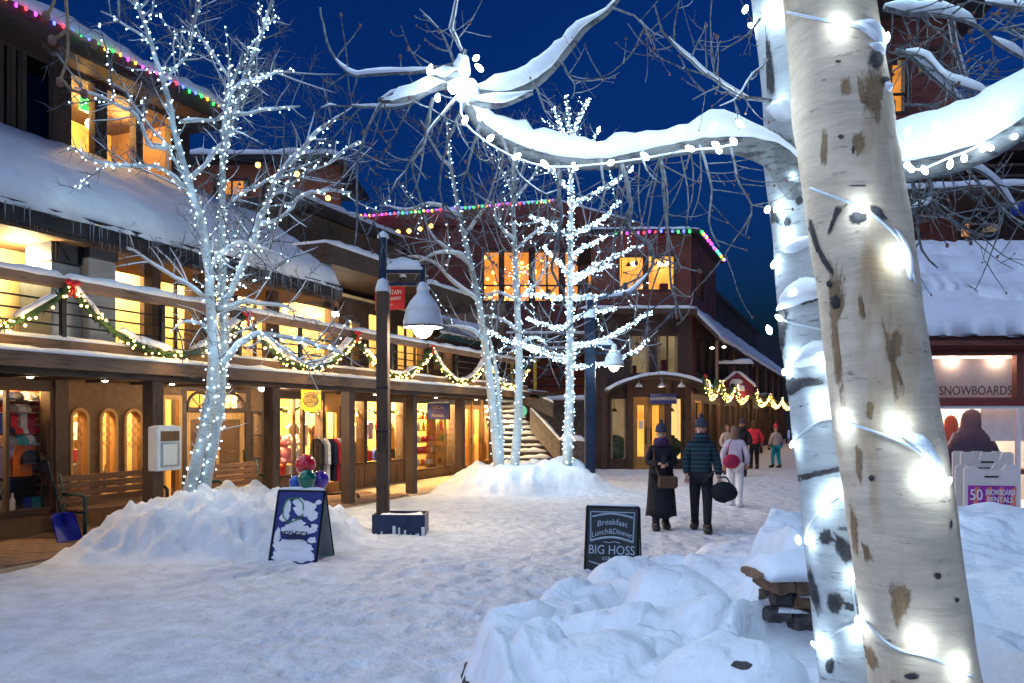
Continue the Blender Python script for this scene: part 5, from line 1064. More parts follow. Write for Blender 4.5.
# small blue OPEN-type plates on the pilaster
def hang_sign(name, label, px, y, q, w, h, mat, lines, ink, edge='timber', shape=None, snow=True, rz=TH - math.pi / 2, brk=0.3):
    s_, q_, z_ = on(px, y, q); t = thing(name, label, 'sign', W(s_, q_, z_ - h / 2), rz)
    if shape: MB().prism([(x * w, zz * h) for x, zz in shape], -0.02, 0.02).build('board', mat, t)
    else:
        MB().box(-w / 2, w / 2, -0.02, 0.02, 0, h).build('board', mat, t)
        if edge:
            for e in ((-w / 2 - 0.02, -w / 2, 0, h), (w / 2, w / 2 + 0.02, 0, h), (-w / 2 - 0.02, w / 2 + 0.02, h, h + 0.02), (-w / 2 - 0.02, w / 2 + 0.02, -0.02, 0)): bx('edging', edge, t, e[0], e[1], -0.03, 0.03, e[2], e[3])
    for (tx_, sz, zz, mt, sx_, bend) in lines: text('lettering', tx_, sz, mt, t, (0, -0.024, zz * h), sx=sx_, bend=bend)
    bar = bx('bracket', 'black_metal', t, -w / 2 - 0.05, w / 2 + 0.05, -0.02, 0.02, h + brk - 0.05, h + brk)
    for sx_ in (-w * 0.38, w * 0.38): MB().tube([(sx_, 0, h), (sx_, 0, h + brk - 0.05)], 0.008, 4).build('chain', 'black_metal', t)
    if snow: MB().drift((-w / 2, 0, h + 0.02), (w / 2, 0, h + 0.02), 0.07, 0.05, 0.05).build('snow', 'snow', t, True); MB().drift((-w / 2 + 0.03, 0, h + brk), (w / 2 + 0.05, 0, h + brk), 0.08, 0.09, 0.05).build('snow', 'snow', t, True)
    return t
oct_ = [(-.5, .1), (-.36, .1), (-.32, 0), (.32, 0), (.36, .1), (.5, .1), (.5, 1), (-.5, 1)]
ys = hang_sign('hanging_sign', 'yellow notched hanging sign with brown oval over the shop entrance', 311.5, 400, 10.35, 0.50, 0.50, 'sign_yellow', [('SNOWMASS', 0.075, 0.80, 'sign_orange', 0.9, 1.2), ('THE', 0.05, 0.665, 'sign_yellow', 1, 0), ('STEW', 0.125, 0.50, 'sign_yellow', 1, 0), ('POT', 0.10, 0.30, 'sign_yellow', 1, 0)], None, shape=oct_, brk=0.16)
MB().lathe([(0.01, -0.003), (0.2, -0.003), (0.2, 0.003), (0.01, 0.003)], n=24, sy=0.72).move(Matrix.Translation((0, -0.0225, 0.235)) @ Matrix.Rotation(math.pi / 2, 4, 'X')).build('oval', 'sign_brown', ys)
for ch in ys.children:
    if ch.name.startswith('lettering'): ch.location.y = -0.031
hang_sign('hanging_sign', 'blue wooden hanging sign with gold letters above the bright shelves', 438.5, 411.5, 10.4, 0.66, 0.42, 'sign_blue', [('LOCAL', 0.13, 0.76, 'sign_gold', 1.0, 0), ('COLORADO', 0.075, 0.51, 'sign_maroon', 1.0, 0), ('Rentals', 0.14, 0.24, 'sign_gold', 1.0, 0)], None, brk=0.26)
hang_sign('hanging_sign', 'red shop sign with white letters partly hidden by the lamp post', 390, 298, 10.5, 0.80, 0.56, 'sign_red', [('MOUNTAIN', 0.165, 0.73, 'white_paint', 0.78, 0), ('PHOTOGRAPHY', 0.125, 0.45, 'white_paint', 0.72, 0), ('gallery', 0.07, 0.2, 'white_paint', 1.0, 0)], None, 'sign_red', brk=0.22)
# small plates on the pilaster by the flood lamp
for (px, y, w, h, mt, lb_, tx_) in ((271, 428, 0.26, 0.1, 'sign_blue', 'small blue plate on the pilaster by the flood lamp', 'OPEN'), (271, 443, 0.2, 0.22, 'sign_maroon', 'dark red poster on the pilaster under the blue plate', None)):
    s_, q_, z_ = on(px, y, QW - 0.02); t = thing('wall_plate', lb_, 'sign', W(s_, QW - 0.02, z_ - h / 2), TH); bx('panel', mt, t, -w / 2, w / 2, -0.015, 0.01, 0, h)
    for e in ((-w / 2 - .015, -w / 2), (w / 2, w / 2 + .015)): bx('edging', 'timber', t, e[0], e[1], -0.02, 0.01, 0, h)
# clothes rack with garments
s_ = S(334, 10.55); rk = thing('clothes_rack', 'black rolling clothes rack standing in the arcade', 'rack', W(s_, 10.55, 0.02), TH - 0.5)
MB().tube([(-0.5, 0, 0.08), (-0.5, 0, 1.35)], 0.018, 6).tube([(0.5, 0, 0.08), (0.5, 0, 1.35)], 0.018, 6).build('upright', 'black_metal', rk); MB().tube([(-0.5, 0, 1.35), (0.5, 0, 1.35)], 0.018, 6).build('hanging_rail', 'black_metal', rk); MB().tube([(-0.5, 0, 0.12), (0.5, 0, 0.12)], 0.018, 6).build('base_rail', 'black_metal', rk)
for sx in (-0.5, 0.5):
    MB().tube([(sx, -0.2, 0.1), (sx, 0.2, 0.1)], 0.016, 6).build('foot', 'black_metal', rk)
    for sy in (-0.2, 0.2): MB().lathe([(0.01, -0.015), (0.045, -0.015), (0.045, 0.015), (0.01, 0.015)], n=10).move(Matrix.Translation((sx, sy, 0.045)) @ Matrix.Rotation(math.pi / 2, 4, 'Y')).build('caster', 'black_metal', rk)
gc = ['black', 'grey', 'white', 'navy', 'red', 'white', 'maroon', 'black', 'brown']
for k, c in enumerate(gc):
    x_ = -0.42 + k * 0.105; loc = rk.matrix_basis @ Vector((0, 0, 0)); Mx = Matrix.Translation(W(s_, 10.55, 0.02)) @ Matrix.Rotation(TH - 0.5, 4, 'Z')
    t = thing('hanging_garment', f'{c} garment, {ORD[k]} from the left on the clothes rack', 'garment', Mx @ Vector((x_, 0, 1.35)), TH - 0.5 + random.uniform(-0.2, 0.2), 'garments on the clothes rack')
    MB().prism([(-0.05, 0.02), (-0.24, -0.1), (-0.27, -0.55), (-0.2, -0.56), (-0.2, -0.85 - 0.1 * random.random()), (0.2, -0.9), (0.2, -0.56), (0.27, -0.55), (0.24, -0.1), (0.05, 0.02)], -0.035, 0.035, 'yz').build('cloth', 'goods_' + c, t)
    MB().tube([(0, 0, 0.02), (0, 0, 0.06), (0, 0.02, 0.075), (0, 0.03, 0.05)], 0.006, 4).build('hook', 'black_metal', t)
# A-frame boards
def a_frame(name, label, loc, rz, w, h, lean, mats, edge='black_metal'):
    t = thing(name, label, 'sign board', loc, rz)
    for sg, nm in ((-1, 'front_panel'), (1, 'back_panel')):
        a, b = sg * lean, sg * 0.012
        th = 0.02 * sg
        MB().add([(-w / 2, a, 0), (w / 2, a, 0), (w / 2, b, h), (-w / 2, b, h), (-w / 2, a - th * 1, 0), (w / 2, a - th, 0), (w / 2, b - th, h), (-w / 2, b - th, h)], [(0, 1, 2, 3), (7, 6, 5, 4), (0, 4, 5, 1), (1, 5, 6, 2), (2, 6, 7, 3), (3, 7, 4, 0)]).build(nm, mats[0] if sg < 0 else mats[1], t)
        for sx in (-1, 1): MB().tube([(sx * w / 2, a, 0), (sx * w / 2, b, h)], 0.016, 4).build('frame_side', edge, t)
    MB().tube([(-w / 2, 0, h), (w / 2, 0, h)], 0.022, 6).build('frame_top', edge, t)
    return t
def onp(t, lean, h, zz): return (0, -lean + (lean - 0.012) * zz / h - 0.008, zz), (math.pi / 2 - math.atan2(lean, h), 0, 0)
# 1: grill board
gp = at(613, 560, 9.9); z0 = hgt(gp.x, gp.y); hb = 0.98
gb = a_frame('sandwich_board', 'black sandwich board with silver lettering sunk in the snow bank', (gp.x, gp.y, fz(507, 9.9) - hb), -0.26, 0.64, hb, 0.24, ('sign_black', 'sign_silver'))
for tx_, sz, zz, sx_, bend, mt in (('Breakfast', 0.10, 0.80, 1.0, 0.9, 'sign_silver'), ('Lunch&Dinner', 0.095, 0.69, 0.9, 0.9, 'sign_silver'), ('BIG HOSS', 0.155, 0.465, 0.86, 0, 'sign_silver'), ('GRILL', 0.06, 0.365, 1.5, 0, 'sign_silver')):
    lc, rt_ = onp(gb, 0.24, hb, zz); text('lettering', tx_, sz, mt, gb, lc, rt_, sx_, 0.003, bend=bend)
def ribbon_part(pts, r=0.006, name='scroll_border'):
    mb = MB(); P = []
    for x, zz in pts: lc, _ = onp(gb, 0.24, hb, zz); P.append((x, lc[1] - 0.002, zz))
    mb.tube(P, r, 4); return mb.build(name, 'sign_silver', gb)
arc = lambda x0, x1, z, b: [(x0 + (x1 - x0) * k / 12, z + b * math.sin(math.pi * k / 12)) for k in range(13)]
ribbon_part(arc(-0.25, 0.25, 0.86, 0.04), 0.012); ribbon_part(arc(-0.27, 0.27, 0.92, 0.0), 0.007); ribbon_part(arc(-0.26, 0.26, 0.57, 0.05), 0.014); ribbon_part([(-0.27, 0.92), (-0.26, 0.57)], 0.008); ribbon_part([(0.27, 0.92), (0.26, 0.57)], 0.008); ribbon_part(arc(-0.27, 0.27, 0.33, -0.05), 0.008); ribbon_part([(-0.1, 0.565), (-0.03, 0.555), (0.03, 0.57), (0.1, 0.555)], 0.005)
MB().drift((-0.3, 0, hb + 0.015), (0.3, 0, hb + 0.015), 0.05, 0.015, 0.05, amp=1.0).build('snow', 'snow', gb, True)
# 2: blue board with balloons
fp = at(302, 552, 10.6); fb2 = a_frame('sandwich_board', 'blue sandwich board crusted with snow and balloons behind its top', (fp.x, fp.y, fz(491, 10.6) - 0.92), -0.22, 0.66, 0.92, 0.27, ('sign_navy', 'grey_paint'))
lc, rt_ = onp(fb2, 0.27, 0.92, 0.36); text('lettering', 'FREE!', 0.15, 'sign_black', fb2, (lc[0] + 0.02, lc[1] - 0.05, lc[2]), rt_, 1.0)
def crust(pts, nm='snow_crust', mt='snow', bulge=0.02):
    vs = []; c = Vector((sum(p[0] for p in pts) / len(pts), 0, sum(p[1] for p in pts) / len(pts))); n = len(pts); rings = 4
    for r_ in range(rings + 1):
        for x, zz in pts:
            f_ = 1 - r_ / rings * 0.98; X_ = c.x + (x - c.x) * f_; Z_ = c.z + (zz - c.z) * f_; lc, _ = onp(fb2, 0.27, 0.92, Z_)
            vs.append((X_, lc[1] - 0.002 - bulge * math.sin(math.pi / 2 * r_ / rings) * (1 + 0.5 * mnoise.noise(Vector((X_ * 12, Z_ * 12, 0)))), Z_))
    return MB().add(vs, [(r_ * n + k, r_ * n + (k + 1) % n, (r_ + 1) * n + (k + 1) % n, (r_ + 1) * n + k) for r_ in range(rings) for k in range(n)]).build(nm, mt, fb2, True)
def blob(cx, cz, rx_, rz_, n=22, seed=0):
    out = []
    for k in range(n):
        c, d = math.cos(2 * math.pi * k / n), math.sin(2 * math.pi * k / n)
        out.append((cx + rx_ * c * (1 + 0.25 * mnoise.noise(Vector((c * 1.5, d * 1.5, seed)))), cz + rz_ * d * (1 + 0.25 * mnoise.noise(Vector((c * 1.5, d * 1.5, seed + 9))))))
    return out
random.seed(17)
for k, (cx_, cz_, rx_, rz_) in enumerate(((0.10, 0.70, 0.15, 0.10), (-0.02, 0.78, 0.08, 0.05), (0.2, 0.62, 0.08, 0.07), (-0.17, 0.70, 0.05, 0.10), (-0.19, 0.58, 0.07, 0.05), (0.0, 0.50, 0.12, 0.06), (-0.08, 0.43, 0.13, 0.06), (0.10, 0.42, 0.13, 0.05), (0.0, 0.22, 0.28, 0.09), (-0.1, 0.1, 0.2, 0.08), (0.14, 0.1, 0.18, 0.08), (0.25, 0.46, 0.05, 0.05), (-0.26, 0.34, 0.05, 0.10), (0.24, 0.30, 0.06, 0.04), (0.27, 0.78, 0.04, 0.03))):
    b2 = [(cx_ + (x - cx_) * random.uniform(0.8, 1.25), cz_ + (z - cz_) * random.uniform(0.8, 1.25)) for x, z in blob(cx_, cz_, rx_, rz_, 20, k * 3.1)]; crust([(max(-0.31, min(0.31, x)), max(0.01, min(0.9, z))) for x, z in b2], bulge=0.005 + 0.012 * (cz_ < 0.3))
MB().tube([(x, onp(fb2, 0.27, 0.92, z)[0][1] - 0.012, z) for x, z in blob(-0.08, 0.68, 0.16, 0.15, 20, 8)], 0.008, 4).build('wreath_print', 'goods_green', fb2)
MB().drift((-0.33, 0, 0.935), (0.33, 0, 0.935), 0.06, 0.03, 0.05, amp=0.8).build('snow', 'snow', fb2, True)
for nm, px, y, r_, dd in (('red', 305.5, 465, 0.14, 10.75), ('green', 307, 479, 0.125, 10.62), ('blue', 296, 482.5, 0.095, 10.8), ('violet', 320, 480, 0.125, 10.85)):
    c_ = at(px, y, dd); t = thing('balloon', f'{nm} balloon tied at the top of the blue sandwich board', 'balloon', (c_.x, c_.y, c_.z - r_ * 1.15), 0, 'balloons on the sandwich board')
    MB().lathe([(0.004, 0), (r_ * 0.35, r_ * 0.12), (r_ * 0.75, r_ * 0.5), (r_, r_ * 1.15), (r_ * 0.92, r_ * 1.6), (r_ * 0.6, r_ * 2.0), (r_ * 0.2, r_ * 2.16), (0.004, r_ * 2.18)], n=20).build('body', 'balloon_' + nm, t, True)
    MB().lathe([(0.014, -0.025), (0.004, 0.0)], n=8).build('knot', 'balloon_' + nm, t); MB().tube([(0, 0, -0.02), (0.01, 0.0, -0.1), (0, -0.02, -0.2)], 0.003, 4).build('ribbon', 'white_paint', t)
# 3: two moulded plastic boards by the ski shop
def plastic_board(px, ytop, depth, w, label, panel):
    p = at(px, ytop, depth); h = 1.05; t = thing('plastic_sign_board', label, 'sign board', (p.x, p.y, p.z - h), -0.15, 'moulded sign boards by the ski shop')
    out = [(-w / 2, 0), (w / 2, 0), (w / 2, h - 0.02), (w / 2 - 0.03, h), (w * 0.3, h), (w * 0.24, h - 0.1), (w * 0.14, h - 0.1), (w * 0.1, h), (-w * 0.1, h), (-w * 0.14, h - 0.1), (-w * 0.24, h - 0.1), (-w * 0.3, h), (-w / 2 + 0.03, h), (-w / 2, h - 0.02)] if not panel else [(-w / 2, 0), (w / 2, 0), (w / 2, h - 0.02), (w / 2 - 0.04, h + 0.02), (w * 0.28, h + 0.02), (w * 0.2, h - 0.05), (-w * 0.2, h - 0.05), (-w * 0.28, h), (-w / 2 + 0.04, h), (-w / 2, h - 0.04)]
    MB().prism(out, -0.04, 0.0).build('shell', 'offwhite_plastic', t); MB().prism([(a * 0.98, b_) for a, b_ in out], 0.25, 0.29).build('rear_shell', 'offwhite_plastic', t)
    bx('handle_slot', 'sign_black', t, -0.08, 0.08, -0.046, -0.041, h - 0.14, h - 0.12)
    if panel:
        bx('poster', 'sign_purple', t, -w / 2 + 0.04, w / 2 - 0.04, -0.048, -0.041, h - 0.62, h - 0.24)
        for k in range(4): x_ = -w / 2 + 0.08 + k * (w - 0.2) / 3; MB().prism([(x_, h - 0.60), (x_ + 0.06, h - 0.60), (x_ + 0.09, h - 0.26), (x_ + 0.04, h - 0.26)], -0.052, -0.049).build('flame_print', 'sign_orange', t)
        text('lettering', '50', 0.19, 'white_paint', t, (-w * 0.29, -0.055, h - 0.36), sx=0.8); text('lettering', 'SNOWBOARD', 0.10, 'white_paint', t, (w * 0.15, -0.055, h - 0.325), sx=0.52); text('lettering', 'RENTALS', 0.10, 'white_paint', t, (w * 0.15, -0.055, h - 0.415), sx=0.72)
    else: bx('slate', 'sign_black', t, -w / 2 + 0.03, w / 2 - 0.03, -0.05, -0.041, 0.1, h - 0.2)
    return t
plastic_board(990, 466, 9.9, 0.62, 'cream plastic board with purple poster half buried by the ski shop', True); plastic_board(986, 452, 10.5, 0.64, 'taller cream plastic board with black slate behind the purple poster board', False)
# street lamps
def street_lamp(px, ybase, depth, label, y_post, y_pole, arm_px, lamp_px, lamp_y, rr_, power, snowcap=True, post_w=0.2, mat='timber_post'):
    b = at(px, ybase, depth); g = b.z; b.z = min(g, hgt(b.x, b.y)) - 0.05; t = thing('street_lamp', label, 'street lamp', b, 0.0, 'street lamps')
    zz = lambda y: fz(y, depth) - b.z; xx = lambda p_: fx(p_, depth) - b.x; hw_ = post_w / 2
    MB().cbox(-hw_, hw_, -hw_, hw_, 0, zz(y_post), 0.015).build('post', mat, t)
    for z_ in (zz(y_post) * 0.42, zz(y_post) * 0.6): MB().box(-hw_ - 0.006, hw_ + 0.006, -hw_ - 0.006, hw_ + 0.006, z_, z_ + 0.025).build('band', 'black_metal', t)
    MB().lathe([(hw_ * 1.3, 0), (hw_ * 1.25, 0.06), (hw_ * 0.95, 0.17), (hw_ * 0.6, 0.22), (0.01, 0.24)], (0, 0, zz(y_post) + 0.003), 14).build('snow', 'snow', t, True)
    MB().box(-0.06, 0.06, -0.06, 0.06, zz(y_post) - 0.1, zz(y_pole)).build('pole', 'navy_metal', t); MB().lathe([(0.1, 0), (0.09, 0.06), (0.01, 0.12)], (0, 0, zz(y_pole)), 10).build('snow', 'snow', t, True)
    ax = xx(lamp_px); ay = zz(arm_px[0]); a2 = zz(arm_px[1])
    arm = MB().box(0.06, ax, -0.035, 0.035, ay - 0.06, ay).build('arm', 'navy_metal', t); MB().drift((0.05, 0, ay), (ax, 0, ay), 0.1, 0.16, 0.08).build('snow', 'snow', arm, True); MB().box(0.06, ax - 0.1, -0.03, 0.03, a2 - 0.05, a2).build('arm', 'navy_metal', t)
    zl = zz(lamp_y); MB().box(ax - 0.04, ax + 0.04, -0.04, 0.04, zl + rr_ * 1.9, ay + 0.08).build('drop_rod', 'navy_metal', t)
    shd = MB(); pr = [(rr_, 0.0), (rr_ * 0.97, rr_ * 0.3), (rr_ * 0.86, rr_ * 0.75), (rr_ * 0.62, rr_ * 1.2), (rr_ * 0.36, rr_ * 1.5), (rr_ * 0.3, rr_ * 1.75), (rr_ * 0.2, rr_ * 1.95)]
    n = 28; vs = []; off = [(r_ - 0.012, z_ - 0.004) for r_, z_ in pr]
    for r_, z_ in pr + off[::-1]:
        for j in range(n): w = 2 * math.pi * j / n; vs.append((ax + r_ * math.cos(w), r_ * math.sin(w), zl + z_))
    kk = len(pr) * 2; shd.add(vs, [(i * n + j, i * n + (j + 1) % n, ((i + 1) % kk) * n + (j + 1) % n, ((i + 1) % kk) * n + j) for i in range(kk) for j in range(n)]); so = shd.build('lamp_shade', 'shade_metal', t, True)
    MB().tube([(ax + rr_ * math.cos(2 * math.pi * j / 28), rr_ * math.sin(2 * math.pi * j / 28), zl) for j in range(29)], 0.014, 5).build('rim', 'navy_metal', so)
    MB().lathe([(rr_ * 0.30, rr_ * 1.76), (rr_ * 0.32, rr_ * 1.9), (rr_ * 0.2, rr_ * 2.15), (0.01, rr_ * 2.3)], (ax, 0, zl), 14).build('snow', 'snow', so, True)
    MB().lathe([(rr_ * 0.88, rr_ * 0.78), (rr_ * 0.66, rr_ * 1.22), (rr_ * 0.4, rr_ * 1.54), (rr_ * 0.33, rr_ * 1.6), (rr_ * 0.3, rr_ * 1.5)], (ax, -0.0, zl), 20).build('snow', 'snow', so, True)
    MB().ball((ax, 0, zl - rr_ * 0.05), rr_ * 0.5, 16, 10).build('globe', 'lamp_globe', t, True)
    lamp('lamp_light', (ax, 0, zl - rr_ * 0.62), power, (1.0, 0.84, 0.62), 0.12, t); return t
sl = street_lamp(383, 520, 13.2, 'tall wooden street lamp with snowy bell shade beside the steel planter box', 292, 238, (270, 283), 423, 327, 0.335, 170)
pb = at(401, 531, 13.0); pl = thing('planter_box', 'dark blue steel box at the foot of the street lamp', 'planter', (pb.x, pb.y, -0.05), 0.0); hw = 0.42
for nm_, a in (('side', (-hw, hw, -0.3, -0.275, 0, 0.36)), ('side', (-hw, hw, 0.275, 0.3, 0, 0.36)), ('end', (-hw, -hw + 0.025, -0.275, 0.275, 0, 0.36)), ('end', (hw - 0.025, hw, -0.275, 0.275, 0, 0.36))): bx(nm_, 'blue_metal', pl, *a)
MB().drift((-hw + 0.03, 0, 0.25), (hw - 0.03, 0, 0.25), 0.5, 0.1, 0.08).build('snow', 'snow', pl, True)
random.seed(4)
for k in range(9): x_ = -hw + 0.05 + k * 0.092; hh_ = random.uniform(0.03, 0.2); MB().box(x_, x_ + random.uniform(0.02, 0.06), -0.312, -0.301, 0.0, hh_).build('stuck_snow', 'snow', pl)
street_lamp(590, 463, 20.5, 'dark steel street lamp standing behind the brightly lit middle tree', 318, 300, (345, 352), 614, 366, 0.26, 60, post_w=0.26, mat='navy_metal')
# house-shaped and oval signs on the wing
hsg = thing('hanging_sign', 'maroon house shaped sign with white emblem hung above the garlands', 'sign', at(737, 391, 31.0)); 
MB().prism([(-0.62, -0.1), (0, -0.35), (0.62, -0.1), (0.62, 0.25), (0, 0.72), (-0.62, 0.25)], 0, 0.06).build('board', 'sign_maroon', hsg); MB().prism([(-0.3, 0.0), (0.3, 0.0), (0.28, 0.2), (0.1, 0.24), (0.24, 0.36), (0.1, 0.46), (-0.2, 0.46), (-0.28, 0.3)], -0.012, -0.001).build('emblem', 'white_paint', hsg); MB().box(-0.14, -0.02, -0.02, -0.013, 0.06, 0.2).build('emblem_inset', 'sign_maroon', hsg)  # small maroon inset belongs to the emblem design
for sg in (-1, 1): MB().drift((sg * 0.72, 0.02, 0.16), (0, 0.02, 0.74), 0.18, 0.1, 0.1, side=(0, 1, 0)).build('snow', 'snow', hsg, True); MB().tube([(sg * 0.5, 0.03, 0.35), (sg * 0.5, 0.03, 0.98)], 0.02, 4).build('chain', 'black_metal', hsg)
MB().box(-0.8, 0.65, 0, 0.06, 0.98, 1.05).build('bracket', 'black_metal', hsg); MB().drift((-0.8, 0.03, 1.05), (0.65, 0.03, 1.05), 0.15, 0.16, 0.1).build('snow', 'snow', hsg, True)
osg = thing('hanging_sign', 'small yellow and green oval sign behind the garlands', 'sign', at(765, 401, 46.0)); MB().lathe([(0.01, -0.03), (0.6, -0.03), (0.6, 0.03), (0.01, 0.03)], n=20, sy=0.55).move(Matrix.Rotation(math.pi / 2, 4, 'X')).build('board', 'sign_yellow', osg); MB().box(-0.4, 0.4, -0.05, -0.031, -0.08, 0.1).build('panel', 'goods_green', osg); MB().drift((-0.4, 0, 0.33), (0.45, 0, 0.33), 0.15, 0.14, 0.1).build('snow', 'snow', osg, True)

# ================================================================ GARLANDS AND COLOURED STRINGS
def garland(length, sag, label, loc, rz, group, snow=True, lights=True, bow=True, dens=120, r=0.085, power=5, drop=0.0):
    t = thing('garland', label, 'garland', loc, rz, group); N = int(length * 14); pts = []
    for k in range(N + 1): u = k / N; pts.append(Vector((u * length, -0.10, -sag * (1 - (2 * u - 1) ** 2) ** 0.9 - drop * u)))
    mb = MB(); mb.tube(pts, r * 0.45, 5)
    for k in range(int(length * dens)):
        i = random.randrange(N); p = pts[i].lerp(pts[i + 1], random.random()); a = random.random() * 6.28; d = Vector((random.uniform(-.6, .6), math.cos(a), math.sin(a))).normalized(); sd = d.orthogonal().normalized() * 0.014; L_ = r * random.uniform(0.9, 1.7)
        mb.add([p + sd, p - sd, p + d * L_], [(0, 1, 2)]); sd2 = d.cross(sd); mb.add([p + sd2, p - sd2, p + d * L_ * 0.9], [(0, 1, 2)])
    o = mb.build('greenery', 'needle', t); o['kind'] = 'stuff'
    if lights:
        lm = MB()
        for k in range(int(length * 21)):
            i = random.randrange(N); a = random.uniform(2.6, 6.8); p = pts[i] + Vector((random.uniform(-.03, .03), -abs(math.cos(a)) * r * 1.1 - 0.01, math.sin(a) * r * 1.15)); lm.ball(p, random.uniform(0.013, 0.021), 6, 4)
        o = lm.build('bulbs', 'warm_bulb', t); o['kind'] = 'stuff'
        for u in (0.2, 0.5, 0.8): lamp('bulb_glow', pts[int(u * N)] + Vector((0, -0.22, 0.0)), power, (1.0, 0.62, 0.2), 0.1, t)
    if snow:
        sn = MB(); i = 0
        while i < N - 3:
            L_ = random.randrange(3, 9); a, b_ = i, min(N, i + L_); h_ = random.uniform(0.05, 0.10)
            if random.random() < 0.85: sn.drift(pts[a] + Vector((0, 0.02, r * 0.6)), pts[b_] + Vector((0, 0.02, r * 0.6)), r * 1.9, h_, 0.05, side=(0, 1, 0), amp=0.6)
            i = b_ + random.randrange(0, 2)
        sn.build('snow', 'snow', t, True)['kind'] = 'stuff'
    if bow:
        bw = MB().ball((0, -0.2, 0.02), 0.05, 8, 6); bw.ball((-0.08, -0.19, 0.05), 0.075, 10, 6, sy=0.5, sz=0.7); bw.ball((0.08, -0.19, 0.05), 0.075, 10, 6, sy=0.5, sz=0.7); bw.prism([(-0.02, 0), (0.02, 0), (0.08, -0.2), (0.02, -0.19)], -0.2, -0.185); bw.prism([(-0.02, 0), (0.02, 0), (-0.03, -0.19), (-0.09, -0.2)], -0.2, -0.185); bw.build('bow', 'ribbon', t, True).scale = (0.75, 0.9, 0.8)
    return t
random.seed(33)
gpos = ['running out of the picture at the left edge', 'between the duct cabinet and the big lit tree', 'above the yellow hanging sign', 'behind the wooden street lamp', 'above the blue hanging sign', 'at the far end of the deck railing']
for k in range(6): garland(3.37, 0.78, f'snowy lit fir garland swag {gpos[k]}', W(4.2 + 3.37 * k, QD - 0.02, 3.60), TH, 'garland swags along the deck railing')
for k, px in enumerate((700, 716, 731, 752, 766, 778)):
    s_ = wing_s(px, 1.15); nrm = Vector((SD.y, -SD.x, 0)); p = cor + SD * s_ + nrm * 1.15; L_ = (wing_s(px + 13, 1.15) - s_)
    garland(max(1.5, L_), 0.55, f'warm lit garland on the street wing balcony, {ORD[k]} from the corner', (p.x, p.y, 3.1), STH, 'garlands on the street wing balcony', False, True, k in (0, 3), 40, 0.13, 9)
# garlands framing the shop windows
for k, (px, z_, ln) in enumerate(((278, 2.22, 1.1), (304, 2.22, 1.0), (353, 2.22, 0.9), (366, 2.22, 1.5), (391, 2.22, 1.1), (416, 2.2, 2.0))): garland(ln, 0.22, f'green garland swag inside the shop window head, {ORD[k]} from the yellow sign side', W(X(px) + 0.1, QW + 0.32, z_), TH, 'garlands inside the shop windows', False, True, False, 60, 0.08, 1.5)
def colour_string(pts, label, n, r=0.035):
    """string of coloured bulbs: wire and bulbs along a polyline in world space"""
    p0 = Vector(pts[0]); t = thing('coloured_light_string', label, 'light string', p0, 0, 'coloured light strings')
    P = [Vector(p) - p0 for p in pts]; MB().tube(P, 0.008, 4).build('wire', 'wire_green', t); Ls = [(P[i + 1] - P[i]).length for i in range(len(P) - 1)]; T = sum(Ls)
    cols = ['bulb_green', 'bulb_red', 'bulb_amber', 'bulb_blue', 'bulb_purple']; by = {c: MB() for c in cols}
    for k in range(n):
        d = T * (k + 0.5) / n; i = 0
        while i < len(Ls) - 1 and d > Ls[i]: d -= Ls[i]; i += 1
        p = P[i].lerp(P[i + 1], d / Ls[i]); by[cols[(k * 2 + (k // 3)) % 5]].ball(p + Vector((0, -0.03, random.uniform(-0.04, 0.02))), r, 6, 4, sz=1.4)
    for c in cols:
        if by[c].v: o = by[c].build('bulbs', c, t, True); o['kind'] = 'stuff'
    return t
colour_string([W(s_, TQ - 0.84, T1 + 0.32) for s_ in (S(-30, TQ - .84), TE + 0.5)], 'coloured bulb string along the top eave of the arcade building', 34, 0.028)
colour_string([(fx(356, D2), D2 - 0.3, fz(218, D2)), (fx(555, D2), D2 - 0.3, fz(202, D2))], 'coloured bulb string along the dining chalet roof edge', 48, 0.055)
colour_string([(fx(612, D), D - 0.2, fz(234, D)), (fx(691, D), D - 0.2, fz(232, D))], 'coloured bulb string along the corner building roof front', 14, 0.048)
cw = [cor + SD * s_ + Vector((SD.y, -SD.x, 0)) * 0.35 + Vector((0, 0, z3f + 0.1)) for s_ in (0.1, up_len + 0.2)]; colour_string(cw, 'coloured bulb string along the corner building side roof', 18, 0.05)
# round amber globes strung on a cable
for lab, pl_, dd in (('amber globe light strung on a cable above the hip roof', [(258, 165), (297, 174), (328, 198)], 30.0), ('amber globe light strung on a cable before the dining chalet', [(398, 232), (409, 231), (420, 229), (431, 226)], 37.0)):
    cab = MB().tube([at(pl_[0][0] - 60, pl_[0][1] - 8, dd)] + [at(x, y - 3, dd) for x, y in pl_] + [at(pl_[-1][0] + 30, pl_[-1][1] - 3, dd)], 0.012, 4).build('light_cable', 'wire_green'); tagit(cab, lab.replace('amber globe light strung on a', 'thin dark'), 'cable')
    for k, (x, y) in enumerate(pl_):
        p = at(x, y, dd); t = thing('globe_light', lab + f', {ORD[k]} from the left', 'light', p, 0, lab + 's'); MB().ball((0, 0, -0.0), 0.10, 10, 8).build('globe', 'orange_bulb', t, True); MB().lathe([(0.04, 0.08), (0.04, 0.16)], n=8).build('socket', 'black_metal', t)

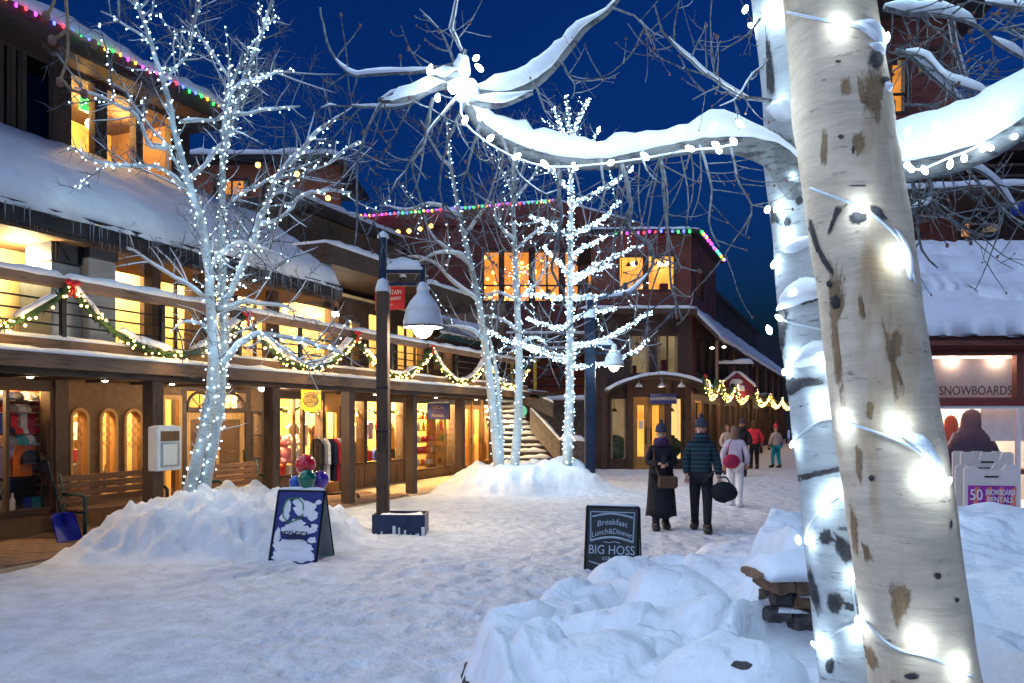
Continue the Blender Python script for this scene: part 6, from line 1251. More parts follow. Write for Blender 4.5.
# ================================================================ TREES
def cap_along(mb, pts, w, h, m=7, seed=0.0, lump=0.35):
    """continuous snow lying on a limb: half-round section above the polyline, uneven height"""
    k = len(pts); vs = []
    if k < 2: return
    for i, p in enumerate(pts):
        t = (pts[min(i + 1, k - 1)] - pts[max(i - 1, 0)]).normalized(); sd = Vector((0, 0, 1)).cross(t); sd = sd.normalized() if sd.length > 0.05 else Vector((1, 0, 0))
        up_ = t.cross(sd); up_ = up_ if up_.z > 0 else -up_; e = min(1.0, 0.3 + i * 0.5, 0.3 + (k - 1 - i) * 0.5); hz = math.sqrt(max(0.0, 1 - t.z * t.z))
        hh = h[i] * e * hz * (1 + lump * mnoise.noise(Vector((p.x * 7 + seed, p.y * 7, p.z * 7))) + lump * 0.6 * mnoise.noise(Vector((p.x * 19 + seed, p.y * 19, 3)))); ww = w[i] * (0.5 + 0.5 * e)
        for j in range(m):
            a = math.pi * j / (m - 1); c = -math.cos(a); s_ = math.sin(a) ** 0.65
            q_ = p + sd * (c * ww) + up_ * (s_ * hh); vs.append(q_ + (Vector((mnoise.noise(q_ * 38), mnoise.noise(q_ * 38 + Vector((3, 0, 0))), mnoise.noise(q_ * 30 + Vector((0, 3, 0))))) * 0.007 if m > 8 else Vector((0, 0, 0))))
    fs = [(i * m + j, i * m + j + 1, (i + 1) * m + j + 1, (i + 1) * m + j) for i in range(k - 1) for j in range(m - 1)]
    fs += [(i * m + m - 1, i * m, (i + 1) * m, (i + 1) * m + m - 1) for i in range(k - 1)]; fs += [tuple(range(m - 1, -1, -1)), tuple((k - 1) * m + j for j in range(m))]
    mb.add(vs, fs)
def resample(pts, step):
    """Catmull-Rom through pts, resampled about every `step` metres"""
    P = [Vector(p) for p in pts]; P = [P[0] * 2 - P[1]] + P + [P[-1] * 2 - P[-2]]; out = []
    for i in range(1, len(P) - 2):
        n = max(1, int((P[i + 1] - P[i]).length / step))
        for k in range(n):
            t = k / n; a, b, c, d = P[i - 1], P[i], P[i + 1], P[i + 2]
            out.append(0.5 * ((2 * b) + (c - a) * t + (2 * a - 5 * b + 4 * c - d) * t * t + (3 * b - a - 3 * c + d) * t ** 3))
    out.append(P[-2]); return out
def lerp_r(r0, r1, n): return [r0 + (r1 - r0) * i / max(1, n - 1) for i in range(n)]
class Tree:
    def __init__(s, root, org): s.root = root; s.org = Vector(org); s.trunk = MB(); s.br = MB(); s.tw = MB(); s.snow = MB(); s.bulb = MB(); s.buds = MB(); s.wire = MB(); s.paths = []; s.lights = []
    def limb(s, pts, r0, r1, step=0.12, n=8, snow=1.0, lit=0.0, trunk=False, wob=0.0, cap=None):
        P = resample(pts, step); P = [p - s.org for p in P]
        if wob: P = [p + Vector((mnoise.noise(p * 3), mnoise.noise(p * 3 + Vector((9, 0, 0))), mnoise.noise(p * 3 + Vector((0, 9, 0))))) * wob for p in P]
        R = lerp_r(r0, r1, len(P)); (s.trunk if trunk else s.br).tube(P, R, n); s.paths.append((P, R))
        if snow: s.snowy(P, R, snow)
        if lit: s.light(P, R, lit)
        return P, R
    def snowy(s, P, R, k):
        run = []
        def flush():
            if len(run) > 2: cap_along(s.snow, [p + Vector((0, 0, r * 0.25)) for p, r in run], [r * 1.12 + 0.003 for p, r in run], [r * 1.0 * k + 0.012 * k for p, r in run], 5 if R[0] < 0.05 else 7, random.random() * 9)
            run.clear()
        for i in range(len(P)):
            t = (P[min(i + 1, len(P) - 1)] - P[max(i - 1, 0)]).normalized()
            if abs(t.z) < 0.86 and random.random() > 0.03: run.append((P[i], R[i]))
            else: flush()
        flush()
    def light(s, P, R, gap, rb=0.0135):
        d = 0.0; a = random.random() * 6
        for i in range(len(P) - 1):
            L_ = (P[i + 1] - P[i]).length; x = d
            while x < L_:
                p = P[i].lerp(P[i + 1], x / L_); t = (P[i + 1] - P[i]).normalized(); u = t.orthogonal().normalized(); v_ = t.cross(u); a += random.uniform(0.9, 2.6)
                q = p + (u * math.cos(a) + v_ * math.sin(a)) * (R[i] + random.uniform(0.01, 0.035)); s.bulb.octa(q, rb * random.uniform(0.75, 1.25)); x += gap * (random.uniform(0.2, 0.7) if random.random() < 0.5 else random.uniform(1.0, 2.1))
            d = x - L_
    def twig(s, p, d, L_, r, lvl, droop=0.0, upc=0.35, snow=0.0, lit=0.0, kids=3, n=6):
        d = d.normalized(); pts = [Vector(p)]; bend = Vector((random.uniform(-1, 1), random.uniform(-1, 1), random.uniform(-1, 1))) * 0.3
        for i in range(n):
            d = (d + bend * 0.22 + Vector((random.uniform(-1, 1), random.uniform(-1, 1), random.uniform(-1, 1))) * 0.10 + Vector((0, 0, upc * (i / n) - droop * (1 - i / n))) * 0.35).normalized(); pts.append(pts[-1] + d * (L_ / n))
        s.tw.tube(pts, lerp_r(r, r * 0.45, n + 1), 4 if r > 0.006 else 3, cap=False)
        if snow: R = lerp_r(r, r * 0.5, n + 1); cap_along(s.snow, [q + Vector((0, 0, r * 0.2)) for q in pts], [x * 1.1 + 0.003 for x in R], [x * 1.3 * snow + 0.008 * snow for x in R], 4, random.random() * 9)
        if lit: s.light(pts, lerp_r(r, r * 0.5, n + 1), lit)
        if lvl > 0:
            for k in range(kids):
                i = random.randrange(1, n); t = (pts[i + 1] - pts[i]).normalized(); sd = t.orthogonal(); sd.rotate(Matrix.Rotation(random.random() * 6.28, 3, t)); s.twig(pts[i], t * 0.55 + sd.normalized() * 0.85, L_ * random.uniform(0.3, 0.6), r * 0.6, lvl - 1, droop * 0.5, upc, 0, 0, max(1, kids - 1), max(4, n - 1))
        elif s.use_buds: s.buds.ball(pts[-1], r * 1.7, 5, 3, sz=1.3)
        return pts
    use_buds = False
    def bushy(s, count, Lr, r, lvl=1, pick=None, snow=0.4, lit_p=0.0, lit=0.07, droop=0.0, upc=0.4, out=0.5, kids=3, tip=0.25):
        """spread secondary shoots over the limbs laid so far"""
        pool = [(P, R) for P, R in s.paths if pick is None or pick(P, R)]; tot = [len(P) for P, _ in pool]
        for k in range(count):
            P, R = random.choices(pool, tot)[0]; i = min(len(P) - 2, int(len(P) * (tip + (1 - tip) * random.random()))); t = (P[i + 1] - P[i]).normalized(); sd = t.orthogonal(); sd.rotate(Matrix.Rotation(random.random() * 6.28, 3, t))
            s.twig(P[i], t * 0.5 + sd.normalized() * 0.8 + Vector((0, 0, out * 0.4)), random.uniform(*Lr), r * random.uniform(0.7, 1.2), lvl, droop, upc, snow if random.random() < 0.6 else 0, lit if random.random() < lit_p else 0, kids)
    def finish(s, bark, twigm='twig', strings=None, bulbm='led_far'):
        if s.trunk.v: s.trunk.build('trunk', bark, s.root, True)
        if s.br.v: s.br.build('branches', bark, s.root, True)['kind'] = 'stuff'
        if s.tw.v: s.tw.build('twigs', twigm, s.root)['kind'] = 'stuff'
        if s.buds.v: s.buds.build('buds', 'bud', s.root)['kind'] = 'stuff'
        if s.snow.v: s.snow.build('snow', 'snow', s.root, True)['kind'] = 'stuff'
        if strings and s.bulb.v:
            t = thing('string_lights', strings, 'string lights', s.org, 0, 'white light strings on trees'); s.bulb.build('bulbs', bulbm, t)['kind'] = 'stuff'
            return t
COLD = (0.50, 0.78, 1.0)
# ---- big lit tree on the left bank
random.seed(101)
DA = 11.9; base = at(196, 490, DA); base.z = hgt(base.x, base.y) - 0.1
ta = thing('aspen_tree', 'double stemmed bare aspen wound with white lights on the left snow bank', 'tree', base, 0)
T = Tree(ta, base)
def pa(L_, dz=0.0, d0=DA):
    out = []
    for i, (x, y) in enumerate(L_): out.append(at(x, y, d0 + dz * i / max(1, len(L_) - 1)))
    return out
T.limb(pa([(187, 500), (197, 460), (207, 415), (213, 370), (211, 320), (208, 270), (202, 225), (190, 185), (180, 150), (172, 115), (163, 80), (152, 45), (140, 10), (130, -25)], -0.4), 0.10, 0.022, 0.12, 10, 0, 0.05, True, 0.03)
T.limb(pa([(203, 500), (212, 450), (220, 400), (224, 350), (223, 300), (222, 250), (222, 200), (224, 160), (232, 120), (243, 85), (255, 50), (268, 15), (278, -25)], 0.5, DA + 0.1), 0.092, 0.022, 0.12, 10, 0, 0.05, True, 0.03)
for pts, dz, r0, lit in (([(226, 150), (228, 91), (241, 67), (255, 40), (278, 17)], 0.5, 0.04, 0.05), ([(222, 138), (231, 95), (262, 78), (282, 69)], -0.4, 0.04, 0.05), ([(222, 302), (244, 267), (256, 229), (268, 200), (295, 155), (339, 116)], -1.0, 0.07, 0.06), ([(256, 226), (288, 214), (302, 196), (352, 190)], -1.2, 0.04, 0.12),
    ([(223, 366), (241, 343), (267, 334), (317, 346), (346, 354)], -0.9, 0.06, 0.055), ([(218, 308), (259, 302), (300, 311)], 0.7, 0.05, 0), ([(186, 187), (160, 170), (146, 167), (108, 164), (67, 149)], -0.7, 0.05, 0.06), ([(176, 148), (149, 146), (138, 117), (111, 103), (73, 88)], -1.2, 0.04, 0), ([(228, 76), (205, 44), (187, 32), (176, 38), (174, 75)], 0.3, 0.035, 0.06),
    ([(182, 123), (205, 121), (228, 117), (256, 111), (300, 108)], 0.6, 0.045, 0.10), ([(187, 187), (205, 164), (222, 141), (240, 128)], -0.3, 0.045, 0.08), ([(211, 330), (190, 322), (172, 330)], -0.5, 0.03, 0.1), ([(190, 190), (172, 160), (160, 140), (135, 105), (126, 85)], -0.6, 0.035, 0.12), ([(210, 300), (180, 280), (150, 262), (128, 245)], -0.8, 0.04, 0), ([(222, 215), (240, 195), (262, 185), (310, 165)], 0.8, 0.04, 0.10), ([(163, 80), (185, 55), (199, 9), (201, -20)], 0.3, 0.03, 0.06), ([(268, 200), (300, 176), (330, 160), (362, 142)], 0.4, 0.035, 0.1),
    ([(152, 45), (128, 25), (100, 12)], -0.4, 0.025, 0.1), ([(267, 334), (290, 355), (312, 366), (330, 362)], 0.5, 0.03, 0.08), ([(213, 260), (235, 245), (260, 247), (292, 260)], -1.2, 0.04, 0.12)):
    T.limb(pa(pts, dz), r0 * 0.72, r0 * 0.26, 0.10, 7, 1.3, lit, wob=0.06)
T.bushy(130, (0.4, 1.1), 0.012, 2, snow=1.1, lit_p=0.22, lit=0.08, upc=0.3, kids=4); T.bushy(420, (0.2, 0.6), 0.006, 1, snow=0.9, kids=3, droop=0.2, tip=0.1)
sA_ = T.finish('aspen_rear', strings='white lights spiralling up the double stemmed tree on the left bank')
for x, y, pw in ((196, 450, 3), (216, 400, 4), (218, 340, 6), (240, 330, 5), (290, 345, 5), (215, 270, 7), (250, 230, 7), (190, 190, 7), (222, 200, 6), (130, 165, 6), (175, 120, 6), (235, 120, 7), (160, 60, 5), (250, 55, 6), (300, 160, 6), (330, 130, 4), (270, 75, 4), (205, 40, 4)):
    lamp('bulb_glow', at(x, y, DA - 0.45) - base, pw * (0.8 if y > 250 else 0.38), COLD, 0.25, sA_)

# ---- three trees on the middle bed
random.seed(202)
DB = 20.3
def bed_base(px): p = at(px, 466, DB); p.z = hgt(p.x, p.y) - 0.1; return p
bC = bed_base(568); tc_ = thing('aspen_tree', 'slim tree densely wound with bright white lights on the middle bed', 'tree', bC, 0); T = Tree(tc_, bC)
T.limb(pa([(567, 468), (569, 420), (570, 370), (570, 320), (570, 270), (571, 220), (571, 170), (570, 130), (566, 95)], 0, DB), 0.13, 0.025, 0.2, 9, 0, 0.05, True)
random.seed(9)
for pts, dz, lit in (([(573, 277), (605, 262), (640, 245)], -1.5, 1), ([(570, 347), (605, 339), (652, 311)], -1, 1), ([(576, 233), (599, 221), (620, 201)], -1, 1), ([(573, 298), (604, 296), (634, 289)], 1, 1), ([(566, 298), (545, 296), (523, 293)], -1, 1), ([(570, 359), (540, 350), (511, 341), (488, 333)], -1.2, 1), ([(570, 207), (600, 190), (634, 169)], 1, 1), ([(567, 274), (555, 258), (543, 245)], 0.8, 1), ([(568, 362), (545, 355), (523, 344)], 1, 1), ([(571, 368), (617, 360), (649, 340)], 0.6, 1),
    ([(570, 190), (552, 170), (540, 150)], 0.5, 1), ([(570, 170), (590, 150), (600, 128)], 0.5, 1), ([(570, 150), (560, 125), (552, 108)], -0.5, 1), ([(570, 140), (580, 118), (590, 98)], 0.4, 1), ([(570, 240), (548, 222), (530, 215)], -0.8, 1), ([(570, 320), (592, 312), (618, 308)], 1.4, 1), ([(570, 330), (548, 326), (526, 318)], 1.4, 0.6), ([(570, 285), (590, 272), (612, 266)], 1.6, 1), ([(571, 255), (592, 243), (606, 236)], 1.0, 1)):
    T.limb(pa(pts, dz, DB), 0.045, 0.015, 0.12, 6, 1.2, 0.05 / lit, wob=0.07); T.light(*T.paths[-1], 0.08, 0.022)
for P, R in T.paths: T.light(P, R, 0.07, 0.022)
T.bushy(150, (0.4, 1.1), 0.011, 1, snow=0.8, lit_p=0.4, lit=0.09, upc=0.5)
sC_ = T.finish('aspen_rear', strings='dense white lights on the slim tree on the middle bed')
for y, dx_, pw in ((440, 0, 14), (400, 0, 14), (365, 30, 16), (345, -30, 16), (330, 45, 14), (298, 0, 20), (255, 35, 16), (225, 15, 16), (180, 20, 14), (120, 0, 8), (290, -25, 12)): lamp('bulb_glow', at(569 + dx_, y, DB - 0.7) - bC, pw * 0.75, COLD, 0.3, sC_)
random.seed(303)
for px, lab, slab, stems, litg in ((497, 'forked birch with white lights low on its stems beside the arcade end', 'white lights on the forked birch beside the arcade end', [([(499, 470), (493, 410), (487, 360), (480, 310), (472, 270), (464, 235), (456, 195), (450, 160), (447, 120)], 0.13), ([(501, 470), (500, 420), (496, 370), (488, 330)], 0.09)], 0.07),
                         (518, 'pale single birch between the forked birch and the brightest tree', 'sparse white lights on the pale single birch', [([(514, 470), (518, 420), (519, 360), (517, 300), (515, 250), (513, 200), (516, 160), (514, 120)], 0.12)], 0.10)):
    b_ = bed_base(px); t = thing('birch_tree', lab, 'tree', b_, 0); T = Tree(t, b_)
    for k, (pts, r0) in enumerate(stems): T.limb(pa(pts, 0.3, DB - 0.2), r0, 0.03, 0.2, 8, 0, litg, True)
    if px == 497:
        for pts in ([(470, 262), (450, 250), (432, 235), (425, 215)], [(478, 300), (455, 282), (432, 262), (408, 255)], [(460, 215), (435, 205), (405, 210), (380, 205)], [(484, 340), (470, 330), (448, 325)], [(464, 235), (480, 215), (492, 190), (500, 160)], [(452, 170), (436, 150), (420, 120)], [(472, 270), (462, 255), (440, 252), (418, 262)]): T.limb(pa(pts, random.uniform(-1, 1), DB - 0.2), 0.055, 0.02, 0.15, 6, 1.2, 0, wob=0.05)
    else:
        for pts in ([(516, 300), (535, 285), (548, 262)], [(515, 250), (535, 232), (560, 220)], [(517, 300), (500, 292), (482, 300)], [(515, 240), (500, 225), (492, 200)], [(518, 330), (500, 318), (478, 315)], [(514, 200), (530, 180), (545, 150)], [(514, 195), (502, 170), (495, 140)], [(518, 345), (535, 338), (548, 345)]): T.limb(pa(pts, random.uniform(-1, 1), DB - 0.2), 0.045, 0.018, 0.15, 6, 1.1, 0.14, wob=0.05)
    T.bushy(80, (0.5, 1.5), 0.012, 2, snow=0.7, upc=0.3, lit_p=0.05, lit=0.12, tip=0.42); T.bushy(60, (0.3, 0.8), 0.008, 1, snow=0.3, tip=0.42)
    sb_ = T.finish('aspen_rear', strings=slab)
    for y in ((450, 410, 370) if px == 497 else (440, 380, 300)): lamp('bulb_glow', at(px - 4, y, DB - 0.8) - b_, 6, COLD, 0.25, sb_)

# ---- the two near trunks
random.seed(404)
def trunk_mesh(trace, D_, dlean, n=40, knob=0.006, zlow=0.3):
    rows = []; V_ = []; F_ = []; cs = []
    for i in range(len(trace) - 1):
        (x0_, y0_, w0_), (x1_, y1_, w1_) = trace[i], trace[i + 1]; m_ = max(2, int(abs(y1_ - y0_) / 6))
        for k in range(m_): t_ = k / m_; cs.append((x0_ + (x1_ - x0_) * t_, y0_ + (y1_ - y0_) * t_, w0_ + (w1_ - w0_) * t_))
    cs.append(trace[-1])
    for k in range(3):      # soften the traced kinks
        cs = [cs[0]] + [tuple((cs[i - 1][j] + 2 * cs[i][j] + cs[i + 1][j]) / 4 for j in range(3)) for i in range(1, len(cs) - 1)] + [cs[-1]]
    for i, (x, y, w) in enumerate(cs):
        d_ = D_ + dlean * (683 - y) / 683; c = at(x, y, d_); r_ = w / 2 / F * d_
        for j in range(n):
            a = 2 * math.pi * j / n; dirv = Vector((math.cos(a), math.sin(a), 0)); q = c + dirv * r_
            k_ = 1 + 0.05 * mnoise.noise(Vector((dirv.x * 1.2, dirv.y * 1.2, c.z * 2.6))) + 0.03 * mnoise.noise(Vector((dirv.x * 2.5, dirv.y * 2.5, c.z * 7))) + 0.014 * mnoise.noise(Vector((q.x * 18, q.y * 18, q.z * 9))); V_.append(c + dirv * r_ * k_)
    F_ = [(i * n + j, i * n + (j + 1) % n, (i + 1) * n + (j + 1) % n, (i + 1) * n + j) for i in range(len(cs) - 1) for j in range(n)]
    return V_, F_
FR = [(992, 980, 130), (950, 830, 116), (924, 683, 104), (906, 560, 101), (893, 470, 100), (882, 400, 99), (870, 300, 95), (855, 210, 97), (843, 120, 94), (836, 60, 88), (828, 0, 85), (812, -120, 80), (795, -280, 74)]
RE_ = [(886, 930, 104), (876, 800, 94), (866, 683, 88), (855, 590, 88), (846, 500, 87), (834, 400, 87), (823, 300, 88), (815, 210, 88), (811, 150, 90), (803, 100, 76), (795, 40, 74), (790, 0, 74), (776, -120, 68), (765, -280, 60)]
DF, DR = 2.2, 2.62
def near_tree(trace, D_, lean, label, mat):
    V_, F_ = trunk_mesh(trace, D_, lean); b_ = at(trace[0][0], trace[0][1], D_); b_.z = min(b_.z, hgt(b_.x, b_.y)) ; t = thing('aspen_tree', label, 'tree', b_, 0)
    mb = MB(); mb.v = [tuple(Vector(p) - b_) for p in V_]; mb.f = F_; o = mb.build('trunk', mat, t, True)
    return t, b_, BVHTree.FromPolygons([Vector(p) for p in V_], F_), V_
tF, bF, bvF, _ = near_tree(FR, DF, 0.1, 'large cream barked aspen trunk leaning across the right foreground', 'aspen_front')
tR, bR, bvR, _ = near_tree(RE_, DR, 0.1, 'grey green aspen trunk just behind the cream trunk carrying snowy limbs', 'aspen_rear')
EYEV = Vector((0, 0, EYE))
def hit(bv, x, y):
    for dx_ in (0, -2, 2, -5, 5, -10, 10, -18, 18, -28, 28):
        h, nrm, _, _ = bv.ray_cast(EYEV, ray(x + dx_, y).normalized())
        if h is not None: return h, nrm
    return None, None
def bark_patch(bv, t, b_, outline, mat, name, lift=0.0025, bulge=0.0, rag=0.12, rings=5):
    """a stain, scar or snow clump that follows the trunk surface; outline in pixels"""
    cl = resample([Vector((x, y, 0)) for x, y in list(outline) + [outline[0]]], 6); outline = [(p.x, p.y) for p in cl[:-1]]
    cx = sum(p[0] for p in outline) / len(outline); cy = sum(p[1] for p in outline) / len(outline); pts = []
    m_ = len(outline)
    for i in range(m_):
        for k in range(2): u = k / 2; x = outline[i][0] * (1 - u) + outline[(i + 1) % m_][0] * u; y = outline[i][1] * (1 - u) + outline[(i + 1) % m_][1] * u; f_ = 1 + rag * (mnoise.noise(Vector((x * 0.35, y * 0.35, 1.0))) + 0.6 * mnoise.noise(Vector((x * 1.1, y * 1.1, 4.0)))); pts.append((cx + (x - cx) * f_, cy + (y - cy) * f_))
    vs = []; n = len(pts)
    for r_ in range(rings + 1):
        f_ = 1 - r_ / rings * 0.97; bl = lift + bulge * math.sin(math.pi / 2 * min(1, r_ / rings * 1.3))
        for x, y in pts:
            h, nr = hit(bv, cx + (x - cx) * f_, cy + (y - cy) * f_)
            if h is None: return None
            if nr.dot(EYEV - h) < 0: nr = -nr
            vs.append(h + nr * (bl * (0.4 if r_ == 0 else 1)) - b_)
    o = MB().add(vs, [(r_ * n + k, r_ * n + (k + 1) % n, (r_ + 1) * n + (k + 1) % n, (r_ + 1) * n + k) for r_ in range(rings) for k in range(n)]).build(name, mat, t, True)
    at_ = o.data.attributes.new('fade', 'FLOAT', 'POINT'); at_.data.foreach_set('value', [r_ / rings for r_ in range(rings + 1) for _ in range(n)]); return o
def ring(cx, cy, rx_, ry_, n=14, a0=0): return [(cx + rx_ * math.cos(2 * math.pi * k / n + a0), cy + ry_ * math.sin(2 * math.pi * k / n + a0)) for k in range(n)]
stains = [[(860, 70), (884, 62), (885, 95), (880, 126), (874, 122), (862, 108)], [(856, 72), (862, 78), (868, 106), (860, 104)], [(822, 122), (828, 130), (827, 170), (820, 166)], [(852, 132), (862, 131), (866, 145), (858, 157), (851, 150)], [(880, 312), (888, 330), (902, 322), (904, 345), (896, 372), (906, 392), (894, 398), (886, 360)], [(857, 290), (864, 300), (866, 320), (859, 318)], [(828, 250), (842, 262), (846, 300), (838, 322), (842, 360), (845, 398), (836, 390), (828, 300)], [(849, 500), (857, 515), (859, 560), (852, 548)], [(860, 538), (868, 545), (874, 562), (866, 565)], [(890, 578), (905, 585), (912, 600), (900, 628), (890, 612)], [(838, 78), (850, 74), (852, 96), (842, 100)], [(868, 400), (874, 404), (872, 420), (866, 418)], [(856, 440), (864, 460), (862, 490), (854, 470)], [(860, 640), (872, 645), (880, 672), (868, 670)]]
for s_ in stains: bark_patch(bvF, tF, bF, s_, 'bark_stain', 'stain', 0.0012, 0, 0.3)
darks = [ring(876, 60, 9, 11), ring(884, 80, 6, 5), [(836, 204), (848, 204), (840, 214), (830, 236), (826, 238), (832, 218)], [(866, 204), (878, 206), (890, 222), (882, 222), (872, 214)], ring(858, 218, 10, 7), ring(830, 284, 4, 4), ring(836, 302, 6, 8), ring(872, 478, 4, 4), ring(937, 576, 5, 4), ring(956, 600, 3, 4), ring(912, 676, 9, 4), ring(841, 137, 4, 3), [(808, 214), (812, 220), (822, 250), (838, 276), (836, 282), (818, 256), (808, 228)], ring(858, 186, 12, 1.4), ring(838, 62, 4, 2), ring(950, 524, 2, 6), ring(853, 150, 1.5, 5)]
for s_ in darks: bark_patch(bvF, tF, bF, s_, 'bark_dark', 'bark_scar', 0.002, 0.003, 0.2)
darkR = [[(768, 128), (785, 135), (800, 150), (795, 170), (782, 178), (770, 160)], [(776, 300), (788, 300), (790, 320), (784, 350), (778, 356)], ring(791, 386, 8, 9), [(780, 378), (830, 376), (834, 384), (806, 388), (784, 398)], [(790, 476), (842, 466), (846, 470), (796, 482)], ring(826, 537, 8, 10), [(832, 530), (854, 545), (856, 566), (842, 562), (834, 548)], ring(835, 603, 10, 13), [(808, 560), (816, 580), (824, 612), (818, 616), (808, 590)], [(790, 300), (816, 296), (830, 290), (832, 296), (800, 306)], ring(830, 666, 5, 9), [(765, 20), (774, 60), (776, 100), (768, 96)], ring(800, 200, 5, 6), ring(788, 222, 4, 6), [(770, 205), (778, 210), (782, 226), (772, 224)], [(842, 600), (858, 604), (858, 612), (844, 610)]]
for s_ in darkR: bark_patch(bvR, tR, bR, s_, 'bark_dark', 'bark_scar', 0.002, 0.004, 0.3)
# snow caught on the rear trunk and in the crotches
for s_, bl in (([(776, 312), (784, 290), (805, 277), (822, 282), (824, 296), (800, 304)], 0.035), ([(790, 368), (800, 350), (815, 340), (832, 344), (832, 358), (812, 366)], 0.035), ([(780, 250), (796, 238), (812, 236), (812, 244), (792, 254)], 0.02), ([(768, 110), (782, 98), (795, 104), (792, 118), (778, 122)], 0.04)): bark_patch(bvR, tR, bR, s_, 'snow', 'snow', 0.002, bl, 0.08, 7)
for s_, bl in (([(848, 22), (872, 20), (886, 38), (884, 48), (866, 34)], 0.02), ([(868, 44), (882, 42), (884, 56), (876, 52)], 0.012), ([(884, 82), (890, 84), (890, 92), (885, 90)], 0.012), ([(898, 434), (925, 436), (944, 470), (940, 480), (918, 452)], 0.014), ([(893, 226), (905, 240), (914, 270), (910, 282), (902, 256)], 0.012)): bark_patch(bvF, tF, bF, s_, 'snow', 'snow', 0.002, bl, 0.08, 7)
# limbs with heavy snow
T = Tree(tR, bR); T.use_buds = True
def limb3(pts, r, snow_h, snow_w=1.25, n=12, d0=DR, dz=0.0, step=0.03, lump=0.25):
    P = resample(pa(pts, dz, d0), step); P = [p - bR for p in P]; k = len(P); R = [np.interp(i / (k - 1), np.linspace(0, 1, len(r)), r) for i in range(k)]; H_ = [np.interp(i / (k - 1), np.linspace(0, 1, len(snow_h)), snow_h) for i in range(k)]
    mb = MB(); mb.tube([p + Vector((mnoise.noise(p * 14), mnoise.noise(p * 14 + Vector((7, 0, 0))), mnoise.noise(p * 11 + Vector((0, 7, 0))))) * 0.006 for p in P], R, n); o = mb.build('branch', 'aspen_branch', tR, True)
    sn = MB(); cap_along(sn, [p + Vector((0, 0, r_ * 0.15)) for p, r_ in zip(P, R)], [r_ * snow_w + 0.004 for r_ in R], H_, 11, random.random() * 9, lump); sn.build('snow', 'snow', o, True)
    T.paths.append((P, R)); return P, R
LB_P = [(806, 190), (790, 168), (770, 150), (735, 142), (700, 143), (660, 150), (620, 159), (585, 162), (550, 158), (515, 147), (485, 127), (469, 106), (461, 84)]
limb3(LB_P, [0.075, 0.055, 0.043, 0.034, 0.031, 0.028, 0.026, 0.025, 0.024, 0.023, 0.022, 0.02], [0.0, 0.02, 0.065, 0.075, 0.06, 0.06, 0.075, 0.065, 0.075, 0.07, 0.08, 0.075, 0.05], 1.15, dz=-0.15, lump=0.5)
limb3([(461, 86), (462, 70), (463, 58), (465, 50)], [0.018, 0.014, 0.010, 0.006], [0.03, 0.03, 0.03, 0.01], 1.2, d0=DR - 0.15)
for x, y, r_, sx_, sz_ in ((462, 68, 0.028, 0.9, 1.4), (467, 92, 0.034, 1.1, 1.1), (456, 84, 0.026, 1.3, 0.8)): MB().ball(at(x, y, DR - 0.17) - bR, r_, 20, 14, sx=sx_, sz=sz_, amp=0.35, fr=2.2).build('snow', 'snow', tR, True)
limb3([(466, 92), (485, 94), (510, 92), (535, 82), (558, 60), (582, 30), (606, 12), (628, -15)], [0.02, 0.018, 0.016, 0.013, 0.012, 0.01], [0.04, 0.055, 0.07, 0.07, 0.06, 0.03, 0.012, 0.01], 1.4, d0=DR - 0.15, dz=0.1)
limb3([(470, 100), (495, 105), (515, 100), (532, 92)], [0.014, 0.012, 0.008], [0.02, 0.035, 0.04, 0.01], 1.4, d0=DR - 0.2)
limb3([(462, 80), (440, 86), (415, 96), (392, 101), (380, 100)], [0.018, 0.013, 0.01, 0.007], [0.06, 0.045, 0.035, 0.035, 0.01], 1.5, d0=DR - 0.15, dz=-0.1)
limb3([(458, 72), (446, 78), (430, 75)], [0.014, 0.01, 0.007], [0.03, 0.04, 0.02], 1.5, d0=DR - 0.2)
RB_P = [(836, 200), (868, 178), (900, 168), (930, 163), (960, 156), (990, 143), (1024, 122), (1070, 96), (1120, 70)]
limb3(RB_P, [0.06, 0.055, 0.05, 0.048, 0.046, 0.045, 0.044, 0.04], [0.02, 0.12, 0.155, 0.16, 0.155, 0.155, 0.16, 0.15], 1.5, d0=DR, dz=-0.25, lump=0.12)
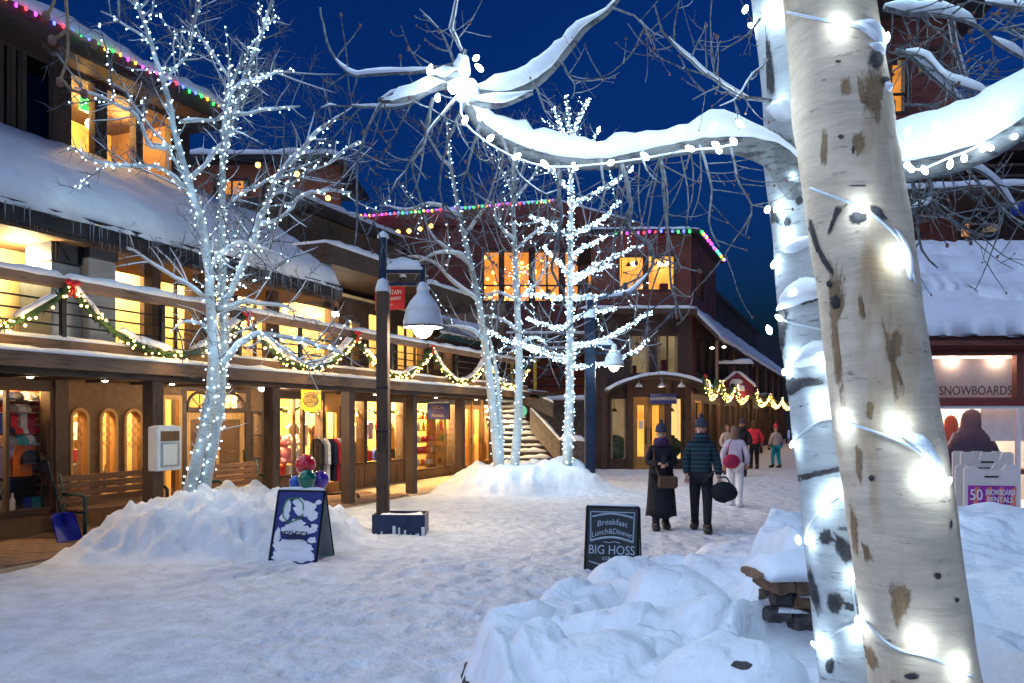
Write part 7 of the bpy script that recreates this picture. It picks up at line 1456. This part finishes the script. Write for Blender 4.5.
# traced twigs hanging from the left limb
TW = [([(558, 163), (560, 219), (552, 271), (564, 292), (555, 324)], 0.009, 0.5), ([(621, 162), (631, 204), (630, 227), (649, 245), (652, 265), (631, 292), (596, 299)], 0.010, 0.6), ([(661, 152), (665, 200), (667, 235), (670, 270), (673, 294), (682, 320)], 0.008, 0.4), ([(461, 62), (425, 70), (390, 73), (348, 73), (327, 41), (320, 8)], 0.009, 0.6), ([(436, 87), (405, 92), (383, 101), (359, 154), (357, 217), (355, 245)], 0.008, 0.4), ([(433, 98), (422, 150), (412, 161), (422, 210)], 0.008, 0.4), ([(450, 76), (420, 98), (390, 108), (345, 105), (322, 108)], 0.008, 0.4), ([(462, 90), (430, 130), (405, 170), (385, 200), (368, 235)], 0.007, 0.3), ([(466, 100), (445, 150), (440, 190), (448, 225)], 0.007, 0.3), ([(480, 122), (470, 160), (462, 190), (470, 214)], 0.007, 0.3), ([(500, 135), (520, 175), (545, 195), (560, 190)], 0.006, 0.2), ([(462, 50), (452, 28), (456, 0), (452, -20)], 0.007, 0.3), ([(455, 62), (440, 30), (420, 10)], 0.006, 0.2), ([(700, 145), (712, 190), (708, 222), (720, 248)], 0.006, 0.2), ([(730, 142), (740, 185), (752, 205), (745, 235)], 0.006, 0.2),
      ([(770, 100), (748, 98), (722, 85), (690, 60), (662, 30), (655, 5)], 0.009, 0.5), ([(768, 60), (748, 80), (735, 100), (720, 106)], 0.006, 0.2), ([(720, 85), (706, 92), (692, 100)], 0.004, 0), ([(690, 60), (700, 40), (706, 20)], 0.004, 0), ([(600, 158), (605, 190), (598, 215)], 0.006, 0.2), ([(515, 147), (512, 180), (520, 210)], 0.006, 0.2), ([(640, 152), (650, 175), (668, 186)], 0.005, 0), ([(535, 84), (545, 110), (552, 118)], 0.005, 0), ([(560, 60), (575, 85), (572, 100)], 0.005, 0), ([(612, 8), (640, 20), (652, 45)], 0.005, 0), ([(760, 20), (740, 40), (720, 50)], 0.005, 0)]
for pts, r_, sn in TW:
    P = resample(pa(pts, random.uniform(-0.2, 0.2), DR - 0.18), 0.03); P = [p - bR for p in P]; R = lerp_r(r_ * 0.8, r_ * 0.35, len(P)); P = [p + Vector((mnoise.noise(p * 30), 0, mnoise.noise(p * 30 + Vector((5, 0, 0))))) * 0.006 for p in P]; T.tw.tube(P, R, 5, cap=False); T.paths.append((P, R))
    if sn: T.snowy(P, R, sn * 1.6)
    for k in range(int(4 + len(P) * 0.22)):
        i = random.randrange(1, max(2, len(P) - 1)); t_ = (P[i] - P[i - 1]).normalized(); sd = t_.orthogonal(); sd.rotate(Matrix.Rotation(random.random() * 6.28, 3, t_)); sd.y *= 0.7
        T.twig(P[i], t_ * 0.5 + sd.normalized(), random.uniform(0.05, 0.17), r_ * 0.40, 1 if random.random() < 0.3 else 0, 0.1, 0.5, 0, 0, 2, 5)
random.seed(77)
# random fine twigs around the end of the left limb and below it
left = [T.paths[i] for i in range(8, len(T.paths)) if len(T.paths[i][0]) > 8][:14]
for k in range(16):
    P, R = random.choice(left); i = random.randrange(1, max(2, len(P) - 1)); t_ = (P[i] - P[i - 1]).normalized(); sd = t_.orthogonal(); sd.rotate(Matrix.Rotation(random.random() * 6.28, 3, t_)); T.twig(P[i], t_ * 0.9 + sd.normalized() * 0.7, random.uniform(0.2, 0.5), 0.0036, 1, 0.35, 0.5, 0, 0, 2, 8)
for k in range(16):
    P, R = T.paths[0]; i = min(len(P) - 2, int(len(P) * random.uniform(0.25, 0.97))); T.twig(P[i] - Vector((0, 0, R[i] * 0.7)), Vector((random.uniform(-0.5, 0.5), random.uniform(-0.4, 0.4), -1)), random.uniform(0.12, 0.45), 0.0035, 1, 0.2, 0.6, 0, 0, 2, 7)
# twigs round the right limb: behind and below
TR = [([(900, 175), (904, 215), (901, 250)], 0.006), ([(912, 172), (916, 210), (922, 250), (938, 268)], 0.007), ([(926, 170), (932, 190), (926, 205), (912, 208)], 0.009), ([(900, 168), (960, 166), (990, 178), (1012, 205), (1030, 222)], 0.008), ([(935, 210), (965, 228), (990, 236), (1002, 222)], 0.007), ([(960, 160), (985, 190), (1010, 215), (1028, 225)], 0.006), ([(900, 45), (925, 70), (945, 88), (965, 105)], 0.008), ([(884, 8), (910, 14), (940, 15), (975, 25), (1000, 45), (1030, 62)], 0.011), ([(918, 10), (916, 45), (905, 62), (892, 72)], 0.006), ([(950, 14), (955, 45), (962, 70), (968, 88)], 0.008), ([(946, 30), (942, 60), (940, 75)], 0.006), ([(895, 50), (925, 58), (948, 80), (990, 95)], 0.008), ([(1030, 10), (1005, 6), (985, 2)], 0.012), ([(1030, 32), (1010, 28), (995, 30)], 0.007), ([(905, 105), (930, 106), (938, 114)], 0.006), ([(1024, 200), (990, 212), (975, 208)], 0.005), ([(890, 208), (912, 202), (940, 190), (980, 185)], 0.006)]
rpaths = []
for pts, r_ in TR:
    P = resample(pa(pts, random.uniform(-0.3, 0.5), DR + 0.15), 0.03); P = [p - bR for p in P]; R = lerp_r(r_, r_ * 0.5, len(P)); rpaths.append((P, R)); T.tw.tube(P, R, 5, cap=False)
    if r_ > 0.0075: T.snowy(P, R, 1.8)
    for k in range(int(4 + len(P) * 0.3)):
        i = random.randrange(1, len(P) - 1); t_ = (P[i] - P[i - 1]).normalized(); sd = t_.orthogonal(); sd.rotate(Matrix.Rotation(random.random() * 6.28, 3, t_)); T.twig(P[i], t_ * 0.6 + sd.normalized(), random.uniform(0.08, 0.26), r_ * 0.45, 1 if random.random() < 0.5 else 0, 0.1, 0.4, 0, 0, 2, 5)
for k in range(26):
    P, R = random.choice(rpaths); i = random.randrange(1, max(2, len(P) - 1)); t_ = (P[i] - P[i - 1]).normalized(); sd = t_.orthogonal(); sd.rotate(Matrix.Rotation(random.random() * 6.28, 3, t_)); T.twig(P[i], t_ * 0.8 + sd.normalized() * 0.8, random.uniform(0.15, 0.4), 0.0036, 1, 0.1, 0.3, 0, 0, 3, 6)
T.trunk = MB(); T.br = MB(); T.finish('aspen_branch')
# twig hanging into the picture at the upper left (belongs to a limb out of view)
hb_ = at(66, -40, 3.4); tl = thing('hanging_twig', 'bare budded twig hanging into view at the upper left corner', 'twig', hb_, 0); T2 = Tree(tl, hb_); T2.use_buds = True
for pts in ([(64, -40), (66, 0), (68, 30), (67, 58), (60, 82)], [(68, 29), (80, 38), (94, 44)], [(68, 29), (60, 36), (52, 40)], [(56, -30), (54, 2), (46, 16)], [(62, 80), (72, 90), (84, 94)]):
    P = [p - hb_ for p in resample(pa(pts, 0, 3.4), 0.03)]; T2.tw.tube(P, lerp_r(0.009, 0.006, len(P)), 6); T2.buds.ball(P[-1], 0.017, 8, 6, sz=1.3)
T2.finish('aspen_branch', 'twig_brown')
# ---- near light strings: single bulbs with their own light
nl = thing('string_lights', 'white light string wound round the two near trunks and along their snowy limbs', 'string lights', bF, 0, 'white light strings on trees')
led0 = MB().lathe([(0.003, -0.012), (0.0075, -0.006), (0.0085, 0.004), (0.005, 0.014), (0.001, 0.018)], n=10)
led_mesh = None
def led(p, nrm, power=0.16):
    global led_mesh
    if led_mesh is None: o = led0.build('bulb', 'led', nl, True); led_mesh = o.data
    else: o = bpy.data.objects.new('bulb', led_mesh); COL.objects.link(o); o.parent = nl
    o.location = p + nrm * 0.012 - bF; o.rotation_euler = (random.uniform(-1, 1), random.uniform(-1, 1), random.uniform(0, 6))
    lamp('bulb_light', p + nrm * 0.035 - bF, power, (0.60, 0.82, 1.0), 0.012, nl)
front = [(839, 27), (884, 41), (862, 210), (893, 258), (898, 425), (922, 479), (845, 422), (918, 643), (959, 668), (862, 620), (943, 483)]
rear = [(768, 12), (778, 18), (789, 10), (755, 25), (781, 104), (794, 158), (798, 178), (814, 194), (779, 209), (787, 235), (777, 265), (799, 293), (773, 318), (794, 358), (826, 361), (778, 372), (822, 411), (820, 400), (796, 444), (838, 490), (822, 506), (811, 541), (852, 577), (858, 634), (826, 646), (819, 645)]
for x, y in front:
    h, nr = hit(bvF, x, y)
    if h is not None: led(h, nr if nr.dot(EYEV - h) > 0 else -nr, 0.25)
for x, y in rear:
    h, nr = hit(bvR, x, y)
    if h is not None: led(h, nr if nr.dot(EYEV - h) > 0 else -nr, 0.19)
for x, y, k in [(744, 12, 1), (766, 211, 1), (768, 331, 1), (797, 540, 1), (718, 152, 1), (715, 146, 1), (733, 143, 1), (690, 150, 1), (645, 158, 1), (610, 164, 1), (575, 168, 1), (545, 166, 1), (516, 158, 1), (490, 140, 1), (465, 122, 1), (462, 100, 1), (476, 60, 1), (480, 70, 1), (430, 72, 1), (438, 100, 1), (909, 170, 1), (923, 172, 1), (948, 166, 1), (962, 160, 1), (988, 149, 1), (980, 150, 1), (905, 166, 1), (1012, 138, 1)]:
    led(at(x, y, DR - 0.2), Vector((0, -1, 0)), 0.05)
# bulbs glowing inside the snow of the limbs
for x, y in ((468, 84), (480, 118), (520, 140), (560, 146), (600, 146), (640, 138), (680, 132), (712, 128), (740, 126), (452, 92)): led(at(x, y, DR - 0.215), Vector((0, -1, 0)), 0.28)
for x, y in ((905, 135), (935, 128), (970, 122), (1005, 108)): led(at(x, y, DR - 0.30), Vector((0, -1, 0)), 0.45)
for bv, px in ((bvF, [(789, 12), (812, 18), (839, 24), (862, 30), (884, 42)]), (bvF, [(812, 188), (836, 198), (862, 208), (880, 222), (894, 236), (904, 254), (914, 284)]), (bvF, [(846, 421), (870, 430), (898, 441), (925, 457), (946, 480)]), (bvF, [(858, 616), (872, 626), (885, 640), (902, 650), (930, 657), (970, 676)]), (bvR, [(797, 540), (812, 522), (838, 496)]), (bvR, [(822, 646), (840, 630), (858, 622)]), (bvR, [(776, 446), (800, 436), (822, 420), (838, 420)]), (bvR, [(796, 190), (806, 180), (816, 190)]), (bvR, [(852, 577), (854, 600), (858, 620)]), (bvR, [(776, 318), (790, 322), (822, 330)])):
    P = []
    for x, y in px:
        h, nr = hit(bv, x, y)
        if h is not None: nr = nr if nr.dot(EYEV - h) > 0 else -nr; P.append(h + nr * 0.006 - bF)
    if len(P) > 2: MB().tube(resample(P, 0.02), 0.0042, 6).build('wire', 'wire_white', nl, True)
for px in ([(905, 166), (920, 168), (948, 156), (965, 150), (985, 140)], [(735, 142), (716, 146), (690, 148), (645, 156), (600, 162), (545, 164), (500, 148), (466, 122), (461, 98), (468, 70)]): MB().tube(resample([at(x, y + 2, DR - 0.19) - bF for x, y in px], 0.03), 0.0035, 5).build('wire', 'wire_white', nl, True)

# the crowns of the two near trees go on above the picture, wound with the same strings
random.seed(606)
for tree, org, top, lab, dirs in ((tR, bR, at(765, -280, DR + 0.14), 'rear', ((-1.0, 0.5, 0.9), (-0.5, -0.4, 1.4), (0.3, 0.9, 1.2), (0.1, 0.1, 1.9))), (tF, bF, at(795, -280, DF + 0.14), 'front', ((0.9, 0.5, 1.0), (-0.7, -0.2, 1.3), (0.4, -0.6, 1.2), (0.1, 0.2, 1.9)))):
    U = Tree(tree, org); U.bulb = MB()
    for d_ in dirs:
        d_ = Vector(d_); U.limb([top - Vector((0, 0, 0.25)), top + d_ * 0.45 + Vector((0, 0, 0.1)), top + d_ * 0.9, top + d_ * 1.35 + Vector((0, 0, 0.15))], 0.05, 0.02, 0.1, 8, 1.3, 0.09, False, 0.04)
    U.bushy(30, (0.3, 0.8), 0.008, 1, snow=0.5)
    so_ = U.finish('aspen_branch', strings=f'white light string wound through the crown of the {"grey green" if lab == "rear" else "cream barked"} near aspen above the picture')
    for d_ in dirs[:3]: lamp('bulb_glow', top + Vector(d_) * 0.8 + Vector((0, 0, 0.25)) - org, 60, COLD, 0.3, so_)
# ================================================================ ROCKS IN THE NEAR BED
random.seed(55)
def stone_block(loc, sx, sy, sz, rz, parent=None, mat='stone', name='stone'):
    mb = MB().ball((0, 0, 0), 1.0, 16, 9); o = Vector((random.random() * 50, 0, 0)); vs = []
    for v in mb.v:      # squared-off boulder with broken faces
        v = Vector(v); k = max(abs(v.x), abs(v.y), abs(v.z)); q = v.lerp(v / max(k, 0.3), 0.72); q = Vector((q.x * sx, q.y * sy, q.z * sz)); q += Vector((mnoise.noise(q * 16 + o), mnoise.noise(q * 16 + o * 2), mnoise.noise(q * 16 - o))) * min(sx, sy, sz) * 0.45; vs.append(tuple(q))
    mb.v = vs
    return mb.build(name, mat, parent, False, loc, (random.uniform(-0.08, 0.08), random.uniform(-0.08, 0.08), rz))
rw = at(792, 600, 4.95); wallr = thing('stone_wall', 'low stacked sandstone wall showing through the snow behind the near trunks', 'wall', (rw.x, rw.y, 0.35), 0.1)
for (px, y, w, h, mt) in ((774, 582, 20, 17, 'stone'), (796, 583, 24, 16, 'stone'), (775, 597, 18, 13, 'stone_dark'), (793, 598, 20, 16, 'stone'), (813, 602, 24, 18, 'stone'), (770, 612, 26, 14, 'stone_dark'), (797, 617, 30, 18, 'stone_dark'), (818, 625, 22, 18, 'stone_dark'), (835, 600, 30, 30, 'stone'), (752, 573, 6, 9, 'stone')):
    d_ = 4.85 + random.uniform(-0.05, 0.05); p = at(px, y, d_) - Vector((rw.x, rw.y, 0.35)); p.rotate(Matrix.Rotation(-0.1, 3, 'Z')); stone_block(p, w / 2 / F * d_, 0.16, h / 2 / F * d_, random.uniform(-0.1, 0.1), wallr, mt)
for xa, xb, y, h_ in ((752, 840, 574, 0.14), (764, 796, 606, 0.03), (788, 822, 592, 0.02)): MB().drift(at(xa, y, 4.85) - Vector((rw.x, rw.y, 0.35)), at(xb, y + 2, 4.85) - Vector((rw.x, rw.y, 0.35)), 0.45 if h_ > 0.1 else 0.3, h_, 0.06).build('snow', 'snow', wallr, True)
er = thing('bed_edging', 'dark stone edging along the left rim of the near snow bed', 'edging', (-0.27, 4.6, 0), 0)
for k in range(7):
    y_ = 3.2 + k * 0.33; stone_block((0.06 + 0.03 * random.random() - (0.07 if y_ > 4.7 else 0), y_ - 4.6, 0.10), 0.06, 0.18, 0.16, random.uniform(-0.1, 0.1), er, 'stone_dark')
for nm, px, y, d_, r_ in (('dark rock tip poking out at the bottom edge of the near snow', 742, 681, 3.55, 0.03), ('dead brown leaf clump in a hollow of the near snow', 722, 632, 4.5, 0.035), ('dark twig stub lying on the near snow by the stone edging', 510, 670, 4.4, 0.03)):
    p = at(px, y, d_); p.z = hgt(p.x, p.y) - 0.005; o = MB().ball((0, 0, 0), r_, 18, 12, sx=1.6, sz=0.6, amp=0.35, fr=1.8).build('rock' if 'rock' in nm else ('leaf_clump' if 'leaf' in nm else 'twig_stub'), 'stone_dark' if 'rock' in nm else 'bark_dark', None, False, p); tagit(o, nm, 'rock' if 'rock' in nm else ('leaves' if 'leaf' in nm else 'twig'))

# ================================================================ PEOPLE
def skin(name, J, E, mat, parent, root='pelvis', sub=2):
    """one continuous tapering surface grown over a joint graph"""
    names = list(J); me = bpy.data.meshes.new(name); me.from_pydata([J[k][:3] for k in names], [(names.index(a), names.index(b_)) for a, b_ in E], [])
    o = bpy.data.objects.new(name, me); COL.objects.link(o); md = o.modifiers.new('skin', 'SKIN'); md.use_smooth_shade = True; md.branch_smoothing = 0.4
    for i, k in enumerate(names):
        r_ = J[k][3]; me.skin_vertices[0].data[i].radius = r_ if hasattr(r_, '__len__') else (r_, r_); me.skin_vertices[0].data[i].use_root = (k == root)
    s2 = o.modifiers.new('sub', 'SUBSURF'); s2.levels = sub; s2.render_levels = sub
    dg = bpy.context.evaluated_depsgraph_get(); m2 = bpy.data.meshes.new_from_object(o.evaluated_get(dg)); bpy.data.objects.remove(o)
    m2.name = name; m2.materials.clear(); m2.materials.append(M[mat]); m2.polygons.foreach_set('use_smooth', [True] * len(m2.polygons))
    r = bpy.data.objects.new(name, m2); COL.objects.link(r); r.parent = parent; return r
def person(label, loc, rz, h, arms, stride, coat, coat_mat, trousers, hat=None, hair=None, boots='boot', longcoat=False, look=0.0, hood=None, slim=1.0):
    """arms: two (elbow, hand) pairs in body units; stride: forward offsets of the two feet"""
    t = thing('person', label, 'person', loc, rz); t.scale = (h / 1.75,) * 3
    w = slim; J = {}; E = []
    def j(k, x, y, z, r_): J[k] = (x, y, z, r_)
    j('pelvis', 0, 0, 0.95, (0.15 * w, 0.11)); j('waist', 0, 0.0, 1.10, (0.135 * w, 0.10)); j('chest', 0, 0, 1.30, (0.165 * w, 0.115)); j('collar', 0, 0, 1.44, (0.09, 0.08)); j('neck', 0, -0.005, 1.50, 0.052); j('jaw', 0, -0.022, 1.565, (0.066, 0.075)); j('skull', 0, -0.005, 1.64, (0.083, 0.096)); j('crown', 0, 0.0, 1.715, (0.055, 0.06))
    E += [('pelvis', 'waist'), ('waist', 'chest'), ('chest', 'collar'), ('collar', 'neck'), ('neck', 'jaw'), ('jaw', 'skull'), ('skull', 'crown')]
    for sg, (el, hd), st_ in ((-1, arms[0], stride[0]), (1, arms[1], stride[1])):
        a = 'L' if sg < 0 else 'R'
        j('sh' + a, sg * 0.155 * w, 0, 1.40, 0.058); j('el' + a, *el, 0.046); j('wr' + a, *hd, 0.03)
        hv = (Vector(hd) - Vector(el)).normalized(); pv = Vector(hd) + hv * 0.07; j('pa' + a, *pv, (0.038, 0.02))
        E += [('chest', 'sh' + a), ('sh' + a, 'el' + a), ('el' + a, 'wr' + a), ('wr' + a, 'pa' + a)]
        sd = hv.orthogonal().normalized(); thumb = Vector(hd) + hv * 0.045 + Vector((-sg * 0.045, -0.02, 0)); j('th' + a, *thumb, 0.011); E.append(('wr' + a, 'th' + a))
        j('hip' + a, sg * 0.09, 0, 0.88, 0.095); j('kn' + a, sg * 0.10, st_ * 0.5 - 0.03, 0.49, 0.062); j('an' + a, sg * 0.10, st_ + 0.02, 0.10, 0.043); j('to' + a, sg * 0.115, st_ - 0.15, 0.04, (0.045, 0.032)); E += [('pelvis', 'hip' + a), ('hip' + a, 'kn' + a), ('kn' + a, 'an' + a), ('an' + a, 'to' + a)]
    skin('body', J, E, 'skin', t)
    # four curled fingers on each hand
    for a in 'LR':
        fm = MB(); p0 = Vector(J['pa' + a][:3]); hv = (p0 - Vector(J['wr' + a][:3])).normalized(); sd = Vector((1, 0, 0)) - hv * hv.x; sd = sd.normalized() if sd.length > 0.1 else Vector((0, 1, 0)); cu = hv.cross(sd)
        for k, ln in enumerate((0.055, 0.065, 0.06, 0.048)): q = p0 + sd * (0.03 - 0.02 * k); fm.tube([q, q + hv * ln * 0.6, q + hv * ln * 0.9 - cu * 0.02, q + hv * ln * 0.85 - cu * 0.04], [0.011, 0.010, 0.009, 0.007], 6)
        fm.build('fingers', 'skin', t, True)
    # face
    fc_ = MB().prism([(-0.012, 1.595), (0.012, 1.595), (0.007, 1.64), (-0.007, 1.64)], -0.125, -0.085).ball((-0.078, 0.005, 1.625), 0.02, 8, 6, sx=0.4).ball((0.078, 0.005, 1.625), 0.02, 8, 6, sx=0.4); fc_.build('nose_and_ears', 'skin', t, True)
    MB().ball((-0.03, -0.088, 1.642), 0.011, 8, 6).ball((0.03, -0.088, 1.642), 0.011, 8, 6).build('eyes', 'boot', t, True); MB().box(-0.022, 0.022, -0.098, -0.085, 1.573, 1.580).build('mouth', 'goods_maroon', t)
    # trousers and boots
    Jt = {k: (*J[k][:3], tuple(v * 1.14 + 0.008 for v in (J[k][3] if hasattr(J[k][3], '__len__') else (J[k][3],) * 2))) for k in ('pelvis', 'hipL', 'knL', 'anL', 'hipR', 'knR', 'anR')}
    for a in 'LR': Jt['an' + a] = (*J['an' + a][:3], (0.066, 0.066)); Jt['kn' + a] = (*J['kn' + a][:3], (0.083, 0.083))
    skin('trousers', Jt, [('pelvis', 'hipL'), ('hipL', 'knL'), ('knL', 'anL'), ('pelvis', 'hipR'), ('hipR', 'knR'), ('knR', 'anR')], trousers, t)
    for a in 'LR':
        x_, y_, z_ = J['an' + a][:3]; tx_, ty_, _ = J['to' + a][:3]; skin('boot', {'a': (x_, y_ + 0.01, 0.20, 0.075), 'b': (x_, y_ + 0.03, 0.07, (0.078, 0.075)), 'c': (tx_, ty_ - 0.05, 0.05, (0.08, 0.062))}, [('a', 'b'), ('b', 'c')], boots, t, 'a', 1)
    # coat with sleeves
    g = 0.028 if coat != 'puffy' else 0.045
    Jc = {}
    for k in ('pelvis', 'waist', 'chest', 'collar'): r_ = J[k][3]; r_ = r_ if hasattr(r_, '__len__') else (r_, r_); Jc[k] = (*J[k][:3], (r_[0] + g * 1.3, r_[1] + g * 1.3))
    Jc['pelvis'] = (0, 0, 0.72 if coat == 'puffy' else 0.78, (0.19 * w + g, 0.15 + g)); Jc['collar'] = (0, 0, 1.485, (0.085, 0.08)); Ec = [('pelvis', 'waist'), ('waist', 'chest'), ('chest', 'collar')]
    for a in 'LR':
        for k, r_ in (('sh', 0.066 + g * 0.55), ('el', 0.052 + g * 0.6), ('wr', 0.044 + g * 0.4)): Jc[k + a] = (*J[k + a][:3], r_)
        Ec += [('chest', 'sh' + a), ('sh' + a, 'el' + a), ('el' + a, 'wr' + a)]
    skin('jacket', Jc, Ec, coat_mat, t, 'chest')
    if longcoat:
        mb = MB(); n = 22; rows_ = [(0.20, 0.15, 1.06), (0.215, 0.175, 0.85), (0.235, 0.20, 0.6), (0.25, 0.22, 0.38), (0.262, 0.235, 0.24), (0.24, 0.21, 0.245)]; vs = []
        for rx_, ry_, z_ in rows_:
            for k in range(n): a = 2 * math.pi * k / n; f_ = 1 + 0.05 * math.sin(a * 5 + z_ * 3) * (1.1 - z_); vs.append((rx_ * math.cos(a) * f_, ry_ * math.sin(a) * f_ + 0.01, z_ - 0.02 * math.sin(a * 3)))
        mb.add(vs, [(i * n + k, i * n + (k + 1) % n, (i + 1) * n + (k + 1) % n, (i + 1) * n + k) for i in range(len(rows_) - 1) for k in range(n)]); mb.build('coat_skirt', coat_mat, t, True)
    if hood: MB().lathe([(0.12, 1.43), (0.135, 1.47), (0.125, 1.53), (0.10, 1.565)], n=18, sy=0.95).build('collar', hood, t, True)
    if hat: MB().lathe([(0.098, 1.662), (0.106, 1.67), (0.107, 1.705), (0.100, 1.71), (0.095, 1.755), (0.066, 1.80), (0.02, 1.822)], (0, 0.002, 0), 18, 0.92, 1.05).ball((0, 0, 1.845), 0.034, 8, 6, amp=0.3).build('beanie', hat, t, True)
    if hair: MB().lathe([(0.07, 1.46), (0.098, 1.50), (0.10, 1.60), (0.10, 1.68), (0.08, 1.735), (0.02, 1.755)], (0, 0.03, 0), 18, 0.92, 0.92).build('hair', hair, t, True)
    return t
def foot(px, y): p = gnd(px, y); p.z = hgt(p.x, p.y) - 0.01; return p
pw = foot(661, 529)
person('person in long black coat and bobble hat looking down at a phone', pw, math.radians(-4), 1.72, [((-0.23, -0.04, 1.14), (-0.05, -0.25, 1.14)), ((0.23, -0.02, 1.14), (0.06, -0.25, 1.12))], (-0.16, 0.20), 'coat', 'coat_black', 'cloth_black', hat='knit_grey', longcoat=True, hood='cloth_plum')
Mw = Matrix.Translation(pw) @ Matrix.Rotation(math.radians(-4), 4, 'Z')
ph = thing('phone', 'small dark phone held in both hands by the person in the long coat', 'phone', Mw @ Vector((0, -0.36, 1.12)), math.radians(-4)); MB().cbox(-0.04, 0.04, -0.006, 0.006, 0, 0.14, 0.004).build('case', 'sign_black', ph); MB().box(-0.034, 0.034, 0.0065, 0.0075, 0.01, 0.13).build('screen', 'lit_dim', ph)
bg_ = thing('shoulder_bag', 'brown shoulder bag hanging at the hip of the person in the long coat', 'bag', Mw @ Vector((0.08, -0.27, 0.72)), math.radians(-4)); MB().cbox(-0.16, 0.16, -0.04, 0.05, 0, 0.2, 0.03).build('pouch', 'leather_brown', bg_); MB().tube([(-0.14, 0, 0.19), (-0.22, 0.08, 0.45), (-0.2, 0.22, 0.66)], 0.012, 5).build('strap', 'leather_brown', bg_)
pm = foot(701, 531)
person('person in teal and black striped jacket and knit hat carrying a dark bag', pm, math.radians(-14), 1.80, [((-0.23, 0.05, 1.14), (-0.22, -0.06, 0.90)), ((0.24, 0.0, 1.13), (0.28, -0.10, 0.89))], (0.26, -0.22), 'puffy', 'striped_jacket', 'cloth_black', hat='knit_grey', hood='striped_jacket')
Mm = Matrix.Translation(pm) @ Matrix.Rotation(math.radians(-14), 4, 'Z')
db = thing('duffel_bag', 'round black bag in the hand of the striped jacket walker', 'bag', Mm @ Vector((0.36, -0.12, 0.50)), math.radians(-10)); MB().ball((0, 0, 0.16), 0.2, 16, 10, sx=1.1, sy=0.6, sz=0.85, amp=0.12).build('body', 'coat_black', db, True); MB().tube([(-0.1, 0, 0.30), (-0.06, 0, 0.40), (0.04, 0, 0.40), (0.1, 0, 0.30)], 0.014, 6).build('handle', 'coat_black', db)
p2 = foot(735, 506); person('person in pale trousers and lilac jacket with brown hair walking away', p2, math.radians(160), 1.70, [((-0.26, 0.0, 1.13), (-0.24, -0.12, 0.92)), ((0.26, 0.0, 1.13), (0.25, -0.1, 0.9))], (0.15, -0.12), 'coat', 'cloth_lilac', 'cloth_white', hair='fur_brown', boots='cloth_white')
rb_ = thing('handbag', 'round crimson bag at the side of the person in pale trousers', 'bag', p2 + Vector((-0.16, -0.3, 0.82)), 0); MB().ball((0, 0, 0.15), 0.18, 14, 10, sy=0.5, sz=0.85).build('body', 'cloth_crimson', rb_, True); MB().tube([(-0.08, 0, 0.28), (-0.02, 0.1, 0.5), (0.05, 0.15, 0.6)], 0.012, 5).build('strap', 'cloth_crimson', rb_)
p3 = foot(742, 476); person('person in black jacket and dark beanie behind the pale walker', p3, math.radians(-30), 1.78, [((-0.28, 0.0, 1.14), (-0.25, -0.14, 0.95)), ((0.28, 0.0, 1.14), (0.25, -0.14, 0.95))], (0.05, -0.08), 'coat', 'coat_black', 'cloth_black', hat='knit_grey', hood='coat_black')
p4 = foot(754, 469); person('person in red and grey jacket standing with back turned far down the street', p4, math.radians(170), 1.76, [((-0.30, 0.0, 1.14), (-0.29, -0.08, 0.92)), ((0.30, 0.0, 1.14), (0.29, -0.08, 0.92))], (0.04, -0.04), 'puffy', 'cloth_red', 'cloth_black', hair='hair_brown')
p5 = foot(776, 468); person('person in beige jacket, teal trousers and red hat far down the street', p5, math.radians(-160), 1.58, [((-0.26, 0.0, 1.14), (-0.24, -0.12, 0.95)), ((0.26, 0.0, 1.14), (0.24, -0.1, 0.95))], (0.1, -0.1), 'coat', 'cloth_beige', 'cloth_teal', hat='cloth_red')
p6 = foot(727, 474); person('person with brown hair half hidden behind the pale walker', p6, math.radians(20), 1.66, [((-0.26, 0.0, 1.14), (-0.24, -0.12, 0.95)), ((0.26, 0.0, 1.14), (0.24, -0.1, 0.95))], (0.0, -0.05), 'coat', 'cloth_beige', 'cloth_black', hair='hair_brown')
